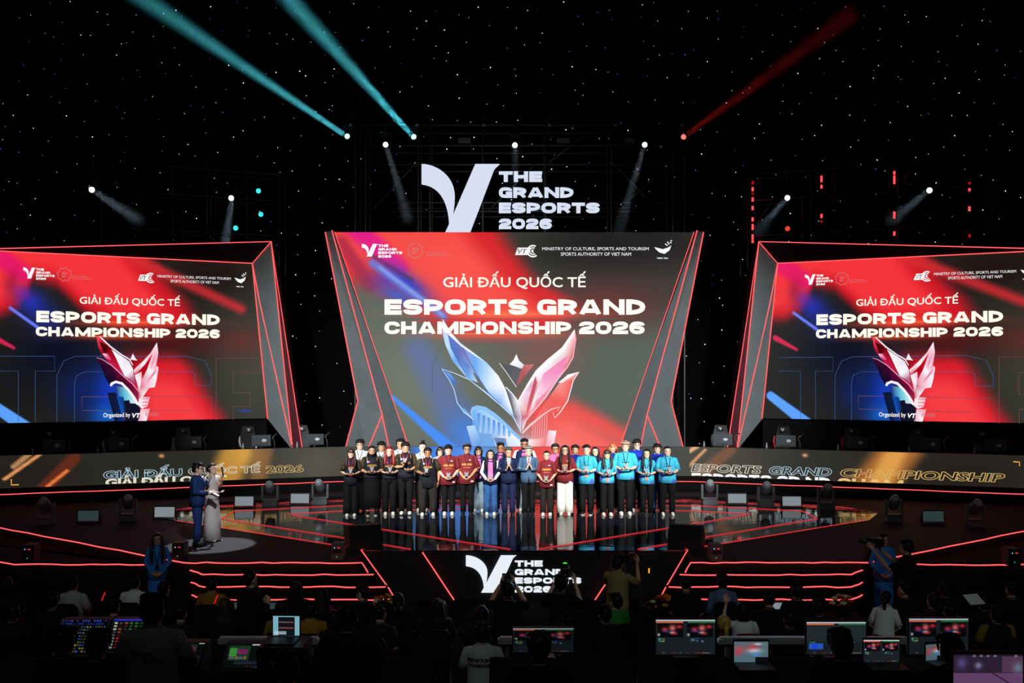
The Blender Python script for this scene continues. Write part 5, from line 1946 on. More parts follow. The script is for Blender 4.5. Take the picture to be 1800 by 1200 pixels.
# ---- glass trophies held by the front row
M_glass = mat('trophy_crystal', (214, 220, 226), 0.15, spec=0.8)
M_glass.node_tree.nodes['Principled BSDF'].inputs['Transmission Weight'].default_value = 0.55
M_tbase = mat('trophy_base', (30, 26, 30), 0.3)
who = ['woman at the far left', 'bearded person', 'red-haired woman', 'man with raised hand', 'stocky man', 'man with striped trousers', 'man in maroon with glasses', 'woman in the varsity jacket', None, None,
       'woman in maroon and charcoal', 'woman in white trousers', 'slim man in cyan', 'woman with the brown fringe', 'tall ash-blond man', 'woman with very long straight hair', 'person at the right end']
for i, wname in enumerate(who):
    if not wname:
        continue
    px, o, S = ROW[i]
    s = S['s']
    W = [a[2] + Vector(a[3]).normalized() * 0.07 * s for a in S['arms_out']]
    c = (W[0] + W[1]) / 2
    if S.get('pose') == 'down' or 'pose2' in S:
        c = W[1] + Vector((0.03, -0.02, 0))
    Mx = Matrix.Rotation(o.rotation_euler.z, 4, 'Z')
    wp = Mx @ (c + Vector((0, -0.02, 0.012))) + Vector(o.location)
    t = empty('glass_trophy', wp, o.rotation_euler.z, 'small glass trophy in the hands of the ' + wname, 'trophy', 'glass trophies')
    MB().bbox((0, 0, .015), (.075, .055, .03), .006).build('base', M_tbase, t)
    pr = MB()
    pr.prism([(-.025, -.012, .03), (.025, -.012, .03), (.05, -.012, .11), (.045, -.012, .165), (.018, -.012, .115), (0, -.012, .14), (-.018, -.012, .115), (-.045, -.012, .165), (-.05, -.012, .11)], (0, .024, 0))
    pr.build('crystal', M_glass, t)

# ---- hosts on the left of the stage
p = ground(347, 957, Z1)
host = person(p, 1.72, dict(H=(957 - 812) * p.y / F, g=1.05, skin=0, hair=('short', 'black'), glasses=True, pose='mic', pose2='hold', lanyard=None,
              top=dict(name='jacket', m=mat('suit_blue', (30, 54, 104), .7), sleeve=1.5, e=.03, suit=(M_white, M_trb), collar=False), bottom=dict(m=mat('suit_blue', ()), w=1.05), shoe=M_shoe_b),
              'host in blue suit standing in the pool of light at the left of the stage', voxel=.012)
p2 = ground(373, 949.5, Z1)
satin = mat('satin_silver', (206, 200, 200), .3, spec=.6)
host2 = person(p2, 1.15, dict(H=(950 - 813) * p2.y / F, fem=True, skin=0, hair=('tied', 'black'), pose='mic', pose2='hold', top=dict(name='bodice', m=satin, sleeve=.35, e=.012, hem=.9),
               bottom=dict(kind='dress', m=satin, w=.20, d=.2, low=.02, top=1.05), shoe=M_shoe_w),
               'host in long silver satin gown with white sash beside the man in blue', voxel=.012)
sash = MB()
for i in range(11):
    t = i / 10
    sash.add([], [])
sash.tube([(.15, -.02, 1.36), (.20, .06, 1.1), (.23, .08, .8), (.26, .05, .5), (.27, .02, .26)], [.03, .05, .055, .05, .05], 8, flat=(Vector((0, 1, 0)), .35))
sash.build('sash', M_white, host2, True)
for hst, lab in ((host, 'black microphone in the hand of the host in blue'), (host2, 'black microphone in the hand of the host in the gown')):
    pass
# ------------------------------------------------------------------ stage lamps and gear
M_lens = mat('lens_glass', (150, 156, 160), 0.1, spec=0.9)
M_haze = {}


def haze_mat(d):
    """thin stage haze: scatters the lamp's light, gives off none of its own"""
    k = 'haze_%g' % d
    if k in MATS:
        return MATS[k]
    m = bpy.data.materials.new(k)
    m.use_nodes = True
    nt = m.node_tree
    nt.nodes.remove(nt.nodes['Principled BSDF'])
    v = nt.nodes.new('ShaderNodeVolumeScatter')
    v.inputs['Density'].default_value = d
    v.inputs['Anisotropy'].default_value = 0.0
    nt.links.new(v.outputs[0], nt.nodes['Material Output'].inputs['Volume'])
    MATS[k] = m
    return m


M_lampgrey = mat('lamp_body_grey', (88, 92, 96), .5)


def moving_head(loc, label, aim=None, lit=None, size=1.0, hang=False, group=None):
    """moving-head lamp: base, yoke, head, lens; aim = direction the head looks"""
    root = empty('moving_head_lamp', loc, 0, label, 'stage lamp', group)
    bm = M_dark if hang else M_lampgrey
    up = -1 if hang else 1
    k = size
    MB().bbox((0, 0, up * .075 * k), (.40 * k, .28 * k, .15 * k), .02, 0).build('base', bm, root)
    y = MB()
    for sd in (1, -1):
        y.bbox((sd * .20 * k, 0, up * .36 * k), (.055 * k, .12 * k, .40 * k), .015)
    y.bbox((0, 0, up * .175 * k), (.40 * k, .16 * k, .05 * k), .015)
    y.build('yoke', bm, root)
    d = Vector(aim or (0, -0.5, 0.35 * up)).normalized()
    c = Vector((0, 0, up * .47 * k))
    h = MB()
    h.tube([c - d * .17 * k, c - d * .12 * k, c + d * .02 * k, c + d * .14 * k, c + d * .17 * k], [.08 * k, .125 * k, .14 * k, .125 * k, .115 * k], 16)
    h.build('head', bm, root, True)
    le = MB()
    le.ball(c + d * .165 * k, (.105 * k,) * 3, 14, 8)
    le.build('lens', lit or M_lens, root, True)
    return root, Vector(loc) + c + d * .29 * k, d


# on the stage floor in front of the banner
for px, py, k, lab in ((475, 890, 1, 'left of the two lit moving-head lamps on the glossy floor, left half'), (563, 886, 1, 'moving-head lamp on the glossy floor nearest the left end of the row of people'),
                       (225, 916, .95, 'dim moving-head lamp on the dark deck left of the host in blue'), (80, 922, .95, 'barely visible moving-head lamp on the dark deck, far left'),
                       (1247, 887, 1, 'moving-head lamp on the glossy floor nearest the right end of the row of people'), (1346, 891, 1, 'second moving-head lamp from the right end of the row of people'),
                       (1452, 896, 1, 'third moving-head lamp from the right end of the row, beside a small white box'), (1571, 917, .95, 'dim moving-head lamp behind the camera operator with headphones'),
                       (1714, 926, .95, 'barely visible moving-head lamp on the dark deck, far right')):
    moving_head(ground(px, py, Z1), lab, (random.uniform(-.2, .2), -.6, .75), None, k, group='moving heads on the stage floor')

# flat strobe panels
m = mat('strobe_face', (60, 66, 70), 0.6, emit=0.42, ecol=(170, 196, 210))
nt = m.node_tree
b = nt.nodes['Principled BSDF']
tc, ck, mp = nt.nodes.new('ShaderNodeTexCoord'), nt.nodes.new('ShaderNodeTexWave'), nt.nodes.new('ShaderNodeMapping')
mp.inputs['Scale'].default_value = (14, 1, 9)
nt.links.new(tc.outputs['Object'], mp.inputs[0])
nt.links.new(mp.outputs[0], ck.inputs['Vector'])
rp = nt.nodes.new('ShaderNodeValToRGB')
rp.color_ramp.elements[0].color = (*srgb(150, 190, 215), 1)
rp.color_ramp.elements[1].color = (*srgb(214, 206, 196), 1)
nt.links.new(ck.outputs[0], rp.inputs[0])
nt.links.new(rp.outputs[0], b.inputs['Emission Color'])
m2 = mat('strobe_face_dim', (60, 66, 70), 0.6, emit=0.07, ecol=(150, 196, 200))


def strobe(loc, label, face, w_=.48, h_=.24, lit=True, rz=0):
    root = empty('strobe_panel', loc, rz, label, 'stage lamp', 'strobe panels')
    R_ = Matrix.Rotation(-.12, 3, 'X')
    MB().bbox((0, .06, .05 + h_ / 2), (w_ + .05, .09, h_ + .05), .012, rot=R_).build('housing', M_dark, root)
    MB().box((0, .008, .05 + h_ / 2), (w_, .012, h_), rot=R_).build('panel_face', face, root)
    br = MB()
    for sd in (1, -1):
        br.box((sd * (w_ / 2 + .04), .06, .09), (.015, .05, .18))
    br.box((0, .06, .006), (w_ + .09, .05, .012))
    br.build('bracket', M_blk, root)
    return root


for px, py, f_, lab in ((429, 892, m, 'lit strobe panel between the host in the gown and the first moving-head lamp'), (527, 887, m, 'lit strobe panel between the two moving-head lamps on the left'),
                        (289, 912, m, 'lit strobe panel on the dark deck left of the hosts'), (155, 919, m2, 'dimmer strobe panel on the dark deck, far left'),
                        (1296, 887, m, 'lit strobe panel between the first two moving-head lamps on the right'), (1392, 892, m, 'lit strobe panel between the second and third moving-head lamps on the right'),
                        (1641, 920, m2, 'dim strobe panel on the dark deck right of the camera operator')):
    strobe(ground(px, py, Z1), lab, f_)
for px, lab in ((1366, 'small strobe panel on the lower stairs left of the flowers on the right'), (1434, 'small strobe panel on the lower stairs beside the flowers on the right'),
                (412, 'small strobe panel on the lower stairs left of the clapping standing person'), (476, 'small strobe panel on the lower stairs right of the clapping standing person')):
    strobe((at(px, 1060, 17.68).x, 17.70, 0.32), lab, m2 if px < 1000 else m, .26, .11)

# black power boxes along the stage edge
M_led_r, M_led_g, M_led_w = [mat('led_' + n, (10, 10, 10), emit=1.5, ecol=c) for n, c in (('r', (255, 50, 60)), ('g', (60, 230, 140)), ('b', (150, 210, 255)))]
for px, py, mm, lab in ((317, 981, M_blk, 'black power box on the stage edge below the hosts'), (55, 985, M_blk, 'black power box on the far left stage edge'),
                        (595, 982, M_lampgrey, 'grey power box on the stage edge left of the black wedge speaker'), (1257, 984, M_lampgrey, 'grey power box on the stage edge right of the black wedge speaker'),
                        (1534, 978, M_blk, 'black power box behind the attendant in the blue dress on the right'), (1777, 992, M_blk, 'black power box on the far right stage edge')):
    p = ground(px, py, Z1)
    if p.y < 18.95 and abs(p.x) < 6.4:
        p.y = 18.95
    t = empty('power_box', p, 0, lab, 'equipment', 'power boxes on the stage edge')
    MB().bbox((0, 0, .16), (.23, .30, .32), .012).build('case', mm, t)
    MB().box((0, -.152, .17), (.17, .006, .07)).build('vent_plate', M_blk, t)
    q = MB()
    q.box((-.05, -.153, .24), (.016, .008, .014), 0)
    q.box((.015, -.153, .24), (.018, .008, .014), 1)
    q.box((.04, -.153, .24), (.018, .008, .014), 1)
    q.box((-.01, -.153, .07), (.012, .008, .01), 2)
    q.build('indicator_lamps', [M_led_w, M_led_r, M_led_g], t)

# wedge monitors
for px, lab in ((636, 'black wedge speaker at the left front corner of the glossy floor'), (1211, 'black wedge speaker at the right front corner of the glossy floor')):
    p = ground(px, 966, Z1)
    p.y = max(p.y, 20.35)
    t = empty('wedge_speaker', p, .35 if px < 900 else -.35, lab, 'speaker', 'stage wedge speakers')
    c = MB()
    prof = [(-.26, 0), (.30, 0), (.30, .26), (.12, .46), (-.06, .46), (-.26, .20)]
    c.prism([(-.34, y, z) for y, z in prof], (.68, 0, 0))
    c.build('cabinet', mat('speaker_black', (24, 24, 25), .55), t)
    g_ = MB()
    g_.prism([(-.30, .285, .03), (.30, .285, .03), (.30, .285, .24), (-.30, .285, .24)], (0, .03, 0))
    g_.build('grille', M_dark, t)
    MB().box((0, -.262, .12), (.2, .012, .06)).build('handle', M_dark, t)

# ---- lamps on the scaffolds
def glow(name, col, e):
    return mat(name, (20, 20, 20), 0.4, emit=e, ecol=col)


G_w, G_c, G_r, G_t = glow('lamp_white', (225, 240, 255), 3.0), glow('lamp_cyan', (150, 250, 255), 3.0), glow('lamp_red', (255, 90, 80), 2.5), glow('lamp_teal', (60, 226, 226), 1.2)


def beam(src, d, L, r0, r1, color, watts, dens, label):
    """nearly parallel lamp and the haze it lights"""
    d = d.normalized()
    l = bpy.data.lights.new('beam_lamp', 'AREA')
    l.shape = 'DISK'
    l.size = r0 * 2
    l.spread = 2 * math.atan((r1 - r0) / L)
    l.energy = watts
    l.color = color
    o = bpy.data.objects.new('beam_lamp', l)
    COL.objects.link(o)
    o.location = src
    o.rotation_euler = d.to_track_quat('-Z', 'Y').to_euler()
    h = MB()
    h.tube([src + d * .02, src + d * L], [r0 * 1.05, r1 * 1.3], 24)
    o = h.build('haze', haze_mat(dens), None)
    return tag(o, label, 'haze', None, 'stuff')


def sc_depth(px):
    """distance of the scaffold face seen at this column"""
    if 560 < px < 1240:
        return 33.75
    k = (px - PX) / F
    sg = -1 if px < 900 else 1
    # Y = 34 - .42 (|X| - 8), X = CX + k Y
    return (34 + .42 * 8 - .42 * sg * CX) / (1 + .42 * sg * k) - .22


def hook(p, root, size):
    """clamp pipe from the lamp base up to the scaffold rail above"""
    z = min([q for q in ((10.05, 10.35, 11.65, 12.3, 13.0) if abs(p.x) < 6.5 else (9.2, 10.4, 11.3, 11.6)) if q > p.z + .02] or [p.z + .1])
    MB().tube([(0, 0, -.02), (0, 0, z - p.z + .03), (0, .30, z - p.z + .03)], .02, 6).build('clamp', M_metal, root, True)


def scaff_lamp(px, py, Y, lit, label, aim, size=.85, group='lamps on the scaffolds'):
    p = at(px, py, sc_depth(px)) + Vector((0, 0, .47 * size))
    r_ = moving_head(p, label, aim, lit, size, True, group)
    hook(p, r_[0], size)
    return r_


BEAM = 0.02
top_l = [(613, 242, 33.8, G_c, 'lamp throwing a long cyan beam, at the left end of the middle scaffold', (at(235, -14, 27), (.10, .75, .85), 3000, .016)),
         (729, 243, 33.8, G_c, 'lamp throwing the steeper cyan beam, second along the middle scaffold', (at(497, -14, 27), (.10, .75, .85), 3000, .016)),
         (1199, 243, 33.8, G_r, 'red lamp with a faint red beam at the right end of the middle scaffold', (at(1490, 30, 27), (1, .04, .03), 420, .012)),
         (678, 254, 33.8, G_w, 'white lamp shining down, between the two cyan lamps', (at(716, 380, 31), (.7, .85, 1), 240, .012)),
         (905, 255, 33.8, G_w, 'white lamp shining down above the middle of the glowing title', (at(906, 360, 31), (.7, .85, 1), 240, .012)),
         (1133, 254, 33.8, G_w, 'white lamp shining down, left of the red lamp', (at(1090, 400, 31), (.7, .85, 1), 240, .012)),
         (163, 334, 30.2, G_w, 'white lamp on the left scaffold shining down to the right, far left', (at(240, 385, 28), (.6, .8, 1), 240, .012)),
         (408, 348, 32.2, G_w, 'white lamp on the left scaffold shining straight down', (at(394, 440, 30), (.6, .8, 1), 240, .014)),
         (1383, 348, 32.2, G_w, 'white lamp on the right scaffold nearest the middle screen', (at(1335, 405, 30), (.6, .8, 1), 170, .012)),
         (1632, 335, 30.6, G_w, 'white lamp on the right scaffold between two red pixel tubes', (at(1570, 385, 28.5), (.6, .8, 1), 170, .012)),
         (456, 336, 32.4, G_t, 'teal lamp highest of three on the left scaffold end', None), (460, 377, 32.4, G_t, 'teal lamp seen edge-on, middle of three on the left scaffold end', None),
         (416, 401, 32.2, G_t, 'teal lamp lowest of three on the left scaffold end', None), (1385, 402, 32.2, glow('lamp_red_dim', (240, 70, 60), .9), 'round red lamp low on the right scaffold', None)]
for px, py, Y, lit, lab, bm_ in top_l:
    if bm_ is None:
        scaff_lamp(px, py, Y, lit, lab, (random.uniform(-.4, .4), -1, -.1), .8)
        continue
    end, col, wt, dens = bm_
    src = at(px, py, sc_depth(px))
    d = (end - src)
    scaff_lamp(px, py, Y, lit, lab, (d.normalized() * .5 + Vector((0, -1, 0))))
    L = d.length
    strong = wt > 350
    r1 = .42 if strong else .30
    beam(src + d.normalized() * .25, d, L, .09, r1, col, wt * BEAM, dens, 'light beam in haze from the ' + lab.split(' shining')[0].split(' throwing')[0].split(' with')[0] + ', ' + lab.split(', ')[-1].split(' at the ')[-1])
for px, lab in ((617, 0), (733, 0), (850, 0), (966, 0), (1082, 0), (1198, 0)):
    scaff_lamp(px, 218, 0, M_lens, 'unlit moving-head lamp on the top rail of the middle scaffold', (0, -1, -.5), .6, 'unlit lamps on the middle scaffold')
for px, py, Y in ((205, 320, 30.6), (332, 326, 31.6), (1468, 330, 31.6), (1598, 322, 30.6), (370, 415, 32), (1410, 410, 32), (1490, 415, 31.4)):
    scaff_lamp(px, py, 0, M_lens, 'unlit moving-head lamp hanging in a side scaffold', (0, -1, -.4), .6, 'unlit lamps on the side scaffolds')
for px, py in ((816, 228), (990, 228), (1109, 228)):
    t = strobe(Vector((at(px, py, 33.8).x, 33.86, 12.30)), 'unlit flat panel lamp on the top of the middle scaffold', mat('panel_grey', (120, 122, 116), .6), .42, .18)
    t['group'] = 'unlit panel lamps on the middle scaffold'

# red pixel tubes on the right scaffold
M_px = mat('pixel_red', (20, 5, 5), .4, emit=1.7, ecol=(255, 70, 76))
M_px2 = mat('pixel_red_dim', (20, 5, 5), .4, emit=.45, ecol=(255, 30, 36))
for px, Y, on, lab in ((1323, 32.6, [(318, 324, 0), (329, 336, 1), (339, 342, 0), (347, 354, 1), (362, 369, 1), (382, 389, 1), (394, 404, 1), (412, 420, 1), (421, 427, 1)], 'first red pixel tube from the middle screen'),
                       (1444, 31.9, [(309, 320, 1), (325, 331, 1), (376, 383, 1), (388, 391, 0)], 'second red pixel tube from the middle screen'),
                       (1572, 31.0, [(301, 307, 1), (309, 323, 1), (372, 384, 1), (407, 414, 1)], 'third red pixel tube from the middle screen'),
                       (1704, 30.0, [(320, 324, 0), (331, 336, 1), (363, 371, 1), (412, 417, 0)], 'fourth red pixel tube from the middle screen')):
    Y = sc_depth(px) + .1
    a, b_ = at(px, 296, Y), at(px, 432, Y)
    t = empty('pixel_tube', b_, 0, lab, 'light tube', 'red pixel tubes')
    MB().tube([(0, .03, 0), (0, .03, a.z - b_.z)], .035, 8).build('tube', M_blk, t, True)
    MB().tube([(0, .02, .9), (0, .2, .9)], .015, 6).build('clamp', M_metal, t)
    for y0, y1, br in on:
        z0, z1 = at(px, y1, Y).z - b_.z, at(px, y0, Y).z - b_.z
        MB().tube([(0, 0, z0), (0, 0, z1)], .036, 8).build('pixel', M_px if br else M_px2, t, True)

# ------------------------------------------------------------------ gaming desks behind the banners
M_acc = {'w': mat('chair_white', (190, 192, 194), .5), 'r': mat('chair_red', (170, 28, 40), .5), 'k': M_dark}
for pl, side in ((BL, 'left'), (BR, 'right')):
    a, b_ = (0.3, pl.L - 0.1) if side == 'left' else (0.1, pl.L - 0.3)
    t = empty('desk', pl.pt((a + b_) / 2, 1.6, -.55), 0, 'long black players desk behind the %s banner screen' % side, 'desk', 'players desks')
    q = [pl.pt(a, 2.27, -.18), pl.pt(b_, 2.27, -.18), pl.pt(b_, 2.27, -.92), pl.pt(a, 2.27, -.92)]
    keep(MB().prism(q, (0, 0, -.04)).build('tabletop', M_blk, t))
    for s in np.linspace(a + .2, b_ - .2, 6):
        keep(MB().tube([pl.pt(s, 1.6, -.55), pl.pt(s, 2.24, -.55)], .03, 8).build('leg', M_blk, t))


def station(px, side, acc, name):
    pl = BL if side == 'left' else BR
    s, _ = pl.hit(px, 800)
    rz = math.atan2(pl.d.y, pl.d.x)
    c = empty('gaming_chair', pl.pt(s - .1, 1.6, -1.35), rz + random.uniform(-.25, .25), 'gaming chair %s' % name, 'chair', 'gaming chairs')
    MB().bbox((0, 0, .48), (.5, .5, .12), .04).build('seat', M_blk, c)
    bk = MB()
    bk.prism([(-.20, .22, .5), (.20, .22, .5), (.27, .26, .85), (.25, .30, 1.0), (.17, .32, 1.30), (-.17, .32, 1.30), (-.25, .30, 1.0), (-.27, .26, .85)], (0, .09, 0))
    bk.build('backrest', M_blk, c)
    for sd in (1, -1):
        MB().tube([(sd * .21, .21, .52), (sd * .28, .2, .85), (sd * .26, .25, 1.0)], [.025, .035, .02], 8).build('side_bolster', M_acc[acc], c)
        MB().bbox((sd * .31, .05, .68), (.07, .28, .04), .015).build('armrest', M_dark, c)
    MB().bbox((0, .26, 1.20), (.24, .08, .15), .03).build('headrest', M_dark, c)
    e_ = MB()
    logo_on(e_, Plane((-.05, .212), (.05, .212)), .0, .1, 1.16, 1.24, 0, 0.0)
    e_.build('emblem', M_white, c)
    MB().tube([(0, 0, .1), (0, 0, .44)], .03, 8).build('gas_lift', M_dark, c)
    bs = MB()
    for k in range(5):
        t_ = k * 2 * PI / 5
        bs.tube([(0, 0, .10), (.3 * math.cos(t_), .3 * math.sin(t_), .05)], [.03, .02], 6)
    bs.build('star_base', M_dark, c)
    # monitor, its back to the hall
    mo = empty('monitor', pl.pt(s + .12, 2.27, -.42), rz + random.uniform(-.12, .12), 'gaming monitor before the gaming chair %s' % name, 'monitor', 'gaming monitors')
    sh = MB()
    sh.prism([(-.28, 0, .10), (.28, 0, .10), (.28, 0, .43), (-.28, 0, .43)], (0, .03, 0))
    sh.prism([(-.2, -.03, .14), (.2, -.03, .14), (.15, -.03, .39), (-.15, -.03, .39)], (0, .035, 0))
    sh.build('shell', mat('monitor_grey', (74, 78, 80), .4), mo)
    MB().tube([(0, .02, .0), (0, .02, .2)], .025, 8).build('stand', M_dark, mo)
    MB().bbox((0, .02, .008), (.26, .2, .016), .005).build('foot', M_dark, mo)
    v, f, _ = text_shape('V', offset=.03)
    em = MB()
    em.ball((.08, -.032, .27), (.07, .006, .045), 12, 6)
    em.build('sticker', mat('sticker_white', (214, 214, 214), .5), mo)
    # microphone arm
    a = empty('boom_microphone', pl.pt(s + .52, 2.27, -.5), rz, 'boom microphone beside the gaming chair %s' % name, 'microphone', 'desk microphones')
    MB().tube([(0, 0, 0), (0, 0, .18), (-.06, 0, .36), (.05, 0, .44)], .012, 6).build('arm', M_metal, a, True)
    MB().tube([(.02, 0, .46), (.10, 0, .43)], .022, 8).build('capsule', M_blk, a, True)
    # bottle
    if name != 'x':
        bo = empty('water_bottle', pl.pt(s - .42, 2.27, -.3), 0, 'water bottle left of the gaming chair %s' % name, 'bottle', 'bottles on the players desks')
        MB().loft([(0, .03, .03), (.13, .031, .031), (.16, .014, .014), (.185, .013, .013)], 12).build('bottle_body', mat('bottle_clear', (150, 160, 164), .15), bo, True)
        MB().loft([(.185, .016, .016), (.205, .016, .016)], 10).build('cap', M_white, bo)


for px, side, acc, name in ((85, 'left', 'k', 'at the dark far left end'), (200, 'left', 'w', 'second from the far left'), (330, 'left', 'w', 'below the winged cup on the left screen'),
                            (455, 'left', 'w', 'below the inner corner of the left screen'), (550, 'left', 'k', 'next to the left wing of the middle screen'),
                            (1260, 'right', 'k', 'next to the right wing of the middle screen'), (1372, 'right', 'r', 'below the inner corner of the right screen'), (1500, 'right', 'r', 'below the winged cup on the right screen'),
                            (1628, 'right', 'k', 'second from the far right'), (1745, 'right', 'k', 'at the dark far right end')):
    station(px, side, acc, name)
# ------------------------------------------------------------------ hall: front rows, crew, control desks
RZ = 1.2                 # control platform
tag(MB().box((0, 6.3, RZ / 2), (30, 8.0, RZ)).build('floor_control', M_side), kind='structure')
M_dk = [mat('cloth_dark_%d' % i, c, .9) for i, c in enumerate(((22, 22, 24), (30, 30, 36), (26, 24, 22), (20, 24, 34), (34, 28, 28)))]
M_yel = mat('shirt_mustard', (150, 112, 36), .85)
M_yel2 = mat('shirt_olive_yellow', (130, 112, 40), .85)
M_wsh = mat('shirt_white', (220, 222, 222), .85)
M_gsh = mat('tee_grey', (168, 172, 172), .9)
M_gsd = mat('tee_print_grey', (70, 72, 72), .9)
M_ao = mat('ao_dai_blue', (44, 140, 226), .6)
M_rch = mat('chair_red_cloth', (120, 22, 30), .8)
M_grn = mat('hoodie_green', (46, 130, 50), .85)
M_khk = mat('shirt_khaki', (150, 134, 84), .85)
TAKEN = []


def chair(p, rz, m, label='dark audience chair in the unlit hall', group='audience chairs'):
    t = empty('audience_chair', p, rz, label, 'chair', group)
    MB().bbox((0, 0, .41), (.44, .42, .06), .02).build('seat', m, t)
    b_ = MB()
    b_.prism([(-.21, .25, .48), (.21, .25, .48), (.20, .27, .86), (.14, .28, .93), (-.14, .28, .93), (-.20, .27, .86)], (0, .04, 0))
    b_.build('backrest', m, t)
    for sx_ in (1, -1):
        for sy in (1, -1):
            MB().tube([(sx_ * .19, sy * .18, 0), (sx_ * .19, sy * .18, .39)], .013, 6).build('leg', M_metal, t)
        MB().tube([(sx_ * .19, .2, .36), (sx_ * .19, .27, .55)], .013, 6).build('back_post', M_metal, t)
    return t


def seated(px, ytop, S, label, group=None, yaw=PI, z0=0.0, seat=M_dk[0], k=.985, voxel=.018):
    zt = 1.34 * k
    Y = (CZ - z0 - zt) * F / (ytop - PY)
    p = at(px, ytop, Y)
    p.z = z0
    S['sit'] = True
    S['H'] = 1.71 * k
    S.setdefault('pose', 'lap')
    S.setdefault('face', abs(yaw - PI) > .6)
    S.setdefault('bottom', dict(m=M_dk[0]))
    S.setdefault('hair', ('short', 'black'))
    if z0 == 0:      # shift along the row until nobody is in the way
        x0 = p.x
        for k in range(60 if group else 12):
            if all(math.hypot(p.x - a, (p.y - b_)) > (.62 if group else .55) for a, b_ in TAKEN):
                break
            p.x = x0 + (.04 * (k + 2) // 2 * (1 if k % 2 else -1)) * 1.0 + (k % 3) * .011
        else:
            if group:
                return None
            p.x = x0
    TAKEN.append((p.x, p.y))
    o = person(p, yaw, S, label, group, voxel)
    if seat:
        chair(p, yaw, seat)
    return o


def standing(px, ytop, S, label, group=None, yaw=PI, z0=0.0, H=1.72, voxel=.018):
    Y = (CZ - z0 - H) * F / (ytop - PY)
    p = at(px, ytop, Y)
    p.z = z0
    TAKEN.append((p.x, p.y))
    S['H'] = H
    S.setdefault('face', abs(yaw - PI) > .6)
    S.setdefault('bottom', dict(m=M_dk[0]))
    S.setdefault('hair', ('short', 'black'))
    return person(p, yaw, S, label, group, voxel)


TT = lambda m, **k: dict(m=m, sleeve=k.pop('sleeve', .9), e=.024, hem=.78, **k)
TL = lambda m, **k: dict(name='jacket', m=m, sleeve=1.5, e=.03, hem=.78, **k)
# spectators one can tell apart
seated(1270, 1008, dict(pose='clasp', hair=('short', 'black'), top=TL(mat('suit_steel', (92, 114, 146), .8))), 'front-row man in steel blue suit seen from behind, below the right stairs')
seated(1401, 1024, dict(top=TL(M_dk[0]), g=1.15), 'front-row man in black suit seen from behind, between two small strobe panels')
seated(1306, 1056, dict(fem=True, hair=('bob', 'black'), pose='raise', pose2='lap', top=TT(M_wsh, sleeve=.6)), 'woman in white top raising one open hand, behind the man in steel blue suit', seat=M_rch)
seated(1272, 1079, dict(fem=True, hair=('tail', 'gold'), top=TL(M_dk[2])), 'person with blond ponytail below the man in steel blue suit')
standing(1553, 1042, dict(fem=True, hair=('tail', 'black'), pose='lap', lean=.45, top=TT(M_wsh)), 'woman with ponytail in white tee bending forward, right of the flowers', H=1.45, yaw=PI - .5)
seated(1590, 1022, dict(pose='clap', skin=1, hair=('fade', 'black'), top=TT(M_dk[3])), 'clapping man in dark navy behind the bending woman in white', yaw=PI + .6)
seated(1778, 1022, dict(skin=1, hair=('fade', 'black'), g=1.1, top=TL(M_dk[2])), 'man with cropped hair at the right edge of the hall, seen from behind')
seated(1728, 1041, dict(skin=1, top=TL(M_dk[4])), 'man in dark brown jacket reading white papers, right part of the hall')
seated(1752, 1062, dict(top=dict(m=M_dk[1], sleeve_m=M_yel2, sleeve=.9, e=.024, hem=.78), g=1.15), 'spectator in dark top with olive yellow sleeve, far right')
seated(128, 1011, dict(top=TT(M_gsh)), 'seated man in pale grey shirt, left of the attendant in blue')
seated(237, 1009, dict(top=TT(M_wsh)), 'seated man in white shirt directly left of the attendant in the blue dress')
seated(372, 1012, dict(top=TT(M_yel)), 'seated person in mustard shirt below the left stairs')
seated(495, 1055, dict(top=TT(M_yel2)), 'seated person in olive yellow jersey behind the open laptop on the left')
seated(546, 1056, dict(top=TT(M_yel), g=1.1), 'seated person in mustard jersey right of the open laptop')
seated(638, 1026, dict(pose='clap', skin=0, face=True, top=TL(M_dk[0])), 'man in black suit turned to the right beside the left flowers', yaw=PI + 1.1)
seated(396, 1048, dict(fem=True, hair=('long', 'brown'), top=TT(M_dk[4])), 'woman with long brown hair below the mustard shirt on the left')
seated(566, 1031, dict(fem=True, hair=('long', 'black'), top=TT(mat('top_magenta', (140, 24, 70), .85))), 'woman in dark magenta top left of the man in black suit')
seated(1083, 1041, dict(top=TL(M_grn), hair=('short', 'black')), 'person in green hoodie right of the white stage-front logo', yaw=PI + .5)
seated(770, 1050, dict(fem=True, hair=('long', 'black'), top=TT(M_dk[1])), 'long-haired spectator below the left slanted line of the stage front')
seated(848, 1062, dict(fem=True, hair=('long', 'black'), top=TT(M_dk[0]), g=1.1), 'long-haired spectator just behind the person in white lettered tee')
standing(440, 1001, dict(pose='clap', hair=('bun', 'black'), top=TL(M_dk[0]), g=1.15), 'standing person in black clapping in front of the left stairs', yaw=PI - .7)
ph_man = standing(893, 1019, dict(pose='phone', skin=1, top=TT(M_dk[0]), g=1.05), 'man in black holding up a phone in front of the white stage-front logo')
cam_man = standing(986, 1008, dict(pose='aim', top=TT(M_dk[0])), 'videographer in black with a green-lit camera before the stage-front logo', yaw=PI - .2)
kh = standing(1086, 974, dict(pose='aim', skin=1, top=TT(M_khk)), 'man in khaki shirt with a photo camera left of the dark monitor on a stand', yaw=PI - .5)
ao1 = standing(277, 935, dict(fem=True, skin=1, face=True, hair=('verylong', 'brown'), pose='clasp', lanyard=(M_blk, M_blk, 1.08), top=TL(M_ao, collar=True), bottom=dict(kind='dress', m=M_ao, w=.19, d=.12, low=.25, top=1.0)),
               'attendant in blue tunic dress with long brown hair and black badge, left of the stairs', yaw=.25, H=1.60, voxel=.014)
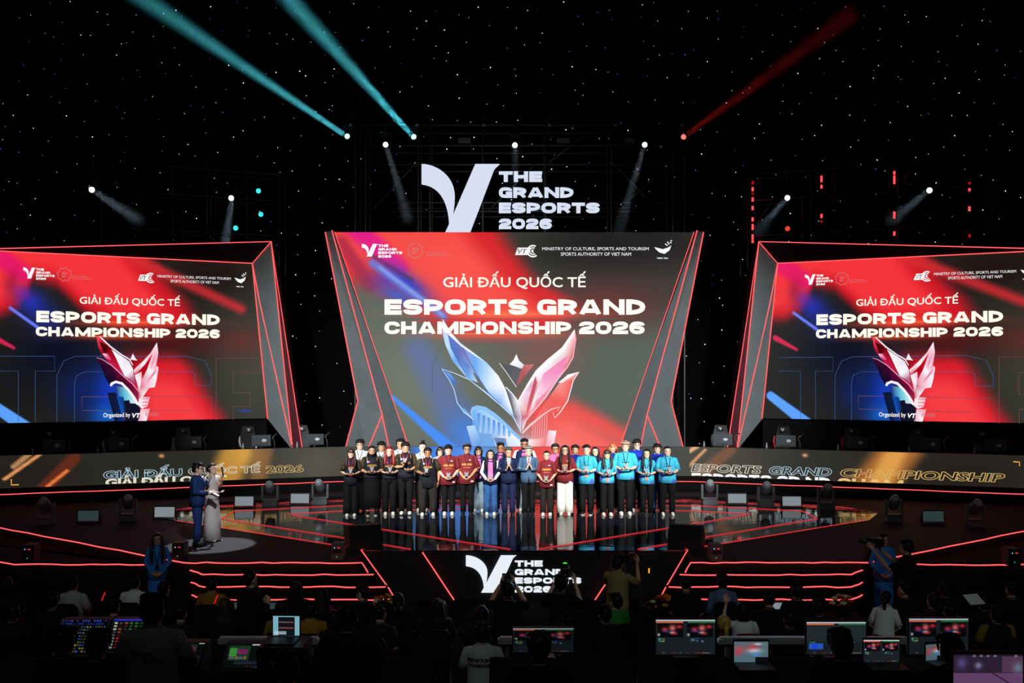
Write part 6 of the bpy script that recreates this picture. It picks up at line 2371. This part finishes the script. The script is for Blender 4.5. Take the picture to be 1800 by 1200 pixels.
ao2 = standing(1553, 936, dict(fem=True, skin=1, face=True, hair=('tied', 'black'), pose='clasp', top=TL(M_ao), bottom=dict(kind='dress', m=M_ao, w=.19, d=.12, low=.25, top=1.0)),
               'attendant in blue tunic dress with tied hair behind the arms of the operator with headphones', yaw=-.1, H=1.62, voxel=.014)
op = standing(1594, 947, dict(pose='aim', skin=1, face=True, g=1.1, top=TT(M_dk[0])), 'camera operator in black tee wearing headphones, arms raised, right of the stairs', yaw=PI + .95, H=1.76, voxel=.014)
for o_, lab in ((ao1, 0), (ao2, 0)):
    pass
hp = MB()
so = 1.76 / 1.71
hp.tube([(.088 * so * math.cos(a), 0, (1.60 + .115 * math.sin(a)) * so) for a in [i * PI / 8 for i in range(9)]], .011, 6)
for sd in (1, -1):
    hp.ball((sd * .088 * so, .006, 1.575 * so), (.022, .04, .045), 10, 8)
hp.build('headphones', M_blk, op, True)
white_tee = standing(848, 1091, dict(pose='lap', hair=('short', 'black'), back_print=True, top=TT(M_gsh, text=[('ESPORTS GRAND', -.165, .165, 1.275, 1.315, M_blk), ('CHAMPIONSHIP', -.16, .16, 1.215, 1.255, M_blk)])),
                     'person seen from behind in white tee lettered across the back, bottom centre')
grey_tee = standing(268, 1040, dict(pose='desk', g=1.12, hair=('short', 'black'), back_print=True, top=TT(M_gsh, text=[('Dream', -.12, .03, 1.265, 1.31, M_gsd), ('Nation', -.03, .12, 1.215, 1.26, M_gsd)])),
                    'standing operator in grey tee with dark script on the back, lower left', z0=RZ, yaw=PI + .1)
# operators at the control desks
seated(1478, 1102, dict(pose='desk', skin=1, top=TT(M_dk[0])), 'operator with tousled hair in front of the wide monitor, lower right', z0=RZ)
seated(1672, 1112, dict(pose='desk', top=TT(M_dk[0])), 'operator in front of the monitor with two stage previews, lower right edge', z0=RZ)
seated(505, 1142, dict(pose='desk', hair=('short', 'black'), top=dict(m=M_wsh, sleeve_m=mat('sleeve_navy', (30, 46, 100), .8), sleeve=.9, e=.024, hem=.78, text=())), 'operator in white and navy shirt at the bottom edge below the open laptop', z0=RZ)
seated(612, 1058, dict(pose='desk', g=1.2, top=TT(M_dk[3])), 'broad person in dark navy tee right of the open laptop, nearer than the seated rows', z0=RZ)
seated(112, 1098, dict(pose='desk', top=TT(M_dk[0])), 'operator silhouette in front of the glowing yellow and blue lighting desk', z0=RZ)
seated(172, 1103, dict(pose='desk', top=TT(M_dk[0])), 'operator silhouette at the right end of the yellow and blue lighting desk', z0=RZ)
seated(948, 1108, dict(pose='desk', g=1.15, top=TT(M_dk[0])), 'operator silhouette hiding the middle of the centre monitor', z0=RZ)
seated(1140, 1056, dict(pose='lap', hair=('bob', 'black'), g=1.1, top=TT(M_dk[0])), 'dark spectator left of the monitor with two previews, before the orange flowers')
# spectators nothing tells apart
r = random.Random(21)
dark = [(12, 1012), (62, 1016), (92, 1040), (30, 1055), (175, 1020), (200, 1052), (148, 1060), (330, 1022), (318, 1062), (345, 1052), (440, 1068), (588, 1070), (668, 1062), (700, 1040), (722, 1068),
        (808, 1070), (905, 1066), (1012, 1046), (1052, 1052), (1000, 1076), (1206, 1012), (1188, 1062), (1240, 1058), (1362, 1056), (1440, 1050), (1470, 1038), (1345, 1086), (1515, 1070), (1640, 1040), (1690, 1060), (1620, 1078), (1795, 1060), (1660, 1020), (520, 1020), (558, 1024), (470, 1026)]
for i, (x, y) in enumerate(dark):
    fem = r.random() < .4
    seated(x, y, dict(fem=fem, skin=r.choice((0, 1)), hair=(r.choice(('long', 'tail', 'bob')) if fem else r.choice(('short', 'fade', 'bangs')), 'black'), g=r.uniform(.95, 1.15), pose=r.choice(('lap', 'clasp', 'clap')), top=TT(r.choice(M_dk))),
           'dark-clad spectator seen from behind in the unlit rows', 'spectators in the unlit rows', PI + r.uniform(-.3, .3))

# ---- held things
def near(o, k):
    """middle of the hands of person o (world)"""
    return Matrix.Translation(o.location) @ Matrix.Rotation(o.rotation_euler.z, 4, 'Z') @ k


def camera_rig(p, rz, label, tally=None, size=1.0):
    t = empty('video_camera', p, rz, label, 'camera')
    MB().bbox((0, 0, 0), (.12 * size, .22 * size, .12 * size), .015).build('camera_body', M_blk, t)
    MB().tube([(0, -.11 * size, 0), (0, -.24 * size, 0), (0, -.25 * size, 0)], [.045 * size, .05 * size, .04 * size], 12).build('lens_barrel', M_dark, t, True)
    MB().bbox((0, .10 * size, .10 * size), (.10 * size, .02, .07 * size), .006).build('viewfinder', M_blk, t)
    if tally:
        MB().bbox((0, .02, .11 * size), (.06, .05, .05), .01).build('tally_light', tally, t)
    return t


G_tally = mat('tally_green', (20, 40, 20), .4, emit=1.4, ecol=(40, 235, 60))
def front_of(o, x, y, z):
    return near(o, Vector((x, y, z)))
camera_rig(front_of(cam_man, 0, -.46, 1.66), cam_man.rotation_euler.z, 'video camera with a green tally light held up before the stage-front logo', G_tally)
camera_rig(front_of(kh, 0, -.46, 1.60), kh.rotation_euler.z, 'black photo camera held by the man in khaki shirt')
rig = camera_rig(front_of(op, 0, -.50, 1.66), op.rotation_euler.z, 'black broadcast camera held up by the operator with headphones', None, 1.15)
t = empty('phone', front_of(ph_man, 0, -.46, 1.68), ph_man.rotation_euler.z, 'dark phone held up by the man before the stage-front logo', 'phone')
MB().bbox((0, 0, 0), (.16, .01, .08), .004).build('phone_body', M_blk, t)
mic_m = mat('mic_grille', (90, 92, 94), .4, metal=.7)
for o, lab in ((host, 'black microphone held by the host in blue suit'), (host2, 'black microphone held by the host in satin gown')):
    t = empty('microphone', front_of(o, .03, -.27, 1.36), o.rotation_euler.z, lab, 'microphone', 'hosts microphones')
    MB().tube([(0, 0, 0), (0, .03, .17)], [.014, .018], 8).build('handle', M_blk, t, True)
    MB().ball((0, .035, .195), .026, 10, 8).build('grille', mic_m, t, True)
t = empty('cue_cards', front_of(host, -.02, -.34, 1.06), host.rotation_euler.z, 'white cue cards in the hand of the host in blue', 'paper')
MB().box((0, 0, 0), (.16, .22, .008), rot=Matrix.Rotation(.5, 3, 'X')).build('cards', M_white, t)

# ---- monitor on a stand before the stage
p = at(1127, 1000, 17.0)
t = empty('monitor_stand', (p.x, 17.0, 0), 0, 'dark flat monitor on a stand before the stage front, seen from behind', 'monitor')
MB().bbox((0, 0, p.z), (.56, .05, .52), .01).build('screen_back', mat('monitor_black', (30, 31, 33), .5), t)
MB().tube([(0, .0, .05), (0, .0, p.z - .2)], .025, 8).build('pole', M_dark, t)
b_ = MB()
for k in range(3):
    a = k * 2 * PI / 3 + .4
    b_.tube([(0, 0, .25), (.3 * math.cos(a), .3 * math.sin(a), .012)], .013, 6)
b_.build('tripod', M_dark, t)
MB().box((.13, -.03, p.z - .02), (.02, .01, .08)).build('status_lamp', mat('amber_led', (20, 10, 5), .4, emit=1.3, ecol=(255, 170, 70)), t)

# ---- flower arrangements on low tables
fl_c = [mat('petal_orange', (226, 110, 40), .7), mat('petal_cream', (226, 214, 160), .7), mat('petal_yellow', (220, 180, 60), .7), mat('petal_red', (196, 50, 50), .7)]
M_leaf = mat('leaf_green', (44, 74, 34), .7)
for px, Y, lab in ((677, 17.0, 'flower arrangement at the foot of the left slanted stage line'), (1166, 16.9, 'orange and cream flower arrangement at the foot of the right slanted stage line'), (1483, 16.9, 'flower arrangement before the right stairs beside a strobe panel')):
    x = at(px, 1050, Y).x
    tb = empty('low_table', (x, Y, 0), 0, 'low table under the ' + lab.replace(' at the foot of', ' near').replace('slanted ', ''), 'table', 'low tables with flowers')
    MB().bbox((0, 0, .43), (.6, .45, .04), .01).build('tabletop', M_dk[0], tb)
    for sx_ in (1, -1):
        for sy in (1, -1):
            MB().tube([(sx_ * .26, sy * .18, 0), (sx_ * .26, sy * .18, .41)], .018, 6).build('leg', M_dark, tb)
    t = empty('flower_arrangement', (x, Y, .45), 0, lab, 'flowers', 'flower arrangements')
    MB().loft([(0, .09, .09), (.1, .13, .13), (.14, .14, .14)], 14).build('bowl', M_dk[4], t, True)
    lv = MB()
    for i in range(26):
        a, e2 = r.uniform(0, 2 * PI), r.uniform(.1, .9)
        d = Vector((math.cos(a) * math.cos(e2), math.sin(a) * math.cos(e2), math.sin(e2)))
        q = d * .24 + Vector((0, 0, .14))
        sd = d.cross(Vector((0, 0, 1))).normalized() * .03
        lv.add([Vector((0, 0, .14)) + d * .05, q * .7 + sd, q, q * .7 - sd], [(0, 1, 2, 3)])
    lv.build('foliage', M_leaf, t)
    for i in range(16):
        a, e2 = r.uniform(0, 2 * PI), r.uniform(.1, 1.45)
        d = Vector((math.cos(a) * math.cos(e2), math.sin(a) * math.cos(e2), math.sin(e2)))
        R0 = r.uniform(.03, .052)
        bl = MB()
        bl.ball(d * .19 + Vector((0, 0, .15)), (R0, R0, R0 * .8), 8, 6)
        for k in range(6):
            an = k * PI / 3
            bl.ball(d * .2 + Vector((math.cos(an) * R0 * .8, math.sin(an) * R0 * .8, .15)), (R0 * .5, R0 * .5, R0 * .35), 6, 4)
        bl.build('blossom', fl_c[r.choice((0, 0, 1, 1, 2, 3))], t, True)

# ---- control desks, rails, monitors
for x0, x1, lab in ((384, 562, 'left'), (875, 1000, 'middle'), (1262, 1596, 'right')):
    a, b_ = at(x0, 1126, 10.6), at(x1, 1126, 10.6)
    t = empty('barrier_rail', ((a.x + b_.x) / 2, 10.6, 0), 0, 'pale metal barrier rail before the %s part of the control desks' % lab, 'barrier', 'barrier rails')
    L = b_.x - a.x
    MB().bbox((0, 0, 1.73), (L, .12, .085), .02).build('top_bar', mat('rail_alu', (150, 154, 156), .45, metal=.3), t)
    for k in np.linspace(-L / 2 + .1, L / 2 - .1, 3):
        MB().tube([(k, 0, 0), (k, 0, 1.69)], .03, 8).build('post', M_metal, t)
DZ = RZ + .72
for x0, x1, lab in ((-20, 350, 'far left'), (370, 760, 'left'), (860, 1110, 'middle'), (1120, 1820, 'right')):
    a, b_ = at(x0, 1150, 8.9).x, at(x1, 1150, 8.9).x
    t = empty('control_desk', ((a + b_) / 2, 8.9, RZ), 0, 'black control desk in the %s part of the control platform' % lab, 'desk', 'control desks')
    MB().bbox((0, 0, .70), (b_ - a, .9, .04), .01).build('tabletop', M_side, t)
    for k in (-1, 1):
        for j in (-1, 1):
            MB().tube([(k * (b_ - a) / 2 - k * .1, j * .38, 0), (k * (b_ - a) / 2 - k * .1, j * .38, .68)], .02, 6).build('leg', M_dark, t)


def pic_two(P, w, h, dim=1.0):
    """two stage previews over a dark panel: P in 0..1 coordinates (x right, y down)"""
    P.c[:] = np.array((26, 32, 36)) * dim
    P.over((P.y < .035).astype(float), (200, 210, 220))
    P.over(((P.y > .05) & (P.y < .085) & (P.x < .46)).astype(float), (220, 110, 70))
    P.over(((P.y > .05) & (P.y < .085) & (P.x > .54)).astype(float), (40, 120, 60))
    for x0 in (.03, .53):
        P.over(((P.y > .1) & (P.y < .5) & (P.x > x0) & (P.x < x0 + .43)).astype(float), (6, 8, 12))
        for cx, cy_, rx, ry, c in ((.12, .28, .05, .06, (220, 50, 70)), (.25, .24, .055, .09, (236, 110, 110)), (.37, .20, .045, .05, (230, 40, 60)), (.25, .37, .05, .03, (200, 210, 220)), (.14, .33, .05, .02, (60, 70, 180)), (.28, .40, .05, .03, (220, 40, 50)), (.02, .43, .02, .04, (220, 230, 230))):
            P.blob(x0 + cx, cy_, rx, ry, 0, c, .95)
    rs_ = np.random.RandomState(3)
    for i in range(26):
        x, y = rs_.choice([.05, .09, .13, .6, .64, .69, .73, .78]) + rs_.uniform(0, .02), rs_.uniform(.54, .64)
        P.blob(x, y, .014, .012, 0, [(80, 200, 120), (70, 130, 240), (210, 220, 90)][rs_.randint(3)], .9)
    for i in range(14):
        P.blob(rs_.uniform(.02, .95), .95, .02, .012, 0, [(200, 200, 200), (210, 60, 60)][rs_.randint(2)], .5)


def pic_wide(P, w, h):
    pic_two(P, w, h)
    P.over(((P.y > .1) & (P.y < .62)).astype(float), (34, 44, 48))
    P.over(((P.y > .66) & (P.y < .84) & (P.x > .04) & (P.x < .28)).astype(float), (40, 90, 190))
    P.blob(.14, .75, .04, .08, 0, (30, 60, 240), 1)


def pic_stage(P, w, h):
    P.c[:] = (84, 112, 122)
    P.blob(.15, .4, .14, .2, 0, (200, 70, 80), .9)
    P.blob(.55, .3, .18, .2, 0, (196, 60, 70), .9)
    P.blob(.6, .45, .2, .12, 0, (210, 220, 224), .8)
    P.blob(.65, .62, .14, .1, 0, (70, 140, 210), .8)
    P.blob(.1, .6, .08, .08, 0, (196, 60, 80), .8)
    P.blob(.7, .12, .12, .05, 0, (230, 236, 240), .8)
    P.over(((P.y > .75) & (P.x > .62)).astype(float), (10, 12, 16))


def pic_game(P, w, h):
    P.c[:] = (46, 34, 54)
    P.over(((P.y > .62)).astype(float) * .9, (112, 72, 116))
    P.over(((P.x > .70) & (P.y > .1) & (P.y < .6)).astype(float) * .9, (92, 62, 88))
    P.blob(.12, .30, .07, .17, 0, (96, 80, 140), .9)
    P.blob(.36, .38, .05, .10, 0, (150, 150, 190), .8)
    P.blob(.93, .45, .07, .16, 0, (110, 130, 150), .9)
    P.over(((P.y < .06)).astype(float), (14, 12, 16))
    for x in (.3, .4, .5, .6, .9):
        P.blob(x, .08, .02, .03, 0, (200, 180, 210), .8)
    P.seg(.55, .6, .85, 1.0, .005, .02, (40, 24, 40), .8)


def pic_desk(P, w, h):
    rs_ = np.random.RandomState(9)
    P.c[:] = (8, 10, 14)
    for j in range(11):
        for i in range(16):
            if rs_.rand() < .85:
                c = [(170, 150, 60), (60, 110, 220), (40, 150, 150), (200, 180, 90)][rs_.choice(4, p=[.5, .25, .1, .15])]
                if j < 2:
                    c = (60, 90, 230)
                P.over(((np.abs(P.x - (i + .5) / 16) < .018) & (np.abs(P.y - (j + .5) / 11) < .02)).astype(float) * rs_.uniform(.4, 1), c)


def pic_red(P, w, h):
    rs_ = np.random.RandomState(4)
    P.c[:] = (8, 8, 12)
    P.over((P.y < .06).astype(float), (50, 60, 220))
    for j in range(9):
        for i in range(6):
            c = (210, 210, 210) if i < 1 else (220, 40, 40) if i < 3 and j > 3 else (60, 140, 60) if i > 2 else (150, 90, 60)
            P.over(((np.abs(P.x - (i + .5) / 6) < .05) & (np.abs(P.y - .08 - (j + .5) / 10) < .025)).astype(float) * rs_.uniform(.3, 1), c)


def pic_mix(P, w, h):
    rs_ = np.random.RandomState(6)
    P.c[:] = (10, 14, 14)
    P.over(((P.x > .08) & (P.x < .66) & (P.y > .12) & (P.y < .7)).astype(float), (30, 60, 40))
    P.over(((P.x > .1) & (P.x < .3) & (P.y > .2) & (P.y < .55)).astype(float), (60, 150, 60))
    P.over(((P.x > .3) & (P.x < .6) & (P.y > .25) & (P.y < .45)).astype(float), (120, 40, 90))
    P.over(((P.x > .7) & (P.y > .05) & (P.y < .1)).astype(float), (210, 216, 216))
    for i in range(8):
        P.blob(.14 + i * .06, .6, .02, .05, 0, [(180, 110, 200), (80, 170, 200), (200, 70, 60), (220, 200, 90)][i % 4], .9)
    for j, c in ((.76, (120, 80, 200)), (.83, (60, 160, 170))):
        for i in range(14):
            P.blob(.3 + i * .05, j, .016, .015, 0, c, .8)
    for i in range(5):
        P.blob(.6 + i * .08, .93 + i * .01, .014, .015, 0, [(220, 40, 40), (220, 60, 50), (220, 40, 40), (70, 80, 240), (220, 200, 90)][i], 1)


def pic_lap(P, w, h):
    P.c[:] = (120, 170, 186)
    P.over(((P.x > .2) & (P.x < .82) & (P.y > .05) & (P.y < .95)).astype(float), (14, 18, 24))
    for j in (.3, .58):
        for i in range(10):
            P.blob(.25 + i * .055, j, .018, .03, 0, (60, 220, 90) if (i == 3 and j < .4) else (226, 120, 110), 1)
    P.over(((P.x > .05) & (P.x < .5) & (P.y > .74) & (P.y < .9)).astype(float) * .7, (190, 210, 214))
    P.over((P.y > .94).astype(float), (30, 34, 44))


def lit_screen(corners, pic, parent, name='display', nu=150, nv=96, gain=1.0):
    """corners tl, tr, br, bl (local)"""
    tl, tr, br, bl = [np.array(c, float) for c in corners]
    u, v = np.meshgrid(np.linspace(0, 1, nu), np.linspace(0, 1, nv))
    u, v = u.ravel()[:, None], v.ravel()[:, None]
    p = (tl * (1 - u) + tr * u) * (1 - v) + (bl * (1 - u) + br * u) * v
    f = [(j * nu + i, j * nu + i + 1, (j + 1) * nu + i + 1, (j + 1) * nu + i) for j in range(nv - 1) for i in range(nu - 1)]
    P = Paint(u[:, 0], v[:, 0], (10, 10, 12))
    pic(P, 1, 1)
    s_ = Screen()
    s_.layer(p, f, P.linear() * gain)
    o = s_.build(name, [M_paint], parent)
    return o


def monitor(x0, x1, y0, y1, Y, pic, label, stand_z, gain=.8):
    a, b_ = at(x0, y1, Y), at(x1, y0, Y)
    w_, h_ = b_.x - a.x, b_.z - a.z
    t = empty('monitor', ((a.x + b_.x) / 2, Y, stand_z), 0, label, 'monitor', 'monitors on the control desks')
    z0 = a.z - stand_z
    MB().bbox((0, .022, z0 + h_ / 2), (w_ + .02, .035, h_ + .02), .006).build('bezel', M_blk, t)
    lit_screen([(-w_ / 2, 0, z0 + h_), (w_ / 2, 0, z0 + h_), (w_ / 2, 0, z0), (-w_ / 2, 0, z0)], pic, t, gain=gain)
    if z0 > .04:
        MB().tube([(0, .05, .01), (0, .05, z0 + .1)], .02, 8).build('stand', M_dark, t)
    MB().bbox((0, .06, .008), (.22, .16, .016), .005).build('foot', M_dark, t)
    return t


def laptop(x0, x1, y0, y1, Y, pic, label, rz=0.0, gain=.85):
    a, b_ = at(x0, y1, Y), at(x1, y0, Y)
    w_, h_ = b_.x - a.x, b_.z - a.z
    t = empty('laptop', ((a.x + b_.x) / 2, Y, a.z - .015), rz, label, 'laptop', 'laptops on the control desks')
    MB().bbox((0, -.12, .008), (w_ + .02, .24, .016), .005).build('keyboard_half', M_blk, t)
    MB().bbox((0, .02, .02 + h_ / 2), (w_ + .02, .012, h_ + .03), .005).build('lid', M_blk, t)
    lit_screen([(-w_ / 2, .012, .015 + h_), (w_ / 2, .012, .015 + h_), (w_ / 2, .012, .015), (-w_ / 2, .012, .015)], pic, t, gain=gain)
    return t


def console(x0, x1, y0, y1, pic, label, gain=.8):
    """lighting desk: sloping lit face on a case"""
    Yf = 8.75
    a, b_ = at(x0, y1, Yf), at(x1, y0, Yf)
    w_ = b_.x - a.x
    h_ = (b_.z - a.z)
    t = empty('lighting_console', ((a.x + b_.x) / 2, Yf, DZ), 0, label, 'console', 'lighting consoles')
    zb = a.z - DZ
    MB().prism([(-w_ / 2 - .02, -.02, zb - .03), (-w_ / 2 - .02, .16, zb + h_ * .92), (-w_ / 2 - .02, .28, zb + h_ * .92), (-w_ / 2 - .02, .28, min(zb - .03, 0)), (-w_ / 2 - .02, -.02, min(zb - .05, 0))], (w_ + .04, 0, 0)).build('case', M_blk, t)
    lit_screen([(-w_ / 2, .15, zb + h_ * .95), (w_ / 2, .15, zb + h_ * .95), (w_ / 2, -.025, zb), (-w_ / 2, -.025, zb)], pic, t, 'key_field', 100, 66, gain)
    return t


monitor(1153, 1257, 1089, 1150, 9.28, pic_two, 'monitor with two stage previews nearest the middle of the desk on the right', DZ)
monitor(1418, 1522, 1093, 1150, 9.28, pic_wide, 'monitor with a mostly grey window behind the tousled operator', DZ)
monitor(1598, 1702, 1087, 1150, 9.28, pic_two, 'monitor with two stage previews farthest right, behind a dark operator', DZ, .7)
monitor(1676, 1798, 1148, 1204, 7.2, pic_game, 'near monitor with a purple game scene in the bottom right corner', RZ + .70)
monitor(902, 1008, 1104, 1146, 9.28, pic_two, 'centre monitor mostly hidden by an operator silhouette', DZ, .45)
laptop(1291, 1351, 1128, 1164, 9.05, pic_stage, 'laptop showing the stage live, between two monitors on the right')
laptop(1519, 1582, 1125, 1164, 9.05, pic_two, 'laptop with two stage previews right of the tousled operator', gain=1.0)
laptop(1626, 1664, 1132, 1160, 9.12, pic_stage, 'small laptop in front of the far right monitor', .3, .7)
t = empty('road_case', (at(503, 1119, 8.95).x, 8.95, DZ), 0, 'black road case under the open laptop on the left desk', 'case')
zc = at(503, 1119, 9.0).z - .015 - DZ
MB().bbox((0, -.05, zc / 2), (.42, .42, zc), .015).build('case_body', M_blk, t)
MB().box((0, -.262, zc / 2), (.16, .012, .05)).build('handle', M_metal, t)
lp = laptop(479, 526, 1083, 1119, 9.0, pic_lap, 'open laptop with rows of red dots on the left desk', -.05, 1.0)
console(97, 178, 1093, 1146, pic_desk, 'lighting console glowing yellow and blue, far left', .55)
console(190, 245, 1093, 1140, pic_red, 'lighting console with red and green keys, left of the grey tee', .6)
console(393, 456, 1136, 1172, pic_mix, 'sound console with green and purple screen below the left rail', .7)
console(318, 352, 1135, 1160, pic_mix, 'small console with green keys between the grey tee and the sound console', .5)
# white papers in the hall
p = at(1712, 1053, 14.6)
t = empty('paper_sheet', p, .3, 'white paper sheets held by the man in dark brown jacket', 'paper')
MB().box((0, 0, 0), (.26, .2, .006), rot=Matrix.Rotation(.6, 3, 'X')).build('sheets', M_white, t)
for px, py, Y, lab in ((181, 1048, 14.6, 'thin red glow stick held up in the left rows'), (379, 1053, 14.4, 'short red light beside the long brown-haired woman')):
    t = empty('glow_stick', at(px, py, Y), 0, lab, 'glow stick')
    MB().tube([(-.02, 0, -.06), (.03, 0, .06)], .009, 6).build('stick', mat('glow_red', (40, 5, 5), .4, emit=.8, ecol=(230, 30, 40)), t)
